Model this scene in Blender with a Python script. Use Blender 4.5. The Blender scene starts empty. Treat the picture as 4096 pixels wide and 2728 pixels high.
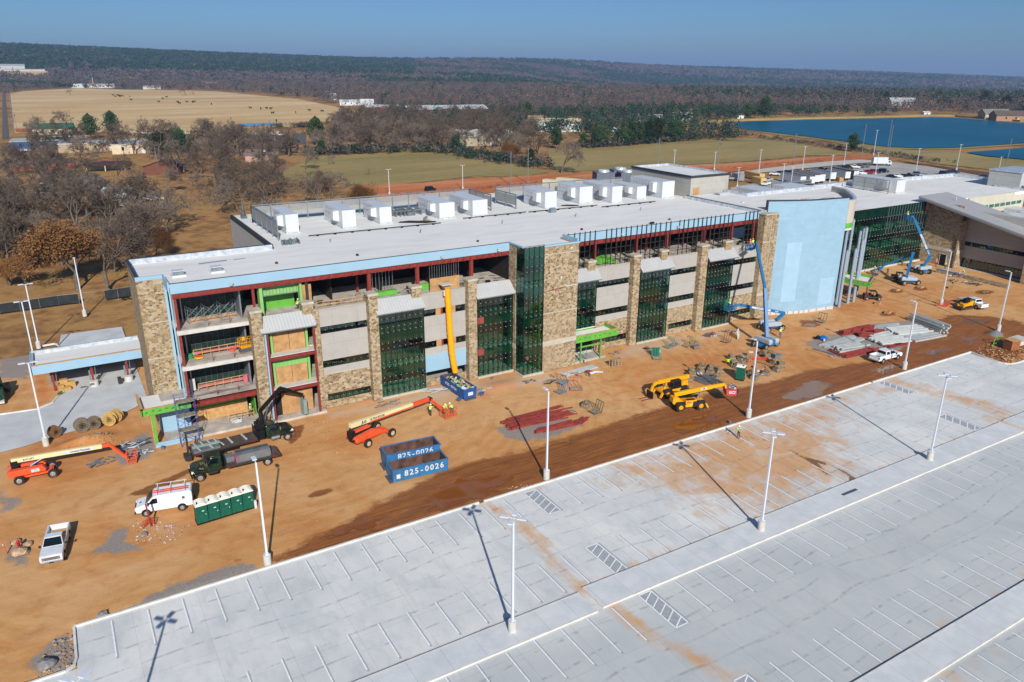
import bpy, math, random
import numpy as np
from mathutils import Vector, Matrix, noise
R=math.radians
rnd=random.Random(7)
sc=bpy.context.scene
COL=sc.collection
# ------------------------------------------------------------------ helpers
def link(o):
    COL.objects.link(o); return o
def tag(o,label=None,cat=None,group=None,kind=None):
    if label: o['label']=label
    if cat: o['category']=cat
    if group: o['group']=group
    if kind: o['kind']=kind
    return o
def empty(name,loc=(0,0,0),rz=0,label=None,cat=None,group=None):
    o=link(bpy.data.objects.new(name,None)); o.location=loc; o.rotation_euler=(0,0,rz)
    o.empty_display_size=.3
    return tag(o,label,cat,group)
_kids={}
def adopt(c,p):
    c.parent=p; _kids.setdefault(p.name,[]).append(c)
class MB:
    def __init__(s): s.v=[];s.f=[];s.m=[];s.M=None
    def add(s,vs,fs,mi=0):
        n=len(s.v)
        if s.M is not None: vs=[s.M@Vector(v) for v in vs]
        s.v.extend([tuple(v) for v in vs]); s.f.extend([tuple(i+n for i in f) for f in fs]); s.m.extend([mi]*len(fs)); return s
    def box(s,x0,y0,z0,x1,y1,z1,mi=0):
        if x0>x1:x0,x1=x1,x0
        if y0>y1:y0,y1=y1,y0
        if z0>z1:z0,z1=z1,z0
        return s.add([(x0,y0,z0),(x1,y0,z0),(x1,y1,z0),(x0,y1,z0),(x0,y0,z1),(x1,y0,z1),(x1,y1,z1),(x0,y1,z1)],
          [(0,3,2,1),(4,5,6,7),(0,1,5,4),(1,2,6,5),(2,3,7,6),(3,0,4,7)],mi)
    def cbox(s,c,d,rz=0,mi=0,rx=0,ry=0):
        a,b,h=d[0]/2,d[1]/2,d[2]/2
        m=Matrix.Translation(c)@Matrix.Rotation(rz,4,'Z')@Matrix.Rotation(ry,4,'Y')@Matrix.Rotation(rx,4,'X')
        vs=[m@Vector(p) for p in [(-a,-b,-h),(a,-b,-h),(a,b,-h),(-a,b,-h),(-a,-b,h),(a,-b,h),(a,b,h),(-a,b,h)]]
        return s.add(vs,[(0,3,2,1),(4,5,6,7),(0,1,5,4),(1,2,6,5),(2,3,7,6),(3,0,4,7)],mi)
    def bar(s,p,q,w,h=None,mi=0,up=(0,0,1)):
        h=h or w; p=Vector(p);q=Vector(q);d=(q-p).normalized();u=Vector(up)
        if abs(d.dot(u))>.95: u=Vector((1,0,0))
        r=d.cross(u).normalized();u=r.cross(d)
        vs=[]
        for c in(p,q):
            for a,b in((-1,-1),(1,-1),(1,1),(-1,1)): vs.append(c+r*(a*w/2)+u*(b*h/2))
        return s.add(vs,[(0,1,2,3),(7,6,5,4),(0,4,5,1),(1,5,6,2),(2,6,7,3),(3,7,4,0)],mi)
    def tube(s,p,q,r,r2=None,n=8,mi=0,cap=True):
        r2=r if r2 is None else r2; p=Vector(p);q=Vector(q);d=(q-p).normalized();u=Vector((0,0,1))
        if abs(d.dot(u))>.95: u=Vector((1,0,0))
        a=d.cross(u).normalized();b=a.cross(d);vs=[]
        for c,rr in((p,r),(q,r2)):
            for i in range(n):
                t=2*math.pi*i/n; vs.append(c+a*(math.cos(t)*rr)+b*(math.sin(t)*rr))
        fs=[(i,(i+1)%n,n+(i+1)%n,n+i) for i in range(n)]
        if cap: fs+=[tuple(range(n-1,-1,-1)),tuple(range(n,2*n))]
        return s.add(vs,fs,mi)
    def path(s,pts,r,n=6,mi=0):
        for a,b in zip(pts,pts[1:]): s.tube(a,b,r,n=n,mi=mi)
        return s
    def poly(s,pts,mi=0): return s.add(pts,[tuple(range(len(pts)))],mi)
    def prism(s,pts,z0,z1,mi=0,mt=None):
        n=len(pts)
        ar=sum(pts[i][0]*pts[(i+1)%n][1]-pts[(i+1)%n][0]*pts[i][1] for i in range(n))
        if ar<0: pts=pts[::-1]
        s.add([(x,y,z0) for x,y in pts]+[(x,y,z1) for x,y in pts],[(i,(i+1)%n,n+(i+1)%n,n+i) for i in range(n)]+[tuple(range(n-1,-1,-1))],mi)
        return s.add([(x,y,z1) for x,y in pts],[tuple(range(n))],mi if mt is None else mt)
    def xprism(s,prof,y0,y1,mi=0):
        "side profile in xz extruded along y"
        n=len(prof)
        ar=sum(prof[i][0]*prof[(i+1)%n][1]-prof[(i+1)%n][0]*prof[i][1] for i in range(n))
        if ar<0: prof=prof[::-1]
        return s.add([(x,y0,z) for x,z in prof]+[(x,y1,z) for x,z in prof],[(i,(i+1)%n,n+(i+1)%n,n+i) for i in range(n)]+[tuple(range(n-1,-1,-1)),tuple(range(n,2*n))],mi)
    def frus(s,b,t,z0,z1,mi=0):
        "frustum: b=(x0,y0,x1,y1) at z0, t same at z1"
        return s.add([(b[0],b[1],z0),(b[2],b[1],z0),(b[2],b[3],z0),(b[0],b[3],z0),(t[0],t[1],z1),(t[2],t[1],z1),(t[2],t[3],z1),(t[0],t[3],z1)],
          [(0,3,2,1),(4,5,6,7),(0,1,5,4),(1,2,6,5),(2,3,7,6),(3,0,4,7)],mi)
    def wallx(s,pts,z0,z1,t,mi=0):
        "thin wall along polyline"
        for (a,b) in zip(pts,pts[1:]):
            s.bar((a[0],a[1],(z0+z1)/2),(b[0],b[1],(z0+z1)/2),t,z1-z0,mi)
        return s
    def rock(s,c,r,seed=0,flat=.7,mi=0,n=6):
        rr=random.Random(seed); vs=[];fs=[]
        for j in range(1,4):
            for i in range(n):
                a=2*math.pi*(i+.5*(j%2))/n; e=-.9+j*.45*1.0; k=math.cos(e)*(0.75+.45*rr.random())
                vs.append((c[0]+r*k*math.cos(a),c[1]+r*k*math.sin(a),c[2]+r*flat*(math.sin(e)+.5)*(0.8+.3*rr.random())))
        b=len(vs); vs.append((c[0],c[1],c[2]+r*flat*1.35)); 
        for j in range(2):
            for i in range(n): fs.append((j*n+i,j*n+(i+1)%n,(j+1)*n+(i+1)%n,(j+1)*n+i))
        for i in range(n): fs.append((2*n+i,2*n+(i+1)%n,b))
        return s.add(vs,fs,mi)
    def build(s,name,mats,parent=None,world=False,smooth=False,bevel=0,label=None,cat=None,group=None,kind=None,seg=2):
        me=bpy.data.meshes.new(name)
        vs=s.v
        if world and parent is not None:
            l=parent.location; vs=[(x-l.x,y-l.y,z-l.z) for x,y,z in vs]
        me.from_pydata(vs,[],s.f)
        if not isinstance(mats,(list,tuple)): mats=[mats]
        for m_ in mats: me.materials.append(m_)
        if any(s.m): me.polygons.foreach_set('material_index',s.m)
        if smooth: me.polygons.foreach_set('use_smooth',[True]*len(s.f))
        me.update()
        o=link(bpy.data.objects.new(name,me))
        if bevel:
            b=o.modifiers.new('bevel','BEVEL'); b.width=bevel; b.segments=seg; b.limit_method='ANGLE'; b.angle_limit=R(35)
        if parent is not None: adopt(o,parent)
        return tag(o,label,cat,group,kind)
def dup(o,loc,rz=None,label=None,group=None,sub=None,scale=None):
    def cp(a,p=None):
        c=a.copy(); COL.objects.link(c)
        if p is not None: adopt(c,p)
        for k in list(_kids.get(a.name,[])): cp(k,c)
        return c
    c=cp(o); c.location=loc
    if rz is not None: c.rotation_euler=(0,0,rz)
    if label: c['label']=label
    if group: c['group']=group
    if scale: c.scale=(scale,)*3
    return c
def text(s,size,M,mat,parent,name='lettering',ext=.01,align='CENTER',bold=0,xs=1):
    cu=bpy.data.curves.new('t','FONT'); cu.body=s; cu.size=size; cu.extrude=ext; cu.align_x=align; cu.align_y='CENTER'; cu.offset=bold; cu.resolution_u=2
    t=bpy.data.objects.new('t',cu); COL.objects.link(t)
    dg=bpy.context.evaluated_depsgraph_get(); me=bpy.data.meshes.new_from_object(t.evaluated_get(dg))
    bpy.data.objects.remove(t)
    me.transform(M@Matrix.Diagonal((xs,1,1,1))); me.materials.clear(); me.materials.append(mat); me.name=name
    o=link(bpy.data.objects.new(name,me))
    if parent is not None: adopt(o,parent)
    return o
def face(p,right,up):
    "matrix placing text at p reading along right, up up"
    r=Vector(right).normalized(); u=Vector(up); n=r.cross(u).normalized(); u=n.cross(r)
    return Matrix(((r.x,u.x,n.x,p[0]),(r.y,u.y,n.y,p[1]),(r.z,u.z,n.z,p[2]),(0,0,0,1)))
# ------------------------------------------------------------------ materials
def s2l(h):
    h=h.lstrip('#'); c=[int(h[i:i+2],16)/255 for i in(0,2,4)]
    return tuple(x/12.92 if x<=.04045 else ((x+.055)/1.055)**2.4 for x in c)+(1,)
class NT:
    def __init__(s,name):
        s.mat=bpy.data.materials.new(name); s.mat.use_nodes=True; s.t=s.mat.node_tree; s.b=s.t.nodes['Principled BSDF']
        s.b.inputs['Specular IOR Level'].default_value=.3
    def n(s,t,**k):
        n=s.t.nodes.new('ShaderNode'+t)
        for a,v in k.items(): setattr(n,a,v)
        return n
    def l(s,a,b): s.t.links.new(a,b)
    def inp(s,nd,i,v):
        if v is None: return
        if hasattr(v,'node'): s.l(v,nd.inputs[i])
        else: nd.inputs[i].default_value=v
    def math(s,op,a,b=None,c=None,clamp=False):
        m_=s.n('Math',operation=op,use_clamp=clamp); s.inp(m_,0,a); s.inp(m_,1,b)
        if c is not None: s.inp(m_,2,c)
        return m_.outputs[0]
    def obj(s): return s.n('TexCoord').outputs['Object']
    def geo(s): return s.n('NewGeometry').outputs['Position']
    def map(s,v,scale=(1,1,1),rot=(0,0,0),loc=(0,0,0)):
        m_=s.n('Mapping'); s.l(v,m_.inputs[0]); m_.inputs['Scale'].default_value=scale; m_.inputs['Rotation'].default_value=rot; m_.inputs['Location'].default_value=loc; return m_.outputs[0]
    def noise(s,v,scale,detail=3,rough=.55,dist=0):
        n=s.n('TexNoise'); s.l(v,n.inputs['Vector']); n.inputs['Scale'].default_value=scale; n.inputs['Detail'].default_value=detail; n.inputs['Roughness'].default_value=rough; n.inputs['Distortion'].default_value=dist; return n.outputs['Fac']
    def ramp(s,f,stops,interp='LINEAR'):
        r=s.n('ValToRGB'); s.l(f,r.inputs[0]); e=r.color_ramp.elements; r.color_ramp.interpolation=interp
        while len(e)<len(stops): e.new(.5)
        for k,(p,c) in enumerate(stops):
            e[k].position=p; e[k].color=c if isinstance(c,tuple) else (s2l(c) if isinstance(c,str) else (c,c,c,1))
        return r.outputs[0]
    def mix(s,f,a,b,bt='MIX'):
        m_=s.n('Mix',data_type='RGBA',blend_type=bt)
        s.inp(m_,0,f)
        for i,v in((6,a),(7,b)): s.inp(m_,i,s2l(v) if isinstance(v,str) else v)
        return m_.outputs[2]
    def step(s,f,lo,hi):
        m_=s.n('MapRange'); s.l(f,m_.inputs[0]); m_.inputs[1].default_value=lo; m_.inputs[2].default_value=hi; return m_.outputs[0]
    def attr(s,n): return s.n('Attribute',attribute_name=n).outputs['Fac']
    def bump(s,h,st=.3,d=.05):
        b=s.n('Bump'); b.inputs['Strength'].default_value=st; b.inputs['Distance'].default_value=d; s.l(h,b.inputs['Height']); s.l(b.outputs[0],s.b.inputs['Normal'])
    def out(s,col=None,rough=None,metal=None,spec=None):
        if col is not None: s.inp(s.b,'Base Color',s2l(col) if isinstance(col,str) else col)
        if rough is not None: s.inp(s.b,'Roughness',rough)
        if metal is not None: s.inp(s.b,'Metallic',metal)
        if spec is not None: s.b.inputs['Specular IOR Level'].default_value=spec
        return s.mat
def pm(name,col,rough=.6,metal=0,var=.12,sc_=1.5,coat=0,dirt=None,dz=0,spec=.3):
    "procedural painted/plain material with mottling; dirt: colour of dust, thicker low down"
    t=NT(name); v=t.obj(); c=s2l(col) if isinstance(col,str) else col
    f=t.noise(v,sc_,5,.6)
    lo=tuple(x*(1-var*1.6) for x in c[:3])+(1,); hi=tuple(min(1,x*(1+var*.9)) for x in c[:3])+(1,)
    cc=t.ramp(f,[(.3,lo),(.7,hi)])
    if dirt:
        g=t.noise(v,3.1,4,.65); z=t.n('SeparateXYZ'); t.l(v,z.inputs[0])
        h=t.math('SUBTRACT',dz,z.outputs[2]); h=t.math('ADD',h,g); h=t.step(h,.35,1.1)
        cc=t.mix(t.math('MULTIPLY',h,.75),cc,dirt)
    t.b.inputs['Coat Weight'].default_value=coat
    return t.out(cc,rough,metal,spec)
def uv2(t,v):
    "u=x+y, v=z for vertical walls"
    s=t.n('SeparateXYZ'); t.l(v,s.inputs[0]); u=t.math('ADD',s.outputs[0],s.outputs[1]); c=t.n('CombineXYZ'); t.l(u,c.inputs[0]); t.l(s.outputs[2],c.inputs[1]); return c.outputs[0]
def mk_stone(name,dark=.68):
    t=NT(name); u=uv2(t,t.geo())
    w=t.n('TexNoise'); t.l(u,w.inputs['Vector']); w.inputs['Scale'].default_value=.9
    um=t.map(u,(2.5,3.7,1))
    vo=t.n('TexVoronoi',distance='CHEBYCHEV',feature='F1',voronoi_dimensions='2D'); t.l(um,vo.inputs['Vector']); vo.inputs['Scale'].default_value=1; vo.inputs['Randomness'].default_value=.82
    v2=t.n('TexVoronoi',distance='CHEBYCHEV',feature='F2',voronoi_dimensions='2D'); t.l(um,v2.inputs['Vector']); v2.inputs['Scale'].default_value=1; v2.inputs['Randomness'].default_value=.82
    e=t.math('SUBTRACT',v2.outputs['Distance'],vo.outputs['Distance'])
    s=t.n('SeparateColor'); t.l(vo.outputs['Color'],s.inputs[0])
    def d(c): c=s2l(c); return (c[0]*dark,c[1]*dark,c[2]*dark,1)
    cc=t.ramp(s.outputs[0],[(0,d('#7d6647')),(.13,d('#a3865c')),(.28,d('#bca27c')),(.45,d('#cdb896')),(.62,d('#ad9d84')),(.76,d('#d3c3a5')),(.9,d('#967a52')),(1,d('#c4a97e'))],'CONSTANT')
    cc=t.mix(t.step(t.noise(t.map(u,(1,1,1)),7,4),.3,.75),cc,(.75,.72,.68,1),'MULTIPLY') 
    m=t.step(e,.03,.1); cc=t.mix(m,d('#cdbfa6'),cc)
    big=t.noise(u,.12,2); cc=t.mix(t.step(big,.35,.7),cc,t.mix(.5,cc,d('#b8a27f')))
    t.bump(m,.5,.04)
    return t.out(cc,.9)
def mk_panel(name,col,w,h,off=(0,0,0),mort='#8f897f',dark=1):
    t=NT(name); u=t.map(uv2(t,t.geo()),loc=off)
    b=t.n('TexBrick'); t.l(u,b.inputs['Vector']); b.inputs['Scale'].default_value=1; b.inputs['Brick Width'].default_value=w; b.inputs['Row Height'].default_value=h; b.inputs['Mortar Size'].default_value=.022; b.inputs['Mortar Smooth'].default_value=.3
    c=s2l(col); b.inputs['Color1'].default_value=c; b.inputs['Color2'].default_value=tuple(x*.95 for x in c[:3])+(1,); b.inputs['Mortar'].default_value=s2l(mort); b.offset=.5
    n=t.noise(u,.8,5,.65); cc=t.mix(t.step(n,.3,.8),b.outputs[0],(.86,.85,.84,1),'MULTIPLY')
    return t.out(cc,.85)
def mk_glass(name,tint,refl=.22):
    t=NT(name); tr=t.n('BsdfTransparent'); tr.inputs[0].default_value=s2l(tint); gl=t.n('BsdfGlossy'); gl.inputs['Roughness'].default_value=.02; gl.inputs[0].default_value=(.8,.9,.9,1)
    g=t.n('NewGeometry'); dt=t.n('VectorMath',operation='DOT_PRODUCT'); t.l(g.outputs['Incoming'],dt.inputs[0]); t.l(g.outputs['Normal'],dt.inputs[1])
    f=t.math('ADD',t.math('MULTIPLY',t.math('POWER',t.math('SUBTRACT',1,t.math('ABSOLUTE',dt.outputs['Value'])),5),.9),.05+refl*.3,clamp=True)
    ms=t.n('MixShader'); t.l(f,ms.inputs[0]); t.l(tr.outputs[0],ms.inputs[1]); t.l(gl.outputs[0],ms.inputs[2])
    t.l(ms.outputs[0],t.t.nodes['Material Output'].inputs[0]); return t.mat
def mk_rib(name,col,pitch,axis=0,dark=.6,rough=.5,metal=.3):
    "standing seam / corrugated sheet, ribs along one axis"
    t=NT(name); s=t.n('SeparateXYZ'); t.l(t.geo(),s.inputs[0]); x=s.outputs[axis]
    f=t.math('FRACT',t.math('DIVIDE',x,pitch)); m=t.step(f,.0,.12); m2=t.math('GREATER_THAN',f,.12)
    c=s2l(col); cc=t.mix(m2,tuple(q*dark for q in c[:3])+(1,),c)
    n=t.noise(t.geo(),.7,4); cc=t.mix(t.step(n,.3,.8),cc,(.9,.9,.9,1),'MULTIPLY')
    return t.out(cc,rough,metal)
Mt={}
Mt['stone']=mk_stone('stone veneer')
Mt['panel']=mk_panel('wall panel','#a5a29c',3.55,4.75,(0,.2,0))
Mt['tanwall']=mk_panel('tan wall','#a5a29b',6,3.2,(0,0,0))
Mt['cap']=pm('cast stone','#b0a898',.8)
Mt['glass']=mk_glass('green glass','#b4dcd2',.14)
Mt['spandrel']=pm('spandrel glass','#236154',.12,0,.25,.6,spec=.6)
Mt['sptop']=pm('upper spandrel glass','#547c73',.15,0,.15,.6,spec=.6)
Mt['mull']=pm('dark mullion','#1c2020',.4)
Mt['clip']=pm('white clip','#dfe3e0',.5)
Mt['bluewrap']=pm('pale blue membrane','#8babbe',.6,0,.035,.35)
Mt['bluewall']=mk_panel('blue wall membrane','#8babbe',2.6,3.05,(0,0,0),'#7f9fb3')
Mt['bluepatch']=pm('lighter blue membrane','#92b1c4',.6,0,.04,.8)
Mt['red']=pm('red oxide steel','#7e3029',.6,0,.2,2)
Mt['conc']=pm('concrete','#a8a399',.9,0,.18,.9)
Mt['concd']=pm('raw slab','#b3aba0',.9,0,.22,.7)
Mt['concl']=pm('pale concrete','#bdbab3',.85,0,.1,1.2)
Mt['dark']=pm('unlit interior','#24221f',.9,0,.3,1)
Mt['lime']=pm('lime sheathing','#5d9f3c',.7,0,.1,1)
Mt['green']=pm('green gypsum board','#7bac62',.8,0,.08,.6)
Mt['greend']=pm('green board deep','#3f9a35',.8,0,.1,.6)
Mt['ply']=pm('plywood','#ad8558',.85,0,.22,1.1)
Mt['wood']=pm('lumber','#b98f5e',.85,0,.2,2)
Mt['woodg']=pm('weathered lumber','#8c8371',.9,0,.3,3)
Mt['seam']=mk_rib('standing seam awning','#bfbfbd',.42,0,.72)
Mt['white']=pm('white metal','#c2c5c6',.35,0,.04,.5)
Mt['whited']=pm('grey white metal','#b9bdc0',.4,0,.08,1)
Mt['galv']=pm('galvanised steel','#8f979c',.4,.6,.15,1)
Mt['galvd']=pm('dark galvanised','#5d666d',.5,.4,.2,1)
Mt['stud']=pm('dark stud steel','#3d3a38',.5,.3,.2,1)
Mt['black']=pm('black','#151515',.5,0,.2,2)
Mt['rubber']=pm('tyre rubber','#2c2723',.85,0,.3,4,dirt='#9a7148',dz=.2)
Mt['purple']=pm('pink board','#c888a8',.7)
def roofmat():
    t=NT('white roof membrane'); v=t.geo()
    s=t.n('SeparateXYZ'); t.l(v,s.inputs[0])
    f=t.math('FRACT',t.math('DIVIDE',s.outputs[1],3.1)); ln=t.math('LESS_THAN',f,.03)
    n=t.noise(t.map(v,(.25,1,1)),.5,5,.6,.5); c=t.ramp(n,[(.25,'#c8c7c2'),(.5,'#d5d4cf'),(.8,'#dddbd6')])
    c=t.mix(t.math('MULTIPLY',ln,.25),c,'#8f9195')
    n2=t.noise(v,2.5,4,.7); c=t.mix(t.math('MULTIPLY',t.step(n2,.62,.8),.35),c,'#a39a90')
    return t.out(c,.7)
Mt['roof']=roofmat()
Mt['flash']=pm('bright flashing','#c3cad2',.3,.35,.25,1.3)
Mt['asph']=pm('dark coping','#33373d',.6)

# ------------------------------------------------------------------ camera, sun, sky
def camera():
    F=3079.66; p,r_,y,h=R(19.7192),R(.3478),R(30.8991),44.858
    f=Vector((math.sin(y)*math.cos(p),math.cos(y)*math.cos(p),-math.sin(p))); r=Vector((math.cos(y),-math.sin(y),0)); u=r.cross(f)
    r2=r*math.cos(r_)+u*math.sin(r_); u2=u*math.cos(r_)-r*math.sin(r_)
    cd=bpy.data.cameras.new('camera'); cd.sensor_width=36; cd.lens=F/4096*36; cd.clip_end=30000; cd.clip_start=1
    o=link(bpy.data.objects.new('camera',cd))
    M=Matrix(((r2.x,u2.x,-f.x,0),(r2.y,u2.y,-f.y,0),(r2.z,u2.z,-f.z,h),(0,0,0,1))); o.matrix_world=M; sc.camera=o
camera()
AZ,EL=17.8,30.0
d=Vector((-math.sin(R(AZ))*math.cos(R(EL)),-math.cos(R(AZ))*math.cos(R(EL)),math.sin(R(EL))))
sl=bpy.data.lights.new('sun','SUN'); sl.energy=4.7; sl.angle=R(.5); sl.color=(1,.955,.89)
so=link(bpy.data.objects.new('sun',sl)); so.rotation_euler=d.to_track_quat('Z','Y').to_euler(); so.location=(0,0,100)
w=bpy.data.worlds.new('World'); sc.world=w; w.use_nodes=True; nt=w.node_tree
sk=nt.nodes.new('ShaderNodeTexSky'); sk.sky_type='NISHITA'; sk.sun_disc=False; sk.sun_elevation=R(EL); sk.sun_rotation=R(180+AZ); sk.altitude=0; sk.air_density=1.0; sk.dust_density=.6; sk.ozone_density=2.2
tc=nt.nodes.new('ShaderNodeTexCoord'); sx=nt.nodes.new('ShaderNodeSeparateXYZ'); cr=nt.nodes.new('ShaderNodeValToRGB'); mx=nt.nodes.new('ShaderNodeMix'); mx.data_type='RGBA'; mx.blend_type='MULTIPLY'; mx.inputs[0].default_value=1
nt.links.new(tc.outputs['Generated'],sx.inputs[0]); nt.links.new(sx.outputs[2],cr.inputs[0]); e_=cr.color_ramp.elements; e_[0].position=0; e_[0].color=(.30,.485,.84,1); e_[1].position=.14; e_[1].color=(.245,.43,.71,1); q_=e_.new(.8); q_.color=(.75,.88,1,1)
nt.links.new(sk.outputs[0],mx.inputs[6]); nt.links.new(cr.outputs[0],mx.inputs[7]); nt.links.new(mx.outputs[2],nt.nodes['Background'].inputs[0]); nt.nodes['Background'].inputs[1].default_value=.085
sc.view_settings.view_transform='Standard'; sc.view_settings.look='None'; sc.view_settings.gamma=1; sc.view_settings.exposure=.3
sc.cycles.max_bounces=6; sc.cycles.transparent_max_bounces=16; sc.cycles.volume_bounces=0

# ------------------------------------------------------------------ ground sheets
def sdf(P,poly):
    "signed distance (positive inside) of points P (n,2) to polygon"
    q=np.array(poly,float); n=len(q); ins=np.zeros(len(P),bool); dm=np.full(len(P),1e9)
    for i in range(n):
        a,b=q[i],q[(i+1)%n]; e=b-a; w_=P-a
        t=np.clip((w_@e)/max(e@e,1e-9),0,1); dm=np.minimum(dm,np.hypot(*(w_-t[:,None]*e).T))
        c=(a[1]>P[:,1])!=(b[1]>P[:,1])
        if abs(b[1]-a[1])>1e-9:
            xi=a[0]+(P[:,1]-a[1])*(b[0]-a[0])/(b[1]-a[1]); ins^=c&(P[:,0]<xi)
    return np.where(ins,dm,-dm)
def sheet(name,x0,x1,y0,y1,res,zf,attrs,mat):
    nx=int((x1-x0)/res)+1; ny=int((y1-y0)/res)+1
    X,Y=np.meshgrid(np.linspace(x0,x1,nx),np.linspace(y0,y1,ny)); P=np.stack([X.ravel(),Y.ravel()],1)
    V=np.empty((len(P),3)); V[:,:2]=P; V[:,2]=zf(P)
    i=np.arange(nx*ny).reshape(ny,nx); F=np.stack([i[:-1,:-1],i[:-1,1:],i[1:,1:],i[1:,:-1]],-1).reshape(-1,4)
    me=bpy.data.meshes.new(name); me.vertices.add(len(V)); me.vertices.foreach_set('co',V.ravel()); me.loops.add(F.size); me.loops.foreach_set('vertex_index',F.ravel().astype(np.int32))
    me.polygons.add(len(F)); me.polygons.foreach_set('loop_start',np.arange(0,F.size,4,dtype=np.int32)); me.polygons.foreach_set('loop_total',np.full(len(F),4,np.int32)); me.update(); me.validate()
    for k,polys in attrs.items():
        v=np.zeros(len(P))
        for pl,soft,amp in polys:
            s_=sdf(P,pl); v=np.maximum(v,amp*np.clip(s_/soft*.5+.5,0,1))
        a=me.attributes.new(k,'FLOAT','POINT'); a.data.foreach_set('value',v.astype(np.float32))
    me.materials.append(mat); me.polygons.foreach_set('use_smooth',[True]*len(F))
    o=link(bpy.data.objects.new(name,me)); return tag(o,kind='structure')
def ell(cx,cy,rx,ry,a=0,n=14): return [(cx+rx*math.cos(t)*math.cos(a)-ry*math.sin(t)*math.sin(a),cy+rx*math.cos(t)*math.sin(a)+ry*math.sin(t)*math.cos(a)) for t in [2*math.pi*i/n for i in range(n)]]
def band(pts,w):
    "polygon of width w round a polyline"
    L=[];Rr=[]
    for i,p in enumerate(pts):
        a=Vector(pts[max(0,i-1)]);b=Vector(pts[min(len(pts)-1,i+1)]); d_=(b-a).normalized(); n=Vector((-d_.y,d_.x))*w/2
        L.append((p[0]+n.x,p[1]+n.y)); Rr.append((p[0]-n.x,p[1]-n.y))
    return L+Rr[::-1]
def dirtmat():
    t=NT('red clay dirt'); v=t.geo()
    wv=t.n('TexWave',wave_type='RINGS',rings_direction='Z'); t.l(t.map(v,(1,1,0),loc=(-24,-108,0)),wv.inputs['Vector']); wv.inputs['Scale'].default_value=.16; wv.inputs['Distortion'].default_value=16; wv.inputs['Detail'].default_value=4; wv.inputs['Detail Scale'].default_value=.35; wv.inputs['Detail Roughness'].default_value=.6
    big=t.noise(v,.055,5,.6,.4); med=t.noise(v,.5,6,.62); fine=t.noise(v,5,5,.7)
    tr=t.noise(t.map(v,(.12,.75,1),(0,0,R(-6))),.9,5,.62,2.6); tr2=t.noise(t.map(v,(.11,1.0,1),(0,0,R(24))),.8,5,.62,1.4)
    c=t.ramp(big,[(.3,'#b1713a'),(.46,'#bf8a52'),(.6,'#c79a68'),(.72,'#b57a44')])
    c=t.mix(t.math('MULTIPLY',t.step(tr,.48,.7),.24),c,'#a8774a'); c=t.mix(t.math('MULTIPLY',t.step(tr2,.5,.7),.26),c,'#d0ab7f')
    lt=t.step(t.noise(v,.06,3),.4,.6); c=t.mix(t.math('MULTIPLY',t.math('MULTIPLY',t.step(wv.outputs['Fac'],.75,1.0),lt),.16),c,'#8f5f33'); c=t.mix(t.math('MULTIPLY',t.math('MULTIPLY',t.step(wv.outputs['Fac'],.25,.0),lt),.12),c,'#d9b88c'); c=t.mix(t.math('MULTIPLY',t.step(med,.5,.72),.42),c,'#9c6534'); c=t.mix(t.math('MULTIPLY',t.step(fine,.55,.72),.3),c,'#d2b48c')
    nz=t.math('MULTIPLY',t.math('SUBTRACT',med,.5),1.0); nz=t.math('ADD',nz,t.math('MULTIPLY',t.math('SUBTRACT',fine,.5),.35)); nt2=t.math('MULTIPLY',t.math('SUBTRACT',tr,.5),.9)
    nz3=t.math('SUBTRACT',t.noise(v,.42,5,.6,.6),.5)
    def mask(a,lo=.42,hi=.58,k=1.0,k3=0):
        m=t.math('ADD',t.math('ADD',t.attr(a),t.math('MULTIPLY',nz,k)),t.math('MULTIPLY',nz3,k3)); return t.step(m,lo,hi)
    pale=mask('pale',.3,.9,1.4); c=t.mix(t.math('MULTIPLY',pale,.6),c,'#bfb1a0')
    grass=mask('grass',.3,.8,1.6); c=t.mix(t.math('MULTIPLY',grass,.85),c,t.ramp(t.noise(v,2.2,5,.7),[(.3,'#6e4f2c'),(.55,'#8c6a3e'),(.75,'#a0824f')]))
    org=mask('orange',.3,.8,.8); c=t.mix(t.math('MULTIPLY',org,.85),c,'#b8642c')
    grav=mask('gravel',.4,.6,1.1); gcol=t.ramp(t.noise(v,9,3,.8),[(.3,'#6d6a68'),(.6,'#8d8983'),(.75,'#aaa69e')]); c=t.mix(t.math('MULTIPLY',grav,.9),c,gcol)
    m0=t.math('ADD',t.attr('wet'),t.math('MULTIPLY',nz,.55)); m0=t.math('ADD',m0,t.math('MULTIPLY',nt2,.35)); wet=t.step(m0,.43,.6)
    wc=t.ramp(t.math('ADD',t.math('MULTIPLY',tr,.6),t.math('MULTIPLY',med,.4)),[(.35,'#72431f'),(.5,'#875026'),(.62,'#965c2e'),(.75,'#a47043')])
    c=t.mix(t.math('MULTIPLY',wet,.93),c,wc)
    ru=t.step(t.noise(t.map(v,(.05,1.5,1),(0,0,R(2))),1.2,5,.6,2.2),.47,.6); c=t.mix(t.math('MULTIPLY',t.math('MULTIPLY',wet,ru),.28),c,'#5a3519')
    pud=mask('puddle',.44,.52,.3,1.3); c=t.mix(t.math('MULTIPLY',pud,.9),c,'#7d461a')
    pud2=mask('pink',.42,.5,.25,1.0); c=t.mix(t.math('MULTIPLY',pud2,.85),c,'#80604e')
    shiny=t.math('MAXIMUM',pud,pud2)
    rough=t.math('SUBTRACT',t.math('SUBTRACT',.95,t.math('MULTIPLY',wet,.25)),t.math('MULTIPLY',shiny,.62))
    h=t.math('ADD',t.math('MULTIPLY',med,.6),t.math('MULTIPLY',fine,.3)); h=t.math('ADD',h,t.math('MULTIPLY',t.math('MULTIPLY',ru,wet),.4)); h=t.math('MULTIPLY',h,t.math('SUBTRACT',1,shiny))
    t.bump(h,.55,.16)
    return t.out(c,rough)
KY=64.3
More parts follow.
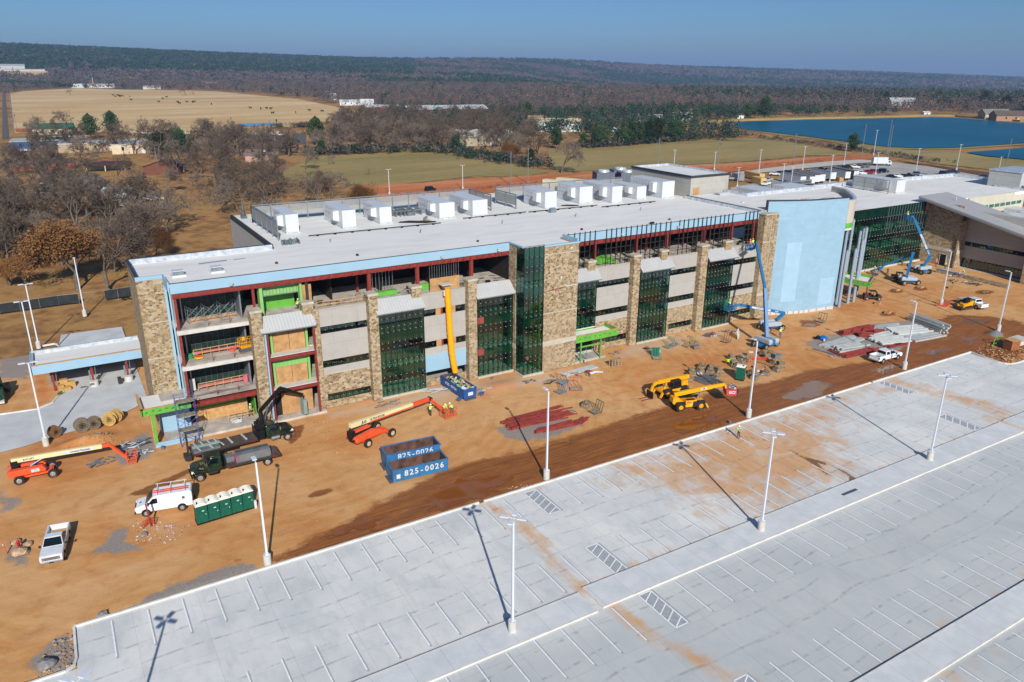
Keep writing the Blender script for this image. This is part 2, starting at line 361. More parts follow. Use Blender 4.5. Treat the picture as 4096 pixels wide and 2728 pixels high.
wetup=[(13.16,65.89),(18.96,67.68),(27.0,70.35),(33.66,72.61),(37.97,73.15),(44.08,72.15),(50.83,72.57),(58.69,72.83),(65.38,73.7),(71.04,72.93),(78.64,73.85),(87.86,72.32),(97.95,72.59),(109.69,70.19),(123.0,72.1),(138.49,77.0),(145.35,78.62),(148.32,74.41),(151.7,67.9)]
wet=[(200,58)]+[(wetup[-1][0]+25,wetup[-1][1])]+wetup[::-1]+[(11.28,64.99),(24,63.5)]
puds=[[(29.59,67.64),(31.76,69.37),(34.94,70.1),(37.98,69.22),(39.94,67.19),(38.29,66.13),(35.08,65.51),(31.81,65.29),(29.75,65.72)],
 [(18.71,68.0),(21.55,68.26),(23.95,67.11),(22.74,65.89),(19.59,66.1)],
 [(66.13,68.14),(70.39,68.86),(73.81,68.11),(72.52,66.41),(68.63,65.53),(65.08,65.71)]]
pinks=[[(86.06,67.13),(92.37,69.21),(95.39,69.22),(96.02,67.1),(92.12,65.02),(88.12,65.49)],
 [(92.97,69.85),(95.3,68.94),(95.97,67.05),(93.03,65.43),(88.23,65.41)],[(105.88,68.01),(111.44,67.66),(111.87,66.45),(106.9,66.04)],
 [(121.29,68.57),(125.73,67.62),(126.41,66.69),(121.67,66.79)],[(133.89,69.1),(136.61,68.12),(133.36,67.1)],ell(116.88,88.17,1.3,.8),ell(145.47,73.79,3,1.4)]
wets=[(wet,2.4,1),([(1.83,85.11),(2.24,85.82),(4.26,86.47),(6.89,87.56),(8.99,88.47),(9.08,87.49),(7.17,86.21),(5.6,85.12),(4.52,85.75),(4.08,84.07),(2.67,84.61)],1.0,1),
 (ell(20.21,75.1,1.5,.7),.8,1),([(22.04,93.16),(23.85,93.27),(22.34,89.64),(20.43,87.91),(20.66,90.25)],.8,1),
 ([(117.73,90.84),(119.3,89.28),(118.49,86.48),(116.02,86.62),(114.48,88.13)],1.2,1),([(143.23,78.29),(147.65,77.15),(151.3,73.7),(153.1,68.6),(146.11,65.05),(138.39,68.27),(137.02,72.7)],3,1),
 ([(8.29,68.07),(10.43,67.09),(9.48,66.55)],.8,.8),([(0.46,153.53),(2.89,154.9),(10.24,153.54),(10.02,151.52),(3.53,151.77)],1,1)]
for q in ((151.6,93.8),(157.8,92.4),(135.4,84.73)): wets.append((ell(q[0],q[1],2,1.2),1,1))
wets.append((ell(167.3,84.0,2.6,1.4),1,1))
grav=[([(-10.32,93.56),(-9.66,91.8),(-7.67,88.79),(-10.2,87.97)],2,.9),([(-0.26,79.22),(0.96,78.2),(0.48,76.05),(2.2,73.31),(1.14,73.36),(-1.34,74.81),(-2.3,75.94),(-0.92,76.87)],1.2,1),
 ([(-10.05,81.04),(-8.17,81.41),(-7.04,79.28),(-7.56,76.25),(-8.89,76.5)],1.5,.8),([(2.08,99.06),(5.22,100.82),(6.16,98.82),(5.91,95.8),(4.44,93.01),(1.86,92.62),(1.56,94.68)],1.6,1),
 ([(45.43,79.07),(51.01,78.56),(54.84,78.36),(55.39,74.44),(50.38,73.58),(46.62,74.32),(44.8,76.82)],1.5,1),
 ([(107.71,81.27),(116.65,81.95),(127.19,82.14),(135.71,79.88),(137.32,75.05),(134.85,72.11),(126.99,71.33),(118.49,70.71),(112.51,72.06),(106.5,73.22),(106.62,76.48)],2,1),
 ([(116.21,95.5) ,(129.45,92.72),(134.87,93.12),(136.65,95.22),(135.1,96.63),(127.24,93.98)],1,.9),([(-0.34,64.87),(3.87,66.21),(7.88,66.69),(10.7,65.84),(11.14,64.78),(6.32,64.04),(0.13,63.7)],1.0,1),
 ([(-7.53,61.64),(-6.04,63.5),(-4.62,63.9),(-4.61,59.36),(-6.85,59.58)],1.2,1),
 ([(-11.43,144.93),(-8.21,147.7),(-6.75,141.12),(-7.79,129.01),(-11.15,131.88)],2,1),([(-11.59,152.68),(-6.16,155.31),(-4.15,151.56),(-10.04,149.95)],1.2,.8),([(138.39,68.27),(143.9,68.76),(140.01,65.0),(136.78,65.71)],1,.9)]
pale=[([(27.36,95.52),(35.78,95.4),(43.11,95.81),(51.43,94.95),(57.41,93.05),(65.52,91.55),(65.42,88.42),(57.6,88.89),(45.11,90.0),(34.1,92.03),(26.48,92.77)],3,.9),
 ([(71.33,90.86),(79.89,96.81),(88.14,95.37),(101.13,94.96),(102.33,90.68),(85.99,90.13),(76.47,90.19)],3,.8),([(1.4,79.84),(6.32,76.01),(5.24,73.57),(2.78,75.91)],2,.7)]
orange=[([(56,73),(90,71),(110,73),(160,82),(176,98),(160,106),(140,100),(112,94),(75,93),(60,88)],14,.5),([(-8,66),(10,66),(28,70),(20,82),(0,92),(-12,90)],10,.36),([(2.61,158.63),(5.05,160.96),(10.24,160.3),(9.81,154.51),(2.85,154.22)],2,1),([(-9.05,138.14),(-8.51,146.69),(-7.01,147.01),(-6.59,143.28),(-7.07,137.0)],1,.8),
 ([(-7.36,136.12),(-4.94,129.73),(-4.11,120.2),(-6.83,116.08),(-7.16,121.97)],1.5,.7),([(51.02,94.18),(55.61,92.04),(54.78,89.06),(48.28,88.17),(46.49,89.21)],3,.7)]
grs=[([(-11.96,169.93),(-1.58,170.22),(10.96,167.19),(10.55,163.3),(3.03,156.95),(-5.36,154.86),(-11.59,152.68)],3,1)]
def dz(P):
    o=np.zeros(len(P))
    for k,(fx,fy,a) in enumerate([(.21,.33,.035),(.55,.9,.02),(1.3,1.1,.012)]): o+=a*np.sin(P[:,0]*fx+k+1.3*np.sin(P[:,1]*fy*.7))*np.sin(P[:,1]*fy+2*k)
    o-=.07
    def hump(cx,cy,rx,ry,h): return h*np.exp(-((P[:,0]-cx)/rx)**2-((P[:,1]-cy)/ry)**2)
    o+=hump(-0.61,101.68,2.3,1.3,.95)+hump(-2.95,101.98,1.6,.9,.3)+hump(6.75,157.73,4.0,1.3,.8)+hump(141.02,67.36,1.6,1.2,.75)+hump(52.49,91.36,3,1.5,.35)
    o=np.where((P[:,1]<KY+.4)&(P[:,0]>-4.9),-.14,o); o=np.where((P[:,1]<KY-.1)&(P[:,0]>-4.3)&(P[:,0]<127),-.3,o)
    return np.where((P[:,1]<59.3)&(P[:,0]<0),np.minimum(o,-.15),o)
site=sheet('site_ground',-40,205,44,141,.36,dz,dict(wet=wets,puddle=[(q,2.6,1) for q in puds],pink=[(q,2.0,1) for q in pinks],gravel=grav,pale=pale,orange=orange,grass=grs),dirtmat())
site['kind']='structure'
# left bottom corner dirt (in front of lot)

# ------------------------------------------------------------------ parking lot
def lotmat():
    t=NT('parking lot concrete'); v=t.geo()
    b=t.n('TexBrick'); t.l(v,b.inputs['Vector']); b.offset=0; b.inputs['Scale'].default_value=1; b.inputs['Brick Width'].default_value=5.3; b.inputs['Row Height'].default_value=4.25; b.inputs['Mortar Size'].default_value=.022; b.inputs['Mortar Smooth'].default_value=.2
    b.inputs['Color1'].default_value=(1,1,1,1); b.inputs['Color2'].default_value=(.95,.95,.95,1); b.inputs['Mortar'].default_value=(.78,.77,.75,1)
    n=t.noise(v,.13,6,.62,.5); n2=t.noise(t.map(v,(1,.35,1),(0,0,R(20))),.9,6,.66); n3=t.noise(v,3,5,.7)
    c=t.ramp(n,[(.3,'#bcbfbe'),(.5,'#cccdca'),(.68,'#d8d7d1')])
    c=t.mix(t.math('MULTIPLY',t.step(n2,.5,.74),.4),c,'#cfcec8'); c=t.mix(t.math('MULTIPLY',t.step(n2,.5,.28),.4),c,'#a3a7a8'); c=t.mix(t.math('MULTIPLY',t.step(n3,.55,.8),.2),c,'#8a8b89')
    old=t.step(t.math('ADD',t.attr('old'),t.math('MULTIPLY',t.math('SUBTRACT',n2,.5),.8)),.3,.7); c=t.mix(t.math('MULTIPLY',old,.55),c,'#a5aaa9')
    c=t.mix(1.0,c,b.outputs[0],'MULTIPLY')
    st=t.noise(t.map(v,(1.6,.12,1),(0,0,R(-8))),1.0,5,.65,.8); st2=t.noise(v,.35,6,.65,.8)
    k=t.math('ADD',t.math('MULTIPLY',t.math('SUBTRACT',st,.5),1.3),t.math('MULTIPLY',t.math('SUBTRACT',st2,.5),1.5))
    m=t.step(t.math('ADD',t.attr('stain'),k),.28,.85); oc=t.ramp(st,[(.3,'#b87a45'),(.5,'#c4935f'),(.7,'#cba57e')]); c=t.mix(t.math('MULTIPLY',m,.9),c,oc)
    dk=t.step(t.math('ADD',t.attr('run'),t.math('MULTIPLY',t.math('SUBTRACT',t.noise(v,2.5,5,.7),.5),.8)),.4,.62); c=t.mix(t.math('MULTIPLY',dk,.85),c,'#6b4124')
    # faint tyre arcs
    w=t.n('TexWave',wave_type='RINGS',bands_direction='Z'); t.l(t.map(v,(1,1,0),loc=(-31,-48,0)),w.inputs['Vector']); w.inputs['Scale'].default_value=.12; w.inputs['Distortion'].default_value=6; w.inputs['Detail'].default_value=2; w.inputs['Detail Scale'].default_value=.4
    a=t.math('MULTIPLY',t.step(w.outputs['Fac'],.965,.995),t.step(n2,.46,.6)); c=t.mix(t.math('MULTIPLY',a,.4),c,'#6f6f6f')
    t.bump(n3,.15,.02)
    return t.out(c,.85)
lm=lotmat()
stains=[([(52,64.3),(64,64.3),(86,64.3),(96,64.3),(90,60),(82,55),(78,50),(75,47),(70,46.9),(62,46.9),(57,50),(54,55),(50,61)],5,.8),([(60,64.2),(76,64.2),(72,56),(70,50),(66,48),(62,54)],4,1.0),
 (band([(35,64.3),(36.2,58),(35.5,52),(35.8,46),(36.5,43.6),(37.5,38),(39,33),(42,27)],1.1),1.3,1.0),(band([(106,64.2),(106.5,58),(108,53),(108,48.5),(105,46.9)],2.4),3,.95),(band([(100,64.2),(106,64.2),(106,62),(98,61)],1.4),1.5,.8),
 ([(86,64.2),(100,64.2),(101,62.3),(86,61)],2,.7),([(-4,64.2),(127,64.2),(127,63.6),(-4,63.5)],.8,.25),([(38,46.9),(100,46.9),(100,47.6),(38,47.5)],1,.5),([(104.5,46.7),(105.5,46.7),(105.5,40),(104,40)],.8,.9),([(47,27),(80,27),(80,27.6),(47,27.5)],.7,.35),([(53,24.1),(60,24.1),(60,23),(54,22.5)],1.5,.5)]
runs=[(band([(69.5,64),(71.3,61.5),(73.5,58.5)],.35),.5,.9),(band([(73.68,55.67),(73.54,53.74),(73.56,52.22)],.4),.6,1),([(73.7,53.87),(74.81,51.49),(74.96,48.49),(74.66,46.67),(72.88,46.73),(74.35,47.64),(74.65,50.32),(73.87,51.82),(73.13,49.96),(72.82,46.88),(72.53,49.7),(73.1,51.85)],.35,1)]
at=dict(stain=stains,run=runs,old=[([(20,43),(200,43),(200,0),(0,0)],6,1)])
sheet('parking_lot',-4.4,127.5,12,64.2,.45,lambda P:P[:,0]*0,at,lm)
sheet('parking_lot',127.5,190,12,57.6,.9,lambda P:P[:,0]*0,at,lm)
sheet('parking_lot',-30,-4.4,30,58.85,.9,lambda P:P[:,0]*0,at,lm)
Mt['kerb']=pm('kerb concrete','#cdcac2',.85,0,.12,.8)
Mt['isl']=mk_panel('island concrete','#a9adb1',50,50)
t_=NT('island slab'); v_=t_.geo(); c_=t_.ramp(t_.noise(v_,.5,6,.65),[(.3,'#bbbfc0'),(.55,'#c8cacb'),(.75,'#d2d2cf')])
b_=t_.n('TexBrick'); t_.l(v_,b_.inputs['Vector']); b_.offset=0; b_.inputs['Scale'].default_value=1; b_.inputs['Brick Width'].default_value=3; b_.inputs['Row Height'].default_value=50; b_.inputs['Mortar Size'].default_value=.02
b_.inputs['Color1'].default_value=(1,1,1,1); b_.inputs['Color2'].default_value=(.96,.96,.96,1); b_.inputs['Mortar'].default_value=(.7,.7,.7,1)
Mt['isl']=t_.out(t_.mix(1.0,c_,b_.outputs[0],'MULTIPLY'),.85)
k=MB()
for a,b in (((-4.4,64.3),(34.4,64.3)),((35.0,64.3),(101.6,64.3)),((102.0,64.3),(128.1,64.3))): k.bar((a[0],a[1],.05),(b[0],b[1],.05),.22,.24)
k.wallx([(-4.4,64.2),(-4.42,60),(-4.6,59.3),(-5.2,58.9),(-30,58.85)],-.1,.165,.2)
k.wallx([(128,64.2),(127.35,59.4),(127.5,58.6),(128.2,57.95),(129.5,57.65),(190,57.62)],-.1,.165,.2)
k.build('kerb',Mt['kerb'],kind='structure')
k=MB(); ke=MB()
def island(x0,x1,y0,y1):
    k.box(x0+.16,y0+.16,-.05,x1-.16,y1-.16,.15); ke.box(x0,y0,-.05,x1,y0+.16,.155); ke.box(x0,y1-.16,-.05,x1,y1,.155); ke.box(x0,y0+.16,-.05,x0+.16,y1-.16,.155); ke.box(x1-.16,y0+.16,-.05,x1,y1-.16,.155)
island(-4,34.9,43.45,46.4); island(35.6,104.4,43.6,46.8); island(105.2,150,43.7,46.9); island(20,95,24.1,26.85)
k.build('parking_island',Mt['isl'],kind='structure'); ke.build('island_kerb',Mt['kerb'],kind='structure')
Mt['paint']=pm('road paint','#e6e8ea',.7,0,.1,3); Mt['seal']=pm('dark sealed strip','#9ea2a5',.8,0,.12,2)
p_=MB();q_=MB()
def stripe(x,y0,y1):
    p_.box(x-.055,y0+.1,.008,x+.055,y1,.0081); q_.box(x-.02,y0-.12,.004,x+.17,y1,.0041)
x=1.21-2.85
row1=[-1.64,1.21,4.02,6.8,9.56,12.34,15.13,17.88,20.63,23.4,26.14,28.86,31.58,34.31,37.04,44.06]+[46.8+2.665*i for i in range(21)]+[106.9,109.5,111.9,114.5,117.15,119.8,122.4,125.1]
for x in row1:
    if not 101.5<x<104.5: stripe(x,58.6,63.6)
for x in [-1.3,1.45,4.2,6.94,9.65,12.4,15.14,17.85,20.55,23.25,25.95,28.65,31.35,34.0,36.7]+[43.7+2.66*i for i in range(21)]+[103.3,105.9,108.5,111.1,113.6,116.2]: 
    if not 98.5<x<101.2: stripe(x,47.1,51.8)
for x in [12+2.7*i for i in range(10)]+[43.61+2.63*i for i in range(34)]: stripe(x,38.5,43.3)
for x in [32.6,35.2,37.8]+[43.16+2.6*i for i in range(24)]: stripe(x,27.0,31.7)
for x in [48+2.6*i for i in range(14)]: stripe(x,19,23.7)
def hatch(x0,y0,x1,y1,up):
    for a,b in (((x0,y0),(x0,y1)),((x1,y0),(x1,y1)),((x0,y1),(x1,y1)),((x0,y0),(x1,y0))): p_.bar((a[0],a[1],.008),(b[0],b[1],.008),.12,.0004)
    n=5
    for i in range(n):
        yy=y0+(y1-y0)*i/n; p_.bar((x0,yy,.0075),(x1,yy+(y1-y0)/n*.9,.0075),.11,.0004)
    q_.box(x0-.1,y0-.1,.004,x1+.25,y1+.05,.0041)
hatch(39.75,58.6,41.3,63.6,1); hatch(39.6,46.95,41.05,51.75,1); hatch(39.4,38.5,40.8,43.4,1); hatch(39.2,27,40.6,31.7,1); hatch(102.6,58.8,104.1,63.8,1); hatch(99.1,47.1,100.7,52.1,1)
p_.build('painted_lines',Mt['paint'],kind='structure'); q_.build('line_underlay',Mt['seal'],kind='structure')
m=MB(); m.bar((69.9,45.25,.165),(72.4,45.25,.165),.35,.02); m.build('drain_grate',Mt['galvd'],label='long dark drain grate set in the concrete parking island',cat='drain')

# ------------------------------------------------------------------ main building
BR=empty('clinic_building',(60,110,0),0,'long four storey stone building under construction with red steel and a curved blue wall','building')
def pieces(mb):
    "split a mesh into pieces that stand clearly apart"
    par=list(range(len(mb.v)))
    def fd(a):
        while par[a]!=a: par[a]=par[par[a]]; a=par[a]
        return a
    for f in mb.f:
        for j in f[1:]: par[fd(j)]=fd(f[0])
    isl={}
    for i,f in enumerate(mb.f): isl.setdefault(fd(f[0]),[]).append(i)
    K=list(isl); 
    if len(K)<2 or len(K)>40: return [mb]
    bx=[]
    for k in K:
        q=[mb.v[j] for i in isl[k] for j in mb.f[i]]; bx.append(([min(c[a] for c in q) for a in range(3)],[max(c[a] for c in q) for a in range(3)]))
    g=list(range(len(K)))
    def fg(a):
        while g[a]!=a: a=g[a]
        return a
    for a in range(len(K)):
        for b in range(a):
            gap=math.dist((0,0,0),[max(0,bx[a][0][c]-bx[b][1][c],bx[b][0][c]-bx[a][1][c]) for c in range(3)])
            sz=max(math.dist(bx[a][0],bx[a][1]),math.dist(bx[b][0],bx[b][1]))
            if gap<min(.3*sz,1.5): g[fg(a)]=fg(b)
    cl={}
    for a in range(len(K)): cl.setdefault(fg(a),[]).extend(isl[K[a]])
    if not 1<len(cl)<=14: return [mb]
    out=[]
    for fs in cl.values():
        n=MB(); mp={}
        for i in sorted(fs):
            for j in mb.f[i]:
                if j not in mp: mp[j]=len(n.v); n.v.append(mb.v[j])
            n.f.append(tuple(mp[j] for j in mb.f[i])); n.m.append(mb.m[i])
        out.append(n)
    return out
def B(mb,name,mat,parent=None,**k):
    o=None
    for q in (pieces(mb) if 'kind' not in k else [mb]): o=q.build(name,mat,parent or BR,world=True,**k)
    return o
YF=97.0; RZ=19.9
X0,X1=10.4,110.7
# floors
for z,nm in ((.25,'floor_slab'),(4.75,'floor_slab'),(9.4,'floor_slab'),(14.1,'floor_slab')):
    m=MB()
    if z<1: m.prism([(7.4,95.9),(20.3,95.9),(20.3,95.2),(27.6,95.2),(27.6,96.8),(57.6,96.8),(57.6,93.2),(67,93.2),(67,96.8),(111,96.8),(112,104),(7.4,104)],-.3,z)
    else: m.prism([(10.4,96.9),(20.2,96.9),(20.2,97.0),(57.55,97.0),(57.55,93.0),(67,93.0),(67,97.0),(110.5,97.0),(111,110),(10.4,110)],z-.55,z)
    B(m,nm,Mt['concd'])
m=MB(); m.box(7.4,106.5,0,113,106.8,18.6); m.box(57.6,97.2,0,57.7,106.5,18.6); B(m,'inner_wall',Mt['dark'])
# tall interior partitions on open top floor
m=MB()
for x in (24.5,31,38.5,46.5,53,76,84.5,91,99,106): m.box(x,99.5+(x*7)%2,14.1,x+.15,106.4,18.6)
B(m,'partition',Mt['dark'])
m=MB()
for x in (10.9,27,35.5,51,73.6,82.2,88.9,97.4,104.1): 
    for y in (102.5,): m.box(x-.15,y-.15,0.3,x+.15,y+.15,18.6)
B(m,'inner_columns',Mt['red'])
# ---- roof deck
roofpoly=[(7.4,101.6),(10.3,101.6),(10.3,97.0),(57.6,97.0),(57.6,92.9),(67.1,92.9),(67.1,97.0),(112.0,97.0),(112,138.8),(26.4,138.8),(26.4,111.6),(7.4,111.6)]
m=MB(); m.prism(roofpoly,18.7,19.55); 
B(m,'roof',Mt['roof'])
# parapets at left
m=MB(); m.wallx([(7.3,101.5),(7.3,111.7),(26.3,111.7)],19.5,20.25,.3); B(m,'parapet',Mt['flash'])
m=MB(); m.wallx([(7.25,101.4),(7.25,111.8)],20.25,20.34,.36); m.wallx([(26.3,111.7),(26.3,138.9)],19.5,20.2,.4); m.wallx([(7.3,111.85),(26.3,111.85)],20.25,20.32,.2); B(m,'coping',Mt['asph'])
m=MB(); m.box(26.1,111.8,0,26.4,139,19.5); m.box(7.4,111.6,0,26.1,111.9,19.5); B(m,'side_wall',Mt['tanwall'])
m=MB(); m.box(26.05,124,13.4,26.1,128.6,15.0); m.box(26.05,133,5,26.1,135,6.5); B(m,'side_window',Mt['spandrel'])
m=MB(); m.box(26.4,138.9,0,112,139.2,20.0); B(m,'rear_wall',Mt['tanwall'])
# ---- left stone tower
m=MB(); m.box(7.15,101.3,0,10.15,111.7,18.7); m.box(7.15,101.3,18.7,10.15,101.5,19.75); m.box(7.15,101.5,18.7,7.35,111.7,19.75); B(m,'stone_tower',Mt['stone'])
m=MB(); m.box(7.1,101.25,19.75,10.2,101.5,20.25); m.box(10.15,97.0,19.0,10.35,101.4,20.25); m.box(10.15,101.2,0,10.45,101.32,19.0); B(m,'tower_fascia',Mt['bluewrap'])
m=MB()
for z in (14.2,9.5): m.box(7.1,101.24,z,10.2,101.3,z+.14); 
B(m,'stone_band',Mt['cap'])
# ---- top fascia
m=MB(); m.box(10.35,96.85,18.8,57.5,97.0,20.05); m.box(67.2,96.85,18.75,110.6,97.0,20.05); B(m,'fascia',Mt['bluewrap'])
m=MB(); m.box(10.3,96.83,20.05,57.5,97.02,20.1); m.box(67.2,96.83,20.05,110.6,97.02,20.1); m.box(57.45,92.68,20.1,61,92.8,20.14); B(m,'fascia_trim',Mt['asph'])
m=MB()
for x in (17.3,46.2,55.4,78.5,90.5): m.cbox((x,96.6,19.2),(.35,.3,.3)); m.cbox((x,96.4,19.35),(.5,.25,.06))
B(m,'floodlight',Mt['whited'])
def ibeam(m,x0,x1,y,z0,z1):
    m.box(x0,y-.18,z1-.06,x1,y+.18,z1); m.box(x0,y-.18,z0,x1,y+.18,z0+.06); m.box(x0,y-.03,z0+.06,x1,y+.03,z1-.06)
m=MB(); ibeam(m,10.5,57.4,97.1,18.15,18.8)
x=20.5
while x<57: m.box(x-.06,96.88,18.1,x+.06,97.3,18.8); x+=1.05
B(m,'steel_beam',Mt['red'])
m=MB(); ibeam(m,67.3,110.5,97.15,18.0,18.75)
for i in range(36): m.box(68+1.2*i,96.95,18.0,68.1+1.2*i,97.3,18.7)
B(m,'steel_beam',Mt['red'])
def hcol(x,y,z0,z1,w=.34,name='steel_column',mat='red'):
    m=MB(); m.box(x-w/2,y-w/2,z0,x+w/2,y-w/2+.06,z1); m.box(x-w/2,y+w/2-.06,z0,x+w/2,y+w/2,z1); m.box(x-.03,y-w/2+.06,z0,x+.03,y+w/2-.06,z1); m.box(x-w/2-.1,y-w/2-.05,z0,x+w/2+.1,y+w/2+.05,z0+.04)
    return B(m,name,Mt[mat])
for x in (19.95,35.4,42.55,51.15): hcol(x,97.25,14.1,18.15,.44 if x>30 else .3)
hcol(26.8,97.3,14.1,18.15,.3,mat='stud')
for x in (73.55,82.1,88.85,97.35,104.05,109.6): hcol(x,97.3,14.1,18.05,.42)
hcol(10.75,97.15,4.75,18.2,.28)
m=MB(); m.box(10.4,96.9,4.1,20.2,97.2,4.72); ibeam(m,11,19.3,96.75,3.95,4.6); B(m,'steel_beam',Mt['red'])
m=MB()
for z in (9.4,14.1): m.box(10.55,96.8,z-.55,19.3,96.9,z-.05)
B(m,'slab_edge',Mt['concl'])
# blue wrapped drain pole beside open bays and stair bay
m=MB(); m.box(10.15,96.7,4.9,10.32,96.95,19); m.box(20.35,95.25,.3,20.55,95.45,12.6); B(m,'wrapped_edge',Mt['bluewrap'])
# open bay interior: green glazed wall, timber guard rails
m=MB()
for z in (4.75,9.4,14.1):
    m.box(10.6,101.8,z,19.6,101.95,z+4.1)
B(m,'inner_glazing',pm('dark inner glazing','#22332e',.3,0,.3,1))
m=MB()
for z in (4.75,9.4,14.1):
    for i in range(10): m.box(12.2+i*.72,101.7,z,12.25+i*.72,101.8,z+4)
    for h in (1.1,2.2,3.3): m.box(12,101.7,z+h,18.8,101.79,z+h+.05)
B(m,'inner_mullions',Mt['galvd'])
m=MB()
for z in (4.75,9.4,14.1):
    m.box(10.9,98.2,z,11.05,101.8,z+3.5); m.box(11.6,100.0,z,11.75,100.2,z+4)
m.box(11.3,99.6,5,12.0,99.7,6.6)
B(m,'inner_jamb',Mt['concl'])
m=MB(); m.box(18.6,98.5,4.8,18.8,101.8,8.8); m.box(18.6,98.5,9.5,18.8,101.8,13.5); m.box(18.4,98.5,14.2,18.6,101.8,18); B(m,'stud_wall',Mt['galv'])
def guard(m,x0,y,x1,z,h=1.05,n=5,y1=None):
    y1=y if y1 is None else y1
    for i in range(n+1):
        t=i/n; m.bar((x0+(x1-x0)*t,y+(y1-y)*t,z),(x0+(x1-x0)*t,y+(y1-y)*t,z+h),.06)
    for k_ in (.5,1.0): m.bar((x0,y-.04,z+h*k_),(x1,y1-.04,z+h*k_),.05,.09)
m=MB(); guard(m,12.3,99.6,18.6,9.4,1.05,6,99.9); guard(m,12.3,99.6,18.6,4.75,1.05,6,99.9); guard(m,28,97.4,34.6,14.1,.95,8); guard(m,15.3,98.4,18.6,.3,1.0,4)
B(m,'timber_guardrail',Mt['wood'])
m=MB(); m.box(12.6,99.75,9.8,18.3,99.8,10.1); m.box(12.6,99.75,5.15,18.3,99.8,5.5); m.box(18.0,99.5,4.8,18.5,99.9,5.9); B(m,'warning_mesh',pm('pink orange mesh','#b8646a',.7,0,.25,4))
# ground floor: green wall
m=MB(); m.box(11.8,100.2,2.1,18.2,100.35,4.2); m.box(18.9,98.6,.3,19,101.5,4); B(m,'lime_wall',Mt['lime'])
m=MB(); m.box(11.8,100.1,.3,18.2,100.3,2.1); B(m,'inner_base',Mt['wood'])
# ---- stair bay with boards (x 20.4..27)
m=MB()
for x in (20.75,26.75): m.box(x-.12,95.35,.2,x+.12,95.6,12.6)
for z in (4.35,8.9): ibeam(m,20.8,26.8,95.5,z-.25,z+.25)
B(m,'red_frame',Mt['red'])
m=MB(); m.box(20.8,95.4,4.6,27,97,4.7); m.box(20.8,95.4,9.15,27,97,9.25); B(m,'ledge',Mt['concl'])
for (z0,zm,z1) in ((9.25,12.0,12.6),(4.7,7.2,8.9)):
    m=MB(); m.box(21.3,96.7,zm,26.2,96.85,z1); m.box(21.3,96.5,z0,21.6,96.9,z1); m.box(25.9,96.5,z0,26.2,96.9,z1)
    for i in range(9): m.box(21.65+i*.52,96.66,zm,21.69+i*.52,96.7,z1)
    B(m,'green_board',[Mt['green']])
    m=MB(); m.box(21.7,96.75,z0,23.75,96.8,zm); m.box(23.8,96.75,z0,25.85,96.8,zm); B(m,'plywood_board',Mt['ply'])
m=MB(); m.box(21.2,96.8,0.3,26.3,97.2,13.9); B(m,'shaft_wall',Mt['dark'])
m=MB(); m.box(22,96.7,.3,26.2,96.78,3.4); 
for i in range(8): m.box(22.2+i*.5,96.64,.3,22.24+i*.5,96.7,3.4,1)
B(m,'wood_screen',[Mt['ply'],Mt['wood']])
# level 4 green box
m=MB(); m.box(21.2,98.2,16.7,25.9,98.35,18.1); m.box(20.7,97.2,14.1,21.1,98.4,18.1); m.box(25.9,97.4,14.1,26.2,98.4,18.1)
B(m,'green_board',Mt['green'])
m=MB()
for i in range(11): m.box(21.3+i*.44,98.13,16.7,21.34+i*.44,98.2,18.1)
m.box(21.1,98.1,16.6,25.9,98.2,16.7); B(m,'metal_studs',Mt['galv'])
m=MB(); m.box(21.2,100.5,14.1,25.9,100.65,16.6); B(m,'lime_wall',Mt['lime'])
m=MB(); m.box(26.3,98.0,14.1,27.6,98.1,17.5); m.box(44.6,97.5,14.1,49.3,97.56,16.0) ; m.box(12.3,99.8,14.2,18,99.9,14.5); B(m,'plywood_board',Mt['ply'])
m=MB()
for i in range(13): m.box(44.6+i*.385,97.56,14.1,44.64+i*.385,97.64,18.1)
for i in range(8): m.box(36+i*.5,99,14.1,36.05+i*.5,99.1,18)
B(m,'metal_studs',Mt['galv'])
m=MB(); m.box(37,98.6,14.15,40,99.4,14.8); m.box(42.8,98.8,14.15,45.5,99.2,15.0); m.box(68,98,14.2,70.2,98.6,14.8); m.cbox((76.3,98.8,14.8),(3.0,1.2,1.0),.4); m.cbox((77,98.4,14.6),(3.2,.8,.6),-.5); m.box(72,98.1,14.2,73,98.4,14.9); B(m,'lime_board_stack',Mt['lime'])
m=MB()
for i in range(60):
    x=rnd.uniform(28,57); y=rnd.uniform(97.6,101); m.cbox((x,y,14.15),(rnd.uniform(.3,2.4),.08,.08),rnd.uniform(-.4,.4),mi=rnd.randint(0,2))
for i in range(30):
    x=rnd.uniform(28,109); y=rnd.uniform(97.6,101); m.cbox((x,y,14.3),(rnd.uniform(.2,.8),.4,.35),rnd.uniform(-.4,.4),mi=rnd.randint(0,2))
B(m,'floor_clutter',[Mt['black'],Mt['woodg'],Mt['galv']],kind='stuff')
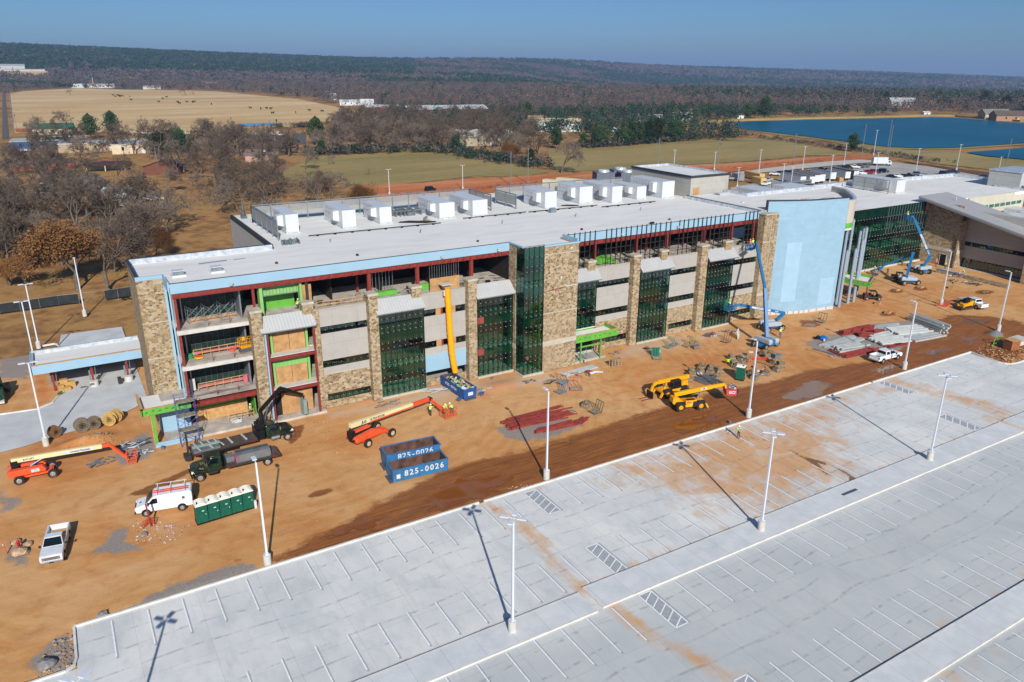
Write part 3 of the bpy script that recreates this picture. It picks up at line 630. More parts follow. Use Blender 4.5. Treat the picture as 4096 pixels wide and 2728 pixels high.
# ---- facade modules
def wall(x0,x1,wz=True,blue=False,w3=None):
    """panel wall between bays with two ribbon windows and a stone base"""
    y=96.4
    def seg(m,a,b): m.box(x0,y,a,x1,y+.3,b)
    m=MB(); seg(m,5.1 if not blue else 5.1,6.0); seg(m,7.0,10.85); seg(m,11.85,14.25); B(m,'wall_panel',Mt['panel'])
    m=MB(); m.box(x0,y-.06,14.25,x1,y+.45,14.33); m.box(x0,y-.05,4.95,x1,y+.1,5.1); B(m,'wall_trim',Mt['cap'])
    sx0,sx1=w3 or (x0+.9,x1-.6)
    if blue:
        m=MB(); m.box(x0,y,0,x1,y+.3,1.1); m.box(x0,y,1.1,x0+.35,y+.3,2.3); m.box(x1-.25,y,1.1,x1,y+.3,2.3); B(m,'stone_base',Mt['stone'])
        m=MB(); m.box(x0,y-.03,2.3,x1-.1,y+.3,4.95); B(m,'blue_wrap',Mt['bluewrap'])
    else:
        m=MB(); m.box(x0,y,0,x1,y+.3,1.05); m.box(x0,y,2.05,x1,y+.3,4.95); m.box(x0,y,1.05,sx0,y+.3,2.05); m.box(sx1,y,1.05,x1,y+.3,2.05); B(m,'stone_base',Mt['stone'])
    wins=[(x0,x1,6.0,7.0),(x0,x1,10.85,11.85)]+([] if blue else [(sx0,sx1,1.05,2.05)])
    for a,b,c,d_ in wins:
        gaps=[(a,b)]
        if blue: gaps=[(a,a+2.15),(b-2.2,b)]
        for g0,g1 in gaps:
            w_=MB(); w_.box(g0,y+.1,c,g1,y+.13,d_); wo=B(w_,'window',Mt['glass'])
            f=MB(); f.box(g0,y+.06,c,g1,y+.16,c+.06); f.box(g0,y+.06,d_-.06,g1,y+.16,d_)
            n=max(2,round((g1-g0)/.95))
            for i in range(n+1): q=g0+(g1-g0)*i/n; f.box(q-.025,y+.05,c,q+.025,y+.17,d_)
            for i in range(n): q=g0+(g1-g0)*(i+.5)/n; f.box(q-.03,y+.03,(c+d_)/2-.03,q+.02,y+.06,(c+d_)/2+.02,1)
            o=f.build('window_frame',[Mt['mull'],Mt['clip']],None); o.parent=wo
            l=BR.location; o.data.transform(Matrix.Translation((-l.x,-l.y,-l.z)))
        if blue:
            m=MB(); m.box(a+2.15,y+.1,c,a+3.0,y+.14,d_); m.box(b-3.0,y+.1,c,b-2.2,y+.14,d_); B(m,'plywood_board',Mt['ply'])
            m=MB(); m.box(a+3.0,y+.1,c-.1,a+3.3,y+.16,d_+.1); B(m,'chute_bracket',Mt['red'])
def pier(x0,x1,z1=15.4,cap=True,y0=95.35,y1=96.9,zb=0):
    m=MB(); m.box(x0,y0,zb,x1,y1,z1); po=B(m,'stone_pier',Mt['stone'])
    if cap:
        m=MB(); m.box(x0-.1,y0-.1,z1,x1+.1,y1+.1,z1+.32); o=m.build('pier_cap',Mt['cap'],None); o.parent=po; l=BR.location; o.data.transform(Matrix.Translation((-l.x,-l.y,-l.z)))
Mt['flr']=pm('pale screed','#d2d6c6',.9,0,.15,.8)
def bay(x0,x1,y=95.7,fl=True,z0=.22,z1=12.5,sp=((3.1,4.6),(8.2,9.75)),depth=.9,n=7,kerb=True,top=None,red=()):
    m=MB(); m.box(x0,y,z0,x1,y+.03,z1)
    m.box(x0,y+.03,z0,x0+.03,y+depth,z1)
    if depth>1.5 or x0>90: pass
    g_=B(m,'bay_glass',Mt['glass'])
    m=MB()
    for z in (4.7,9.35)+((14.05,) if z1>15 else ()): m.box(x0+.12,y+.12,z-.2,x1-.05,102.5,z+.02)
    m.box(x0+.12,y+.12,.1,x1-.05,102.5,.28)
    B(m,'bay_floor',Mt['flr'])
    m=MB()
    for a,b in sp: m.box(x0+.04,y+.05,a,x1-.04,y+.1,b); m.box(x0+.05,y+.1,a,x0+.1,y+depth,b)
    if top: m.box(x0+.04,y+.05,top,x1-.04,y+.1,z1,1); m.box(x0+.05,y+.1,top,x0+.1,y+depth,z1,1)
    B(m,'spandrel_panel',[Mt['spandrel'],Mt['sptop']])
    m=MB(); hs=[z0,z1]+[v for a,b in sp for v in(a,b)]
    lv=sorted(hs); ex=[]
    for a,b in zip(lv,lv[1:]):
        if b-a>2.5: ex+= [b-.75,a+.75]
    hs+=ex
    for i in range(n+1):
        q=x0+(x1-x0)*i/n; m.box(q-.03,y-.03,z0,q+.03,y+.16,z1)
    for h in hs: m.box(x0,y-.02,h-.03,x1,y+.14,h+.03)
    for j in (.5,1): m.box(x0-.02,y+depth*j-.03,z0,x0+.05,y+depth*j+.03,z1)
    for h in hs:
        m.box(x0-.02,y,h-.03,x0+.05,y+depth,h+.03)
        for i in range(n): q=x0+(x1-x0)*(i+.5)/n; m.box(q-.035,y-.06,h-.03,q+.035,y-.02,h+.03,1)
    B(m,'mullions',[Mt['mull'],Mt['clip']])
    if kerb: m=MB(); m.box(x0-.25,y-.3,-.1,x1+.15,y+depth,z0); B(m,'plinth',Mt['cap'])
def awning(x0,x1,yf=94.95,yb=96.7,zf=12.75,zb=14.35):
    m=MB(); t=.09
    m.add([(x0,yf,zf),(x1,yf,zf),(x1,yb,zb),(x0,yb,zb),(x0,yf,zf+t),(x1,yf,zf+t),(x1,yb,zb+t),(x0,yb,zb+t)],[(0,3,2,1),(4,5,6,7),(0,1,5,4),(1,2,6,5),(2,3,7,6),(3,0,4,7)])
    n=int((x1-x0)/.42)
    for i in range(n+1):
        q=x0+(x1-x0)*i/n; m.bar((q,yf+.01,zf+t+.02),(q,yb,zb+t+.02),.035,.06)
    o=B(m,'awning',Mt['seam'])
    m=MB(); m.box(x0,yf-.02,zf-.14,x1,yf+.04,zf); m.add([(x0+.03,yf+.1,zf-.1),(x0+.03,yb,zf-.1),(x0+.03,yb,zb-.1)],[(0,1,2)]); B(m,'awning_edge',Mt['galv'])
for a in ((19.95,27.0),(35.45,42.6),(50.9,57.45),(67.2,73.6),(81.9,89.0),(97.1,104.2)): awning(*a)
wall(27.2,34.7,w3=(28.2,34.5)); wall(42.7,50.3,blue=True); wall(73.2,80.6,w3=(75.9,80.3)); wall(88.5,95.9,w3=(89.8,95.6)); wall(103.5,111.2,w3=(105.1,110.8))
for a in ((18.95,20.3),(34.45,35.75),(49.65,51.05),(80.3,81.7),(95.3,96.85)): pier(*a)
m=MB(); m.box(26.9,95.9,0,27.75,96.7,14.25); B(m,'stone_pier',Mt['stone'])
for a in ((25.75,27.15),(41.2,42.55),(71.65,73.05),(86.85,88.3),(101.8,103.3)): pier(*a,15.3,True,96.15,97.3,12.6)
bay(35.85,42.65,n=8); bay(51.4,57.4,n=7); bay(82.2,88.6,n=8); bay(97.35,103.6,n=8); bay(67.3,73.1,z0=4.75,sp=((4.75,4.8),(8.2,9.75)),n=6,kerb=False)
m=MB(); m.box(51.3,95.6,8.6,52.3,95.68,9.6); m.box(51.3,95.6,3.6,52.3,95.68,4.6); m.box(58,92.58,2.6,58.35,92.66,3.2); B(m,'unglazed_opening',pm('red primer','#8a4038',.6))
# central tower
m=MB(); m.box(60.95,92.7,0,67.15,93.1,19.75); m.box(66.8,93.1,0,67.15,97.2,19.75); m.box(57.4,94.95,0,57.75,97.0,19.9); B(m,'stone_tower',Mt['stone'])
m=MB()
m.box(60.93,92.66,18.5,67.18,92.7,18.62); m.box(60.93,92.66,9.4,67.18,92.7,9.55); m.box(60.93,92.64,4.2,67.18,92.7,5.0); m.box(57.36,94.9,3.8,57.4,97,4.6); m.box(57.36,94.9,9.4,57.4,97,9.55); B(m,'stone_band',Mt['cap'])
m=MB(); m.box(60.9,92.6,19.75,67.25,92.95,20.0); m.box(67.0,92.95,19.75,67.25,97,20.3); m.box(57.3,92.9,19.95,57.5,97,20.15); B(m,'tower_fascia',Mt['bluewrap'])
bay(57.5,60.93,y=92.7,z1=19.95,sp=((3.0,4.6),(7.8,9.4),(12.4,14.0),(17.1,18.5)),depth=2.25,n=4,top=18.5)
m=MB(); m.box(60.6,93.3,.3,60.9,96.5,18); B(m,'lime_column',Mt['greend'])
m=MB(); m.box(64.8,92.62,13.3,67.1,92.68,13.42,1); m.bar((61.0,92.64,12.9),(64.8,92.64,13.25),.06,.09); m.bar((63.4,92.64,13.1),(63.9,92.64,12.0),.05); m.box(65.6,92.62,19.0,65.95,92.68,19.3,1); m.box(63.9,92.62,14.6,64.2,92.68,15.0,1); B(m,'wall_flashing',[Mt['red'],Mt['whited']])
# right far pier
m=MB(); m.box(110.2,95.3,0,111.9,96.9,19.6); m.box(112.05,95.1,0,113.5,96.9,19.6); B(m,'stone_pier',Mt['stone'])
m=MB(); m.box(111.9,95.2,0,112.05,96.9,19.7); m.box(110.15,95.25,14.5,113.55,95.3,14.65); m.box(110.15,95.25,9.4,113.55,95.3,9.55); m.box(110.15,95.22,4.4,113.55,95.3,5.0); m.box(110.1,95,19.6,113.6,97,19.8); B(m,'stone_band',Mt['cap'])
# stud grid in front of upper floor right
m=MB(); x=67.9;i=0
while x<110.3:
    if not (73.9+.0<x<74.9 or 89.3<x<90 or 104.3<x<106.2): m.box(x-.045,96.62,14.2,x+.045,96.76,20.35)
    x+=1.0 if i%6 else 1.25; i+=1
xs=[(67.6,72.6),(75.0,81.6),(82.8,88.4),(89.9,96.9),(98.0,103.6),(106.3,109.9)]
for a,b in xs:
    for z in (15.2,16.1,17.1): m.box(a+ (0 if z>16 else .6),96.66,z,b-(0 if z<16 else .7),96.74,z+.07)
B(m,'stud_framing',Mt['stud'])
# entry canopy centre
def canopy(pts,z0,z1,name='entry_canopy',posts=()):
    m=MB(); m.prism(pts,z0,z0+.35); B(m,name,Mt['roof'])
    m=MB(); m.wallx(pts+[pts[0]],z0-.15,z1,.14); B(m,'canopy_fascia',Mt['lime'])
    m=MB(); m.wallx(pts+[pts[0]],z1,z1+.05,.26); B(m,'canopy_trim',Mt['wood'])
canopy([(67.2,92.75),(75.5,92.75),(75.5,96.3),(67.2,96.3)],3.75,4.75)
def marks(x0,x1,y,z,n):
    m=MB()
    for i in range(n):
        x=x0+(x1-x0)*(i+.5)/n; s=(i%2)*.12; m.bar((x-.14,y,z-.1+s),(x+.12,y,z+.1+s),.05); m.bar((x+.04,y,z+.02+s),(x+.14,y,z-.1+s),.05)
    B(m,'sheathing_print',pm('print green','#1f5a22',.7))
marks(67.4,75.3,92.66,4.2,8)
m=MB()
for x in (68.5,72.4): m.box(x-.09,93.0,0,x+.09,93.2,3.6)
m.box(68.6,93.0,2.55,72.4,93.15,2.75); B(m,'lime_post',Mt['lime'])
m=MB(); m.box(73.3,94.6,0,73.5,94.8,3.8); B(m,'steel_post',Mt['red'])
m=MB(); m.box(67.2,93.2,-.1,73.6,97,.25); B(m,'entry_slab',Mt['conc'])
m=MB(); m.box(67.3,96.6,.3,73.2,96.9,4.3); m.box(67.2,93,.3,67.26,97,3.6); B(m,'inner_wall',Mt['dark'])
m=MB(); m.box(73.15,96.2,0,75.8,96.42,4.95); B(m,'stone_base',Mt['stone'])
# left corner entry canopy (x 4.6..10.3, y 96..)
CP=[(5.2,96.0),(10.6,96.0),(10.6,101.4),(5.2,101.4)]
m=MB(); m.prism(CP,4.35,4.7); B(m,'entry_canopy',Mt['roof'])
m=MB(); m.box(5.1,95.9,4.3,10.7,96.05,5.15); m.box(5.05,95.9,4.3,5.2,101.5,5.15); B(m,'canopy_fascia',Mt['lime'])
marks(5.2,10.5,95.87,4.75,7)
m=MB(); m.box(5.0,95.85,5.15,10.75,96.12,5.22); m.box(5.0,95.85,5.15,5.3,101.5,5.22); B(m,'canopy_trim',Mt['wood'])
m=MB(); m.box(7.6,98.4,4.7,10.4,101.2,4.85); B(m,'raw_deck',Mt['conc'])
m=MB(); m.box(6.05,95.95,.1,6.4,96.25,4.3); m.box(5.95,96.3,.1,6.05,97.0,4.3,1); B(m,'lime_post',[Mt['lime'],Mt['wood']])
m=MB(); m.box(7.3,99.2,.2,10.8,99.4,4.3); m.box(7.2,99.2,.2,7.35,101.3,4.3); B(m,'blue_wrap',Mt['bluewrap'])
m=MB(); m.box(6.0,95.7,-.1,11.5,95.95,.35); m.box(6.2,95.6,.35,9.3,95.8,.6); B(m,'footing_wrap',Mt['bluewrap'])

# ------------------------------------------------------------------ curved wall and right wings
def arc(pts,n=6):
    "Catmull-Rom through 2D points"
    out=[]; P_=[pts[0]]+list(pts)+[pts[-1]]
    for i in range(1,len(P_)-2):
        p0,p1,p2,p3=[Vector(q) for q in P_[i-1:i+3]]
        for k in range(n):
            t=k/n; q=.5*((2*p1)+(p2-p0)*t+(2*p0-5*p1+4*p2-p3)*t*t+(3*p1-p0-3*p2+p3)*t**3); out.append((q.x,q.y))
    out.append(tuple(pts[-1])); return out
cw=arc([(112.3,97.0),(114.9,95.6),(117.6,94.5),(120.5,93.5),(123.7,93.0),(128.9,92.2)],5)
def ribbon(pts,z0,z1,t=.25,mi=0,m=None):
    m=m or MB(); n=len(pts); L=[];Q=[]
    for i,p in enumerate(pts):
        a=Vector(pts[max(0,i-1)]);b=Vector(pts[min(n-1,i+1)]); d_=(b-a).normalized(); q=Vector((-d_.y,d_.x))*t
        L.append(p);Q.append((p[0]+q.x,p[1]+q.y))
    vs=[(x,y,z) for z in(z0,z1) for x,y in L]+[(x,y,z) for z in(z0,z1) for x,y in Q]
    fs=[]
    for i in range(n-1):
        fs+=[(i,i+1,n+i+1,n+i),(2*n+i+1,2*n+i,3*n+i,3*n+i+1),(n+i,n+i+1,3*n+i+1,3*n+i),(i+1,i,2*n+i,2*n+i+1)]
    fs+=[(0,n,3*n,2*n),(n-1,3*n-1,4*n-1,2*n-1)]
    return m.add(vs,fs,mi)
B(ribbon(cw,.5,21.75),'curved_wall',Mt['bluewall'],smooth=False)
m=ribbon(arc([(112.2,96.98),(114.9,95.58),(117.6,94.48)],4),21.7,21.95,.3); ribbon(arc([(117.6,94.48),(120.5,93.48),(123.7,92.98),(128.9,92.18)],4),21.7,21.9,.35,0,m); m.box(112.2,96.9,19.7,112.5,97.3,21.9); B(m,'curved_coping',Mt['asph'])
m=ribbon([(x,y-.012) for x,y in cw[8:14]],2.5,14,.01); ribbon([(x,y-.012) for x,y in cw[21:25]],1.2,6.5,.01,0,m); B(m,'membrane_patch',Mt['bluepatch'])
m=ribbon(cw,-.1,.5,.2); B(m,'wall_footing',Mt['concl'])
m=MB(); 
for q in cw[3:-1:2]: m.box(q[0]-.03,q[1]-.08,.0,q[0]+.03,q[1]-.02,.5)
B(m,'footing_ties',Mt['red'])
DRP=[(128.9,92.15),(130.6,92.2),(132.0,92.9),(133.6,94.2),(136.0,96.4),(138.6,99.2),(141.1,102.2),(142.0,105.9)]
# drum band behind the blue wall
dr=arc(DRP,5)
B(ribbon(dr,16.9,21.15,.4),'drum_wall',pm('tan stucco','#b3aa9c',.85,0,.05,.6),smooth=False)
B(ribbon(dr[:-5],15.9,16.9,.4),'drum_sheathing',Mt['lime'])
B(ribbon([(x,y-.05) for x,y in dr],15.5,15.9,.6),'drum_soffit',Mt['white'])
B(ribbon(dr,21.15,21.3,.55),'drum_coping',Mt['flash'])
rf=[(112.1,97.0)]+cw[1:]+dr+[(142,110.2),(121.3,110.2),(121.6,116.2),(112.1,116.2)]
m=MB(); m.prism([(x,y+.2) if y<97 else (x,y) for x,y in rf],19.3,20.1); B(m,'roof',Mt['roof'])
m=MB(); m.wallx([(110.75,97.2),(110.75,116.9)],19.5,20.1,.35); m.wallx([(121.3,116.4),(121.3,110.3),(142,110.3)],20.1,20.75,.25); m.wallx([(121.3,110.9),(142,110.9)],19.2,19.9,.3); B(m,'parapet',Mt['flash'])
m=MB(); m.wallx([(111.0,97.2),(111.0,116.9)],20.1,20.18,.22); B(m,'parapet_joint',Mt['asph'])
m=MB(); m.cbox((118.2,114.3,20.5),(2.6,1.8,.12)); m.cbox((118.2,114.3,20.35),(2.2,1.4,.4)); m.cbox((114.5,105,20.2),(.5,.4,.25)); B(m,'roof_hatch',Mt['whited'])
m=MB()
for i in range(16): m.cbox((131+rnd.uniform(-3,4),99+rnd.uniform(-2,3),20.2),(rnd.uniform(.6,2.2),.25,.12),rnd.uniform(-.3,.3),rnd.randint(0,1))
B(m,'roof_scraps',[Mt['bluewrap'],Mt['wood']])
# penthouse
m=MB(); m.box(112.1,117,19.3,122.7,135.8,23.55); B(m,'penthouse',mk_panel('penthouse panel','#a9a69e',2.7,1.7,(0,-.3,0)))
m=MB(); m.wallx([(112.0,116.9),(122.8,116.9),(122.8,135.9),(112.0,135.9),(112.0,116.9)],23.55,23.95,.22); B(m,'penthouse_coping',Mt['asph'])
m=MB(); m.wallx([(112.25,117.2),(122.5,117.2),(122.5,135.6),(112.25,135.6),(112.25,117.2)],23.5,23.98,.2); B(m,'penthouse_parapet',Mt['flash'])
m=MB(); m.box(112.4,117.3,23.5,122.3,135.5,23.6); m.box(112,116.95,19.4,122.8,117,19.75); B(m,'penthouse_roof',Mt['roof'])
m=MB(); m.box(112.95,116.9,19.8,114.5,116.98,21.5); B(m,'plywood_door',Mt['ply'])
# lower rear roof at 14.4
m=MB(); m.prism([(112,110.9),(142,110.9),(142,108.6),(182,108.6),(182,109),(196,107),(222,106.5),(224,118),(232,122),(232,132.5),(190,136),(112,136)],13.6,14.4); B(m,'lower_roof',Mt['roof'])
m=MB(); m.wallx([(142,136),(190,136),(231.9,132.4),(231.9,121.5)],13.4,15.3,.3); m.wallx([(129,129.5),(172,133)],14.4,15.6,.3); m.wallx([(222,115),(222,107)],14.4,14.9,.3); B(m,'parapet',Mt['flash'])
m=MB(); m.box(150,136,0,190,136.2,14); m.box(196,106.6,7,222,106.8,14.4); m.box(190.2,107.6,7,196,107.8,14.4); B(m,'rear_wall',pm('cream wall','#b5b09f',.85,0,.05,.5))
m=MB()
for i in range(7): m.box(203+i*2.6,106.5,11.2,205+i*2.6,106.6,12.0)
for i in range(3): m.box(199+i*1.4,106.5,10.2,200.1+i*1.4,106.6,10.8)
B(m,'window_strip',Mt['spandrel'])
m=MB(); m.box(190,60,8.2,240,106.6,8.6); B(m,'lower_roof',Mt['roof'])
# glass curtain wall to the right
def curtain(x0,x1,y,z0,z1,n,bands,skip=()):
    m=MB(); m.box(x0,y,z0,x1,y+.04,z1); B(m,'curtain_glass',Mt['glass'])
    m=MB()
    for a,b in bands: m.box(x0,y+.06,a,x1,y+.12,b)
    for q in (x0+5,x0+13,x0+22,x0+31): 
        if q<x1: m.box(q,y+.13,z0,q+1.1,y+.18,z1)
    B(m,'spandrel_panel',Mt['spandrel'])
    m=MB()
    for i in range(n+1):
        q=x0+(x1-x0)*i/n; hi=z1
        m.box(q-.03,y-.03,z0,q+.03,y+.1,z1,0)
        if not .28<i/n<.6: m.box(q-.035,y-.12,z1-6.5,q+.035,y-.03,z1,2)
    hs=[z0,z1]+[v for b in bands for v in b]+[7.1,3.0 if z1>10 else 2]
    for h in hs:
        m.box(x0,y-.02,h-.03,x1,y+.08,h+.03,0)
        for i in range(n): q=x0+(x1-x0)*(i+.5)/n; m.box(q-.05,y-.07,h-.04,q+.05,y-.02,h+.04,1)
    B(m,'mullions',[Mt['mull'],Mt['clip'],Mt['galv']])
curtain(143,181.9,108.4,.2,14.5,38,((3.7,5.0),(8.0,9.4),(12.2,14.5)))
m=MB()
for z in (.2,4.6,9.2): m.box(142,108.7,z-.3,182,118,z)
B(m,'floor_slab',Mt['flr'])
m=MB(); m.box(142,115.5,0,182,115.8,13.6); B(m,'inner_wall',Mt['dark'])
m=MB(); m.box(142,108.0,-.1,182,108.5,.25); B(m,'plinth',Mt['concl'])
m=MB(); m.box(181.2,108.3,12.4,181.95,108.38,14.7); B(m,'pink_board',Mt['purple'])
# curtain under drum
cu=arc([(127.5,94.5),(131,95.0),(134.5,96.2),(138,98.5),(141.5,102.5),(144,108.4)],6)
B(ribbon(cu,.2,16,.05),'curtain_glass',Mt['glass'])
m=ribbon(cu,3.7,5,.1); ribbon(cu,8.4,9.6,.1,0,m); ribbon(cu,12.6,14.2,.1,0,m); B(m,'spandrel_panel',Mt['spandrel'])
m=MB()
for q in cu: m.box(q[0]-.06,q[1]-.12,.2,q[0]+.06,q[1],15.6)
B(m,'mullions',Mt['mull'])
m=MB(); m.prism(cu+[(140,112),(128,112)],4.3,4.6); m.prism(cu+[(140,112),(128,112)],9,9.2); m.prism(cu+[(140,112),(128,112)],-.2,.2); m.box(128,106,0,142,106.2,16); B(m,'floor_slab',Mt['concd'])
for (x,y,h) in ((131,92.45,11.2),(134.6,93.15,11.0),(138.5,94.6,12.2),(141.6,96.3,14),(144.8,99.0,13.0),(132.2,94.0,15.5),(155.3,107.0,10),(147.2,103.5,14)):
    m=MB(); m.tube((x,y,-.1),(x,y,h),.3,n=14); m.box(x-.12,y-.12,h,x+.12,y+.12,h+.25); B(m,'round_column',Mt['colg'] if 'colg' in Mt else Mt.setdefault('colg',pm('grey primed column','#8b98a6',.55,0,.08,1)),smooth=False)
m=MB(); m.tube((136.6,93.3,-.1),(136.6,93.3,2.6),.3,n=12); B(m,'column_stub',Mt['colg'])
EC=[(137.2,97.4),(138.8,91.6),(144.1,94.5),(142.6,99.8)]
canopy(EC,3.2,4.05)
m=MB()
for i in range(6):
    t=(i+.5)/6; x=137.2+1.6*t; y=97.4-5.8*t; m.bar((x-.12,y-.1,3.55),(x-.06,y-.25,3.8),.05)
for i in range(3):
    t=(i+.5)/3; x=138.8+5.3*t; y=91.6+2.9*t; m.bar((x,y-.1,3.5),(x+.3,y,3.8),.05)
B(m,'sheathing_print',Mt['black'])
m=MB(); m.tube((138.6,92.2,0),(139.1,92.4,3.3),.07,n=6); m.tube((140.5,93.2,0),(140.5,93.2,3.3),.07,n=6); B(m,'shoring_post',Mt['red'])
# ---- right wing
m=MB(); m.box(181.9,99.6,0,182.3,108.4,14.6); m.box(181.5,99.2,0,184.2,99.6,11.2); m.box(181.2,80,0,184.4,84,9.8); B(m,'stone_wall',Mt['stone'])
m=MB(); m.box(181.84,99.6,3.4,181.9,108.4,4.25); m.box(181.84,99.6,9.2,181.9,108.4,9.3); m.box(181.45,99.15,3.4,184.2,99.2,4.25); B(m,'stone_band',Mt['cap'])
m=MB(); m.box(181.8,101.6,0,181.89,103.1,2.7); B(m,'doorway',Mt['black'])
m=MB(); m.box(181.78,101.45,0,181.86,101.6,2.8); m.box(181.78,103.1,0,181.86,103.2,2.8); m.box(181.78,101.45,2.7,181.86,103.2,2.8); B(m,'door_frame',Mt['white'])
m=MB(); m.box(184.3,84,2.35,184.8,99.3,5.25); m.box(184.3,84,6.25,184.8,99.3,13.5); B(m,'wing_wall',mk_panel('wing panel','#a9a6a1',3.9,1.9,(1,.35,0)))
m=MB(); m.box(184.5,84,.15,184.55,99.3,2.35); m.box(184.5,84,5.25,184.55,99.3,6.25); B(m,'wing_glass',Mt['glass'])
m=MB()
for i in range(19): 
    y=84+15.2*i/18; m.box(184.42,y-.04,.15,184.6,y+.04,2.35); 
    m.box(184.42,y-.03,5.25,184.6,y+.03,6.25,1)
m.box(184.42,84,.75,184.6,99.2,.82); m.box(184.42,84,.1,184.6,99.2,.2); B(m,'wing_mullions',[Mt['galv'],Mt['mull']])
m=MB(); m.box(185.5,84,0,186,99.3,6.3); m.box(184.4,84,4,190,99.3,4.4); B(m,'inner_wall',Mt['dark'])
m=MB(); m.box(183.6,80,-.2,185,99.2,.12); B(m,'plinth',Mt['concl'])
# sloped metal roof
def slab4(m,a,b,c,d_,t,mi=0):
    m.add([(*a[:2],a[2]-t),(*b[:2],b[2]-t),(*c[:2],c[2]-t),(*d_[:2],d_[2]-t),a,b,c,d_],[(0,3,2,1),(4,5,6,7),(0,1,5,4),(1,2,6,5),(2,3,7,6),(3,0,4,7)],mi)
sl_=(15.9-11)/(109-84.2)
def rz_(y): return 15.9-(109-y)*sl_
m=MB(); slab4(m,(178.9,109.3,rz_(109.3)),(178.9,55,rz_(55)),(190.5,55,rz_(55)),(190.5,109.3,rz_(109.3)),.25); B(m,'sloped_roof',mk_rib('ribbed roof','#abaaa9',.62,1,.86,.5,.2))
m=MB(); slab4(m,(178.85,109.35,rz_(109.35)-.25),(178.85,54.9,rz_(54.9)-.25),(179.15,54.9,rz_(54.9)-.25),(179.15,109.35,rz_(109.35)-.25),.45); slab4(m,(179.15,109.3,rz_(109.3)-.3),(179.15,55,rz_(55)-.3),(190.3,55,rz_(55)-.3),(190.3,109.3,rz_(109.3)-.3),.3); B(m,'roof_edge',pm('grey fascia','#7b7d80',.6))
m=MB()
for z in (0,): slab4(m,(184.6,84,rz_(84)-.3),(184.6,83.9,rz_(83.9)-.3),(190,83.9,rz_(83.9)-.3),(190,84,rz_(84)-.3),10)
m.box(184.3,99.3,6,184.8,108.4,13.2); B(m,'gable_wall',Mt['tanwall'])
m=MB(); m.tube((185.5,104,15),(185.5,104,15.9),.08,n=6); m.tube((185.5,104,15.6),(185.5,104.6,15.7),.12,n=6); B(m,'roof_vent',Mt['whited'])
# far right penthouse
FP=empty('rooftop_penthouse',(222,112,14.4),0,'grey panelled penthouse block at the far right roof with flat coping','penthouse')
m=MB(); m.box(222.2,108.5,14.4,234,117,18.6); m.build('wall',mk_panel('pent2','#aeb0ae',5,1.6),FP,world=True)
m=MB(); m.box(222,108.3,18.6,234.3,117.2,18.9); m.build('coping',Mt['flash'],FP,world=True)
m=MB(); m.add([(221.8,107,15.2),(236,100,16.6),(240,104,16.8),(226,111,15.6),(221.8,107,14.8),(236,100,16.2),(240,104,16.4),(226,111,15.2)],[(0,1,2,3),(7,6,5,4),(0,4,5,1),(1,5,6,2),(3,2,6,7),(0,3,7,4)]); m.build('low_roof',pm('grey edge','#8b8e92',.6),FP,world=True)
# retaining wall + capstones
RW=empty('retaining_wall',(174.5,90,0),0,'low stone retaining wall with partly laid pale capstones before the right wing','wall')
m=MB(); m.box(174.4,82.8,-.2,174.9,99.2,.85); m.build('wall',Mt['stone'],RW,world=True)
m=MB(); m.box(174.3,92.5,.85,175,99.3,.97); m.build('capstones',Mt['bluewrap'],RW,world=True)

# ------------------------------------------------------------------ rooftop equipment
def ahu(x0,x1,yf,yb,z0,h,hood=.5,name='air_handler',label=None,loc=None,door=4):
    o=empty(name,((x0+x1)/2,(yf+yb)/2,z0),0,label,'air handler','white air handlers along the main roof' )
    h+=.25; m=MB(); m.box(x0,yf,z0+.18,x1,yb,z0+h); m.build('casing',Mt['ahu'],o,world=True,bevel=.02)
    m=MB(); m.box(x0-.12,yf-.12,z0,x1+.12,yb+.12,z0+.18); m.build('curb',Mt['flash'],o,world=True)
    hy=yf+(yb-yf)*.12+.6
    m=MB(); m.add([(x0,hy,z0+.9),(x0-.95,hy,z0+1.2),(x0-.95,hy+1.3,z0+1.2),(x0,hy+1.3,z0+.9),(x0,hy,z0+h-.25),(x0-.95,hy,z0+h-.35),(x0-.95,hy+1.3,z0+h-.35),(x0,hy+1.3,z0+h-.25)],[(0,3,2,1),(4,5,6,7),(0,1,5,4),(1,2,6,5),(2,3,7,6),(3,0,4,7)]); m.build('intake_hood',Mt['white'],o,world=True)
    m=MB()
    y=hy+1.6
    while y<yb-.6:
        m.box(x0-.012,y,z0+.4,x0,y+.03,z0+h-.3); 
        for zz in (.8,1.6,2.3): m.box(x0-.05,y+.5,z0+zz,x0,y+.58,z0+zz+.12)
        y+=.95
    m.box(x0-.012,hy+1.5,z0+h*.5,x0,yb-.1,z0+h*.5+.03); m.build('access_doors',Mt['galvd'],o,world=True)
    return o
Mt['ahu']=pm('white enamel panel','#bfc2c4',.3,0,.04,.6)
_l=['leftmost white air handler, beside the louvred screen end','second white air handler from the left of the roof row','third white air handler, left of the roof pipework','fourth white air handler, right of the stacked pipes','fifth white air handler, with a raised rear top','sixth white air handler, right of the free standing louvre','seventh white air handler with its hood facing left','eighth white air handler, between two wider ones','small narrow white air handler next to the largest one','largest white air handler, closest to the penthouse block']
U=[(31.05,33.1,121.4,128.8,2.75),(40.1,42.4,120.9,130.5,2.7),(46.8,48.95,121.6,129.2,2.55),(57.5,60.45,120.85,129.8,2.5),(63.6,66.6,120.05,129.5,2.6),(79.1,81.75,120.5,128,2.85),(88.0,91.1,121.9,129.6,2.95),(93.9,96.4,119.3,129.2,2.95),(101.0,103.4,120.4,128,2.3),(106.4,109.6,119.0,129.2,3.1)]
for (a,b,c,d_,h),l in zip(U,_l): ahu(a,b,c,d_,19.55,h,label=l)
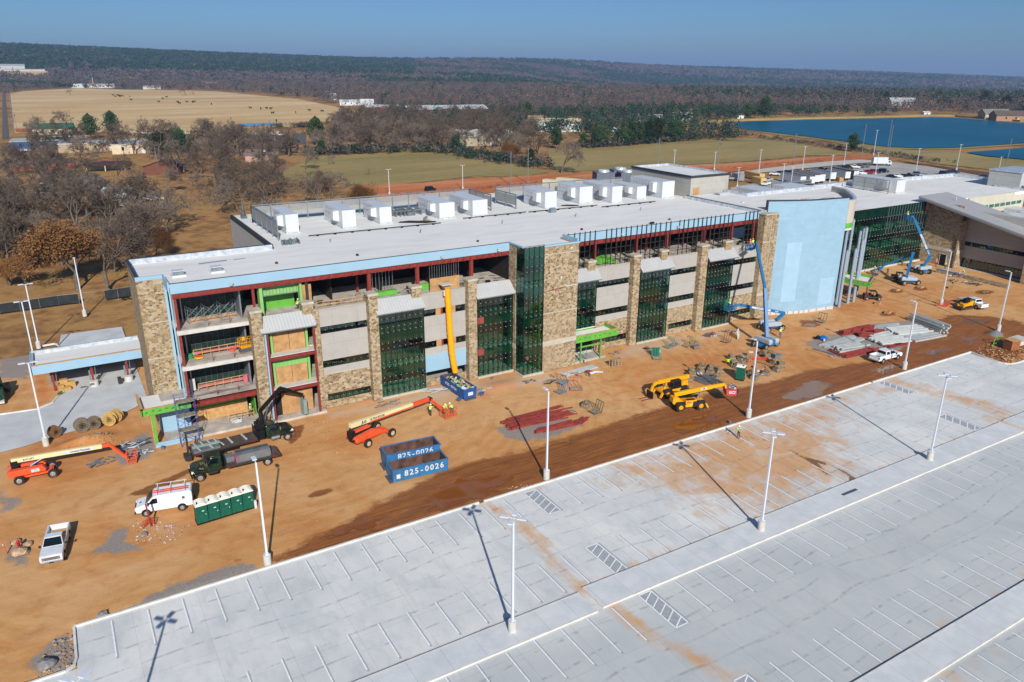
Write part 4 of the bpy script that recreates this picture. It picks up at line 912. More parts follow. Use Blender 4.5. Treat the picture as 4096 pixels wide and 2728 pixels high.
# louvred screens
def screen(pts,z0,z1,label,solid=True):
    o=empty('louvre_screen',(pts[0][0],pts[0][1],z0),0,label,'louvre screen')
    m=MB(); k_=MB()
    for a,b in zip(pts,pts[1:]):
        n=12
        for i in range(n):
            z=z0+.25+(z1-z0-.4)*i/n; m.bar((a[0],a[1],z),(b[0],b[1],z),.1,.1)
        L=math.dist(a,b); q=max(1,round(L/3.2))
        for i in range(q+1):
            t=i/q; x=a[0]+(b[0]-a[0])*t; y=a[1]+(b[1]-a[1])*t; k_.box(x-.09,y-.09,z0-.8,x+.09,y+.09,z1)
        k_.bar((a[0],a[1],z1),(b[0],b[1],z1),.24,.16); k_.bar((a[0],a[1],z0+.1),(b[0],b[1],z0+.1),.12,.12)
    m.build('louvres',Mt['louv'],o,world=True); k_.build('frame',Mt['galv'],o,world=True)
Mt['louv']=pm('grey louvre','#9a9c9b',.5,.1,.05,1)
screen([(28.6,117.0),(28.6,133.2),(69.3,132.2),(69.3,123.6)],20.2,22.45,'long grey louvred screen round the left air handlers on the roof')
screen([(75,131.8),(105.8,131.2)],20.2,22.45,'grey louvred screen behind the right row of air handlers')
screen([(74.0,130.2),(74.3,123.0)],20.2,22.2,'short free standing louvre panel in the middle of the roof')
screen([(184.4,131.6),(184.2,121)],15.2,17.6,'striped louvre screen on the far right roof beside one air handler')
o=ahu(186.5,190.2,120.4,133,14.4,3.0,label='white air handler alone on the far right flat roof')
ahu(144.5,150,125,134.8,14.4,2.6,label='white air handler sunk behind the penthouse block'); ahu(156,163,127,134,14.4,2.4,label='low white air handler sunk on the rear roof right of the penthouse'); ahu(208,213,97,104,8.6,2.6,label='white air handler on the low roof behind the sloped wing'); ahu(198,203,91,99,8.6,2.6,label='white air handler nearest the sloped grey roof edge')
screen([(141.8,135),(141.8,128),(152,124.5)],14.9,16.6,'low louvred screen sunk on the rear roof')
screen([(160,137.5),(175,137.5)],15.5,16.6,'thin louvred rail on the far rear roof edge')
# stacks, pipes
for i,(x,y,l) in enumerate(((28.2,138.0,'nearest pointed grey exhaust stack at the left roof corner'),(31.6,138.1,'middle pointed grey exhaust stack at the left roof corner'),(34.2,138.1,'farthest pointed grey exhaust stack at the left roof corner'))):
    o=empty('exhaust_stack',(x,y,19.5),0,l,'exhaust stack','pointed exhaust stacks')
    m=MB(); m.cbox((0,0,.3),(.9,.9,.6)); m.tube((0,0,.6),(0,0,1.5),.32,.26); m.build('base',Mt['galvd'],o); m=MB(); m.tube((0,0,1.5),(0,0,3.4),.26,.05); m.build('cone',Mt['galvd'],o)
def pipe(pts,label,r=.07):
    m=MB(); 
    for a,b in zip(pts,pts[1:]):
        m.tube((*a,19.75),(*b,19.75),r); n=int(math.dist(a,b)/3)
        for i in range(n+1): t=(i+.5)/(n+1); m.cbox((a[0]+(b[0]-a[0])*t,a[1]+(b[1]-a[1])*t,19.63),(.35,.35,.16))
    m.build('roof_pipe',Mt['black'],label=label,cat='pipe',group='black gas pipes on the roof')
pipe([(33.4,117.5),(55.8,116.85)],'black pipe on the roof in front of the left air handlers'); pipe([(61,118.7),(73.8,118.6)],'black pipe in front of the middle air handlers'); pipe([(74.2,118.4),(89.6,118.2)],'black pipe in front of the right air handlers'); pipe([(89.2,116.3),(102.3,116.2)],'black pipe nearest the penthouse on the roof')
m=MB()
for i in range(9): m.tube((50+i*.25,121.2,19.65+.05*(i%2)),(54+i*.22,118.6,19.65+.05*(i%2)),.1,n=5)
m.build('pipe_bundle',Mt['black'],label='bundle of black pipes lying between the third and fourth air handlers',cat='pipes')
m=MB()
for i in range(6): m.tube((83.5+i*.25,121.6,19.65),(85.5+i*.22,120.2,19.65),.1,n=5)
m.build('pipe_bundle',Mt['black'],label='short bundle of black pipes right of the sixth air handler',cat='pipes')
m=MB()
for i in range(5): m.cbox((52.5+i*1.3,127.5,20.1),(.08,3,1.1)); m.box(50+i*1.6,126,19.6,50.1+i*1.6,129,20.6)
m.box(49.5,126,20.5,57,126.1,20.6); m.box(49.5,128.9,20.5,57,129,20.6); m.build('pipe_rack',Mt['galv'],label='open grey steel pipe rack behind the black pipes on the roof',cat='rack')
for x,y,l in ((12.2,102.4,'left low square roof curb with metal lid on the left roof end'),(16.8,102.2,'right low square roof curb with metal lid on the left roof end')):
    o=empty('roof_curb',(x,y,19.55),0,l,'roof curb','two lidded roof curbs'); m=MB(); m.cbox((0,0,.12),(1.7,1.5,.24)); m.build('base',Mt['white'],o); m=MB(); m.cbox((0,0,.45),(1.2,1.0,.4)); m.build('box',Mt['galv'],o); m=MB(); m.cbox((0,.1,.72),(1.35,1.1,.1)); m.build('lid',Mt['whited'],o)
for i,(k_,x,y) in enumerate(((0,24.59,102.82),(0,35.61,101.94),(0,35.61,101.86),(0,54.63,101.59),(0,73.66,101.09),(0,73.72,101.17),(0,92.24,100.81),(0,73.78,101.27),(0,92.21,100.77))):
    m=MB(); m.tube((x,y,19.55),(x,y,19.72),.22,n=8); m.tube((x,y,19.72),(x,y,19.82),.13,n=6); m.build('roof_drain',Mt['stud'],label='small dark drain dome on the white roof membrane',cat='roof drain',group='dark drain domes on the white roof')
for i,(x,y) in enumerate(((35.1,112.27),(49.74,111.81),(49.88,112.06),(65.0,112.08),(79.67,111.34),(93.97,110.68),(79.71,111.38))):
    m=MB(); m.tube((x,y,19.55),(x,y,20.0),.06,n=6); m.tube((x,y,19.95),(x+.15,y,20.05),.08,n=6); m.build('vent_pipe',Mt['galvd'],label='thin grey vent pipe standing on the white roof',cat='vent pipe',group='thin vent pipes on the white roof')
m=MB(); x,y=(87.25,99.56); m.cbox((x,y,19.7),(.7,.4,.3)); m.cbox((x-.4,y,19.6),(.5,.3,.08)); m.build('roof_scupper',Mt['black'],label='small black box with a plate lying on the roof right of centre',cat='box')
x,y=(54.54,126.71); m=MB(); m.cbox((x,y,19.9),(1.6,1,.6),.3); m.build('duct_box',Mt['galv'],label='grey metal box between the third and fourth air handlers',cat='box')
x,y=(54.72,120.64); o=empty('roof_blower',(x,y,19.55),0,'small grey blower on a rusty mat before the fourth air handler','blower'); m=MB(); m.cbox((0,0,.03),(1.7,1,.06)); m.build('mat',Mt['ply'],o); m=MB(); m.tube((0,-.1,.35),(0,.3,.35),.3,n=10); m.cbox((.2,0,.6),(.3,.3,.4)); m.build('housing',Mt['galv'],o)
x,y=(78.29,116.72); m=MB(); m.cbox((x,y,19.85),(1.3,.8,.5)); m.tube((x-.6,y,20.1),(x+.6,y,20.1),.3,n=8); m.build('exhaust_fan',Mt['galv'],label='silver exhaust fan in front of the sixth air handler',cat='fan')
# duct scraps pile left
m=MB(); x,y=(29.47,113.85)
for i in range(9): m.cbox((x-1.2+i*.3,y+rnd.uniform(-.2,.2),19.85),(.1,1.2,.8),rnd.uniform(-.3,.5),rx=rnd.uniform(-.3,.3))
m.build('scrap_pile',Mt['galv'],label='heap of grey metal offcuts beside the louvre screen on the left roof',cat='scrap pile')
m=MB(); m.cbox((17.33,107.63,19.62),(3.6,.3,.08),.05); m.cbox((20.88,107.81,19.6),(1.6,.12,.06),.05); m.build('metal_strips',Mt['galv'],label='thin grey metal strips lying on the left end of the white roof',cat='metal strips')

# ------------------------------------------------------------------ vehicles
def paint(name,col,dirt='#a9794c',dz=.55,metal=0,rough=.25,coat=.5): 
    m_=pm(name,col,rough,metal,.09,1.3,coat,dirt,dz); return m_
Mt['wglass']=pm('car glass','#10191c',.06,0,.3,1.2,spec=.7); Mt['chrome']=pm('chrome','#c9cdd0',.15,.9,.05,2); Mt['lamp']=pm('lamp lens','#e6e3d8',.15,0,.1,3); Mt['tail']=pm('tail lamp','#8f1410',.2)
Mt['plast']=pm('dark trim','#26282a',.6,0,.15,3,dirt='#8a6646',dz=.5); Mt['rim']=pm('wheel rim','#b6b9ba',.35,.5,.15,5,dirt='#9a7148',dz=.3)
Mt['under']=pm('underbody','#1d1b19',.9)
def wheel(p,c,r=.38,w=.26,rim=None,ax=(0,1,0),hub=True,rr=.58,lug=False,name='wheel'):
    a=Vector(ax).normalized(); c=Vector(c); m=MB(); h=a*w/2
    m.tube(c-h*.7,c+h*.7,r,r,n=20); m.tube(c-h,c-h*.7,r*.9,r,n=20); m.tube(c+h*.7,c+h,r,r*.9,n=20)
    if lug:
        for i in range(16):
            t=2*math.pi*i/16; u=Vector((math.cos(t),0,math.sin(t))); M_=Matrix.Rotation(math.atan2(a.x,a.y)*-1,4,'Z'); u=M_@u
            m.bar(c+u*r*.97-h*.8,c+u*r*.97+h*.8*(.1),.09,.1); u=M_@Vector((math.cos(t+.2),0,math.sin(t+.2))); m.bar(c+u*r*.97-h*.1,c+u*r*.97+h*.8,.09,.1)
    o=m.build(name,Mt['rubber'],p)
    m=MB()
    for s in(1,-1): m.tube(c+h*s*.98,c+h*s*1.04,r*rr,r*rr*.9,n=16); m.tube(c+h*s*1.03,c+h*s*1.12,r*.17,r*.14,n=8)
    q=m.build('rim',rim or Mt['rim'],o); m=MB()
    for s in(1,-1):
        for i in range(5):
            t=2*math.pi*i/5; u=Vector((math.cos(t),0,math.sin(t))); u=Matrix.Rotation(-math.atan2(a.x,a.y),4,'Z')@u
            m.tube(c+h*s*1.03+u*r*rr*.55,c+h*s*1.06+u*r*rr*.55,r*.08,n=6)
    m.build('wheel_hole',Mt['under'],o)
    return o
def fr(b,t,z0,z1):
    return [Vector(q) for q in((b[0],b[1],z0),(b[2],b[1],z0),(b[2],b[3],z0),(b[0],b[3],z0),(t[0],t[1],z1),(t[2],t[1],z1),(t[2],t[3],z1),(t[0],t[3],z1))]
def pane(m,q,i=.1,out=.012,u0=0,u1=1,v0=0,v1=1):
    "inset pane on quad q (bl,br,tr,tl)"
    a,b,c,d=q; n=(b-a).cross(d-a).normalized()*out
    def P(u,v): return (a*(1-u)+b*u)*(1-v)+(d*(1-u)+c*u)*v+n
    us=u0+(u1-u0)*i*.5;ue=u1-(u1-u0)*i*.5; vs=v0+(v1-v0)*i;ve=v1-(v1-v0)*i
    m.add([P(us,vs),P(ue,vs),P(ue,ve),P(us,ve)],[(0,1,2,3)])
def pickup(loc,rz,col,label,cab='reg',bed='floor',bedcol=None,chrome=True,big=1.0):
    o=empty('pickup_truck',loc,rz,label,'pickup truck'); P_=paint('pickup '+label[:12],col)
    cl={'reg':(-.35,1.35),'ext':(-1.15,1.35),'crew':(-1.35,1.4)}[cab]; bx=cl[0]-.12
    m=MB(); m.xprism([(bx,.52),(2.72,.5),(2.86,.62),(2.86,.98),(2.7,1.13),(1.5,1.24),(bx,1.2)],-.97,.97); m.build('body',P_,o,bevel=.07,seg=3)
    m=MB()
    for s in(-1,1): m.box(-2.85,s*.97,.5,bx+.03,s*.83,1.26)
    m.box(-2.87,-.95,.55,-2.8,.95,1.24); m.box(bx-.02,-.85,.6,bx+.05,.85,1.26); m.build('bed',P_,o,bevel=.025)
    m=MB(); m.box(-2.8,-.83,.6,bx,.83,.72); m.build('bed_floor',Mt['bedw'] if bed=='floor' else Mt['plast'],o)
    if bed=='floor':
        m=MB(); m.box(-2.6,-.65,.72,-1.2,.65,.735); m.build('bed_mat',Mt['wood'],o)
    else:
        m=MB()
        for i in range(7): m.cbox((rnd.uniform(-2.5,-1.3),rnd.uniform(-.6,.6),.85),(rnd.uniform(.2,.8),rnd.uniform(.1,.4),.25),rnd.uniform(-1,1),mi=i%3)
        m.build('bed_load',[Mt['black'],Mt['white'],Mt['galv']],o)
    b=(cl[0],-.93,cl[1],.93); t=(cl[0]+.12,-.74,cl[1]-.82,.74); v=fr(b,t,1.2,1.84)
    m=MB(); m.frus(b,t,1.2,1.84); m.build('cab',P_,o,bevel=.07,seg=3)
    m=MB(); pane(m,(v[1],v[2],v[6],v[5]),.1,.03); m.build('windscreen',Mt['wglass'],o)
    m=MB(); pane(m,(v[3],v[0],v[4],v[7]),.16,.03); m.build('rear_window',Mt['wglass'],o)
    for s,q in((-1,(v[0],v[1],v[5],v[4])),(1,(v[2],v[3],v[7],v[6]))):
        m=MB()
        if cab=='reg': pane(m,q,.14,.03)
        else:
            if s<0: pane(m,q,.14,.03,0,.42); pane(m,q,.14,.03,.42,1)
            else: pane(m,q,.14,.03,.58,1); pane(m,q,.14,.03,0,.58)
        m.build('side_window',Mt['wglass'],o)
    m=MB(); m.box(2.84,-.78,.72,2.9,.78,1.02); m.build('grille',Mt['chrome'] if chrome else Mt['plast'],o)
    m=MB()
    for i in range(3): m.box(2.9,-.55,.76+i*.09,2.91,.55,.79+i*.09)
    m.build('grille_slats',Mt['plast'],o)
    m=MB(); m.box(2.82,-.99,.42,3.0,.99,.64); m.build('bumper',Mt['chrome'],o,bevel=.04); m=MB(); m.box(-3.0,-.96,.45,-2.86,.96,.62); m.build('bumper',Mt['chrome'] if chrome else Mt['plast'],o,bevel=.03)
    for s in(-1,1):
        m=MB(); m.box(2.72,s*.62,.78,2.89,s*.95,1.0); m.build('headlight',Mt['lamp'],o,bevel=.02); m=MB(); m.box(-2.88,s*.98,.8,-2.8,s*.84,1.15); m.build('tail_light',Mt['tail'],o)
        m=MB(); m.cbox((cl[1]-.25,s*1.1,1.28),(.12,.22,.22)); m.build('wing_mirror',Mt['plast'],o,bevel=.02)
        for x in(1.85,-1.75):
            m=MB(); m.tube((x,s*.90,.44),(x,s*.985,.44),.47,n=20); m.build('wheel_arch',Mt['under'],o); wheel(o,(x,s*.86,.38),.39,.27)
        m=MB()
        for x in((cl[1]-.1,cl[0]+.2) if cab!='reg' else (cl[1]-.1,cl[0]+.05)): m.box(x-.008,s*.972,.6,x+.008,s*.976,1.2)
        m.box(cl[0]+.2,s*.972,1.0,cl[0]+.4,s*.985,1.04); m.build('door_gap',Mt['plast'],o)
    m=MB(); m.box(2.95,-.2,.46,3.01,.2,.58); m.build('number_plate',Mt['black'],o)
    return o
Mt['bedw']=pm('pale bed liner','#c9ccce',.5,0,.15,6)
def head(ax,ay,bx,by): return math.atan2(by-ay,bx-ax)
pickup((-5.25,77.6,0),R(-99),'#c9ced3','silver white pickup with bare bed parked nose towards the parking lot, left')
p2=pickup((112.35,69.35,0),R(-2),'#dfe2e4','white extended cab pickup standing in the wet mud beside a light pole','ext','load')
text('Pro    Contract',.3,face((1.0,-1.0,.92),(1,0,0),(0,0,1)),Mt['plast'],p2)
pickup((154.6,79.3,0),head(154.32,76.6,155.0,79.3),'#d9dcde','white crew cab pickup parked against the yellow skid steer','crew','load')
# van
def van():
    o=empty('cargo_van',(5.05,80.2,0),head(7.6,79.8,2.3,80.8),'white cargo van with a red ladder on its roof rack beside the toilets','van'); P_=paint('van white','#dfe3e6')
    m=MB(); m.xprism([(-2.75,.45),(2.75,.45),(2.85,.7),(2.75,1.15),(1.75,1.38),(1.0,2.12),(.7,2.2),(-2.6,2.2),(-2.78,2.0)],-1.0,1.0); m.build('body',P_,o,bevel=.12,seg=3)
    v=[Vector((1.8,-.9,1.36)),Vector((1.8,.9,1.36)),Vector((1.05,.78,2.12)),Vector((1.05,-.78,2.12))]; m=MB(); pane(m,v,.06,.06); m.build('windscreen',Mt['wglass'],o)
    for s in(-1,1):
        m=MB(); m.add([(1.62,s*1.012,1.35),(.62,s*1.012,1.35),(.62,s*1.012,1.95),(1.05,s*1.012,1.95)],[(0,1,2,3) if s>0 else (3,2,1,0)]); m.build('side_window',Mt['wglass'],o)
        m=MB(); 
        for x in(.5,1.75,-.9): m.box(x-.01,s*1.005,.6,x+.01,s*1.012,2.05)
        m.build('door_gap',Mt['plast'],o)
        m=MB(); m.cbox((1.55,s*1.15,1.45),(.12,.25,.3)); m.build('wing_mirror',Mt['plast'],o)
        for x in(1.85,-1.65):
            m=MB(); m.tube((x,s*.93,.42),(x,s*1.012,.42),.46,n=20); m.build('wheel_arch',Mt['under'],o); wheel(o,(x,s*.9,.37),.37,.26)
        m=MB(); m.box(2.7,s*.62,.8,2.87,s*.95,1.05); m.build('headlight',Mt['lamp'],o); m=MB(); m.box(-2.82,s*.97,.9,-2.74,s*.8,1.3); m.build('tail_light',Mt['tail'],o)
    m=MB(); m.box(2.8,-1,.4,2.95,1,.68); m.build('bumper',Mt['plast'],o,bevel=.03); m=MB(); m.box(-2.95,-1,.4,-2.78,1,.6); m.build('bumper',Mt['plast'],o); m=MB(); m.box(2.84,-.6,.75,2.9,.6,1.0); m.build('grille',Mt['plast'],o)
    m=MB(); m.box(-2.83,-.85,1.4,-2.77,.85,1.95); m.build('rear_window',Mt['wglass'],o)
    m=MB()
    for x in(-2.1,-.7,.6):
        m.bar((x,-.95,2.45),(x,.95,2.45),.07)
        for s in(-1,1): m.bar((x,s*.9,2.15),(x,s*.9,2.6),.06)
    m.bar((-2.3,-.95,2.6),(.8,-.95,2.6),.05); m.bar((-2.3,.95,2.6),(.8,.95,2.6),.05); m.build('roof_rack',Mt['white'],o)
    m=MB(); 
    for y in(.55,.95): m.bar((-2.4,y,2.62),(.9,y,2.62),.06,.09)
    for i in range(11): m.bar((-2.3+i*.31,.55,2.62),(-2.3+i*.31,.95,2.62),.04)
    l_=m.build('ladder',pm('red ladder','#c8462c',.5),o)
    m=MB(); m.tube((-1.9,1.0,1.55),(-1.9,1.015,1.55),.16,n=14); m.tube((2.35,.1,1.27),(2.37,.1,1.30),.13,n=12); m.box(-2.1,1.0,1.28,-1.7,1.013,1.32); m.build('round_emblem',Mt['galvd'],o)
van()
# camo flatbed trucks
def camo():
    t=NT('camouflage paint'); v=t.obj(); n=t.noise(v,1.1,2,.5,.6)
    c=t.ramp(n,[(0,'#151a16'),(.42,'#1b2a20'),(.5,'#16331f'),(.58,'#0f120f'),(.66,'#6b6343'),(.72,'#2a3526')],'CONSTANT'); return t.out(c,.25,0,.6)
Mt['camo']=camo(); Mt['deck']=pm('worn truck deck','#544841',.8,0,.3,1.5)
def flatbed(loc,rz,label,L=6.4,crane=False):
    o=empty('flatbed_truck',loc,rz,label,'flatbed truck'); x0=-L/2-1.2; xb=L/2-1.2  # deck from x0..xb
    m=MB(); m.box(x0,-.42,.75,xb+3.3,.42,.98); m.box(x0+.6,-1.15,.62,xb-2.4,-.75,1.0); m.build('chassis',Mt['black'],o)
    m=MB(); m.box(x0,-1.25,1.08,xb,1.25,1.24); m.build('deck',Mt['deck'],o)
    m=MB(); m.box(x0,-1.28,1.0,xb,-1.25,1.22); m.box(x0,1.25,1.0,xb,1.28,1.22); m.box(x0-.04,-1.25,.95,x0,1.25,1.2); m.build('deck_rail',Mt['stud'],o)
    m=MB(); m.box(xb,-1.2,1.2,xb+.1,1.2,2.3); m.build('headboard',Mt['black'],o)
    c0=xb+ (1.15 if crane else .3)
    m=MB(); m.xprism([(c0,.8),(c0+3.1,.75),(c0+3.35,1.0),(c0+3.3,1.55),(c0+3.0,1.78),(c0+1.75,1.95),(c0,1.95)],-.78,.78); m.build('hood',Mt['camo'],o,bevel=.16,seg=3)
    b=(c0,-1.05,c0+1.75,1.05); t=(c0+.05,-.9,c0+1.15,.9); v=fr(b,t,1.75,2.55); m=MB(); m.box(c0,-1.05,.95,c0+1.7,1.05,1.75); m.frus(b,t,1.75,2.55); m.build('cab',Mt['camo'],o,bevel=.09,seg=3)
    m=MB(); pane(m,(v[1],v[2],v[6],v[5]),.08,.04); m.build('windscreen',Mt['wglass'],o)
    for s,q in((-1,(v[0],v[1],v[5],v[4])),(1,(v[2],v[3],v[7],v[6]))):
        m=MB(); pane(m,q,.12,.04,.25 if s<0 else 0,1 if s<0 else .75); m.build('side_window',Mt['wglass'],o)
        m=MB(); m.add([(c0+1.7,s*.75,.95),(c0+2.0,s*1.1,1.35),(c0+2.9,s*1.1,1.4),(c0+3.3,s*1.0,1.05),(c0+3.2,s*.75,.9),(c0+1.9,s*.75,1.5),(c0+3.1,s*.75,1.5)],[(0,1,5),(1,2,6,5),(2,3,6),(3,4,6)] ); m.build('mudguard',Mt['camo'],o)
        m=MB(); m.box(c0+3.05,s*.62,1.1,c0+3.38,s*.95,1.3); m.build('headlight',Mt['lamp'],o)
        m=MB(); m.cbox((c0+1.7,s*1.28,2.0),(.1,.2,.4)); m.bar((c0+1.6,s*1.0,1.9),(c0+1.7,s*1.28,1.9),.04); m.build('wing_mirror',Mt['chrome'],o)
        m=MB(); m.tube((c0+.6,s*.85,.75),(c0+1.6,s*.85,.75),.3,n=10); m.build('fuel_tank',Mt['galv'] if crane else Mt['black'],o)
        wheel(o,(c0+2.55,s*1.0,.5),.5,.3); wheel(o,(x0+1.5,s*.95,.5),.5,.5)
        if crane: wheel(o,(x0+2.6,s*.95,.5),.5,.5)
    m=MB(); m.box(c0+3.3,-1.1,.55,c0+3.45,1.1,.85); m.build('bumper',Mt['chrome'] if crane else Mt['black'],o,bevel=.03)
    m=MB(); m.box(c0+3.3,-.5,1.0,c0+3.36,.5,1.5); m.build('grille',Mt['black'],o)
    m=MB()
    for s in(-1,1):
        m.box(x0+.3,s*1.285,1.05,x0+.9,s*1.29,1.15); m.box(xb-.8,s*1.285,1.05,xb-.3,s*1.29,1.15)
    m.build('reflector_tape',Mt['tail'],o)
    return o,x0,xb,c0
# front truck: nose left, carrying steel stud bundles
f2,x0,xb,c0=flatbed((14.0,85.3,0),R(180),'black and camouflage flatbed truck loaded with strapped metal studs, nose left',6.2)
def bundle(m,x0,x1,y0,y1,z0,z1,n=5,k=4):
    for j in range(n):
        for i in range(k):
            a=y0+(y1-y0)*i/k; m.box(x0+rnd.uniform(0,.06),a+.01,z0+(z1-z0)*j/n+.01,x1-rnd.uniform(0,.06),a+(y1-y0)/k-.01,z0+(z1-z0)*(j+1)/n-.01)
S1=empty('stud_bundle',(15,85.3,1.24),R(180),'largest strapped bundle of grey metal studs with pink ends on the truck deck','metal studs','stud bundles on the flatbed truck')
m=MB(); bundle(m,-2.3,1.6,-.4,1.1,0,.95,7,4); m.build('studs',Mt['galv'],S1); m=MB(); m.box(1.6,-.4,0,1.63,1.1,.9); m.box(-1.4,-.45,.95,-1.35,1.15,.97); m.box(.8,-.45,.95,.85,1.15,.97); m.build('pink_ends',pm('pink marking','#e45a92',.6),S1); m=MB(); m.box(-2.2,-.1,.95,1.5,.6,1.08); m.build('dark_studs',Mt['galvd'],S1)
S2=empty('stud_bundle',(12.9,85.9,1.24),R(180),'lower bundle of pale metal studs right behind the truck cab','metal studs','stud bundles on the flatbed truck'); m=MB(); bundle(m,-.4,.75,-.3,1.0,0,.6,4,4); m.build('studs',Mt['galv'],S2)
S3=empty('stud_bundle',(16.9,85.6,1.24),R(180),'small short stud bundle towards the rear of the truck deck','metal studs','stud bundles on the flatbed truck'); m=MB(); bundle(m,-.5,.3,-.6,.4,0,.6,4,3); m.build('studs',Mt['galv'],S3)
# rear truck: nose right with knuckle boom crane
f1,x0,xb,c0=flatbed((14.3,90.4,0),R(2),'camouflage truck nose right with knuckle boom crane lifting green gypsum boards','' or 7.6,True)
f1['label']='camouflage flatbed truck, nose right, its black crane lifting gypsum boards'
m=MB(); m.box(xb+.15,-.7,.9,xb+1.05,.7,2.0); m.cbox((xb+.6,.2,2.4),(.9,.9,.9)); m.build('crane_base',Mt['black'],f1)
lf=Matrix.Rotation(-R(2),4,'Z')@Matrix.Translation(-Vector((14.3,90.4,0)))
cb=[lf@Vector(q) for q in((18.0,90.6,2.4),(17.9,90.8,4.2),(21.0,92.6,5.9),(24.3,94.6,3.6),(24.4,94.7,2.9))]
m=MB(); m.tube(cb[0],cb[1],.28,n=8); m.bar(cb[1],cb[2],.3,.42); m.build('crane_mast',Mt['black'],f1)
m=MB(); m.bar(cb[2],cb[3],.26,.34); m.bar(cb[2]+Vector((0,0,.25)),cb[2]+(cb[3]-cb[2])*.5+Vector((0,0,.25)),.12,.12); m.tube(cb[3],cb[4],.05,n=6); m.build('crane_boom',Mt['black'],f1)
m=MB(); m.tube(cb[0]+Vector((.3,0,.6)),cb[1]+(cb[2]-cb[1])*.45,.08,n=6); m.build('crane_cylinder',Mt['chrome'],f1)
m=MB()
for i in range(9): m.path([Vector((xb+.6+rnd.uniform(-.4,.4),rnd.uniform(-.4,.6),2.3+rnd.uniform(0,.8))),Vector((xb+.6+rnd.uniform(-.5,.5),rnd.uniform(-.5,.7),2.6+rnd.uniform(0,.6))),Vector((xb+.6+rnd.uniform(-.4,.4),rnd.uniform(-.4,.6),3.1))],.05,5)
m.build('hydraulic_hoses',Mt['black'],f1)
m=MB(); m.cbox((24.4,94.9,1.8),(.5,1.0,2.1),R(12)); gb=m.build('gypsum_stack',Mt['green2'] if 'green2' in Mt else Mt.setdefault('green2',pm('grey green board','#7f8f86',.7,0,.1,2)),label='upright stack of grey green gypsum boards hanging from the black crane',cat='boards')
m=MB(); m.box(x0+.15,-1.15,1.24,x0+3.2,-.3,1.5); m.box(x0+.15,.0,1.24,x0+3.2,1.15,1.52); m.build('board_load',Mt['galv'],f1)
m=MB(); m.box(x0+.2,-.25,1.5,x0+3.4,.25,1.58); m.build('green_sheet',pm('sage sheet','#8ba192',.7),f1)
m=MB()
for i in range(4): m.cbox((x0+.6+i*.8,.6,1.56),(.14,1.0,.08),.1)
for x in(x0+4.6,x0+6.3): m.cbox((x,.2,1.3),(.2,1.7,.1),.12)
for x in(x0+.8,x0+2.2,x0+3.5): m.cbox((x,-.8,1.55),(.14,.9,.08),.2)
for q in pieces(m): q.build('dunnage',Mt['whited'],f1)
m=MB(); m.box(x0-.35,-.6,.8,x0-.2,.6,1.1); m.bar((x0-.3,-.4,.9),(x0-.3,-.4,3.6),.14); m.bar((x0-.3,.3,.9),(x0-.3,.3,3.6),.14); m.bar((x0-.3,-.4,2.6),(x0-.3,.3,2.6),.1); m.cbox((x0-.5,-.3,.7),(.7,1.2,.6)); m.build('rear_forklift_mast',Mt['stud'],f1)
# ---------------------------------------------------------------- boom lifts
Mt['jo']=paint('orange machine paint','#e0532a','#a9794c',.5,0,.4,.2); Mt['jc']=pm('cream boom paint','#d8cb9a',.5,0,.06,1); Mt['gb']=paint('blue machine paint','#1d6699','#8a6646',.5,0,.4,.2); Mt['gg']=pm('grey cowling','#9fa8ae',.45,0,.08,1)
def basket(p,c,rz,w,l,mat,floor=0,name='basket'):
    m=MB(); m.M=Matrix.Translation(c)@Matrix.Rotation(rz,4,'Z'); m.box(-l/2,-w/2,0,l/2,w/2,.08)
    for z in(.55,1.05):
        for a,b in(((-l/2,-w/2),(l/2,-w/2)),((l/2,-w/2),(l/2,w/2)),((l/2,w/2),(-l/2,w/2)),((-l/2,w/2),(-l/2,-w/2))): m.bar((*a,z),(*b,z),.05)
    for i in range(5):
        x=-l/2+l*i/4
        for s in(-1,1): m.bar((x,s*w/2,0),(x,s*w/2,1.05),.045)
    m.box(-.3,w/2-.05,.6,.3,w/2+.15,1.1); return m.build(name,mat,p)
def chassis(o,L,W,r,mat,rim,ty=.5,tw=.35,zt=.95,steer=0):
    m=MB(); m.box(-L*.5,-.55,r*.8,L*.5,.55,r*1.5); m.box(-L*.5-.15,-W*.36,r*.75,-L*.5+.35,W*.36,r*1.35); m.box(L*.5-.35,-W*.36,r*.75,L*.5+.15,W*.36,r*1.35); m.build('chassis',mat,o,bevel=.03)
    for x in(-L/2,L/2):
        for s in(-1,1): wheel(o,(x,s*W/2,r),r,tw,rim,(math.sin(steer) if x>0 else 0,math.cos(steer) if x>0 else 1,0),rr=.55,lug=True)
    m=MB(); m.tube((0,0,r*1.4),(0,0,zt),.5,n=16); m.build('slew_ring',Mt['black'],o)
def W2L(o,pts):
    M_=(Matrix.Translation(o.location)@Matrix.Rotation(o.rotation_euler.z,4,'Z')).inverted(); return [M_@Vector(q) for q in pts]
def boomseg(o,name,a,b,w,h,mat,up=(0,0,1)):
    m=MB(); m.bar(a,b,w,h,up=up); return m.build(name,mat,o,bevel=.015)
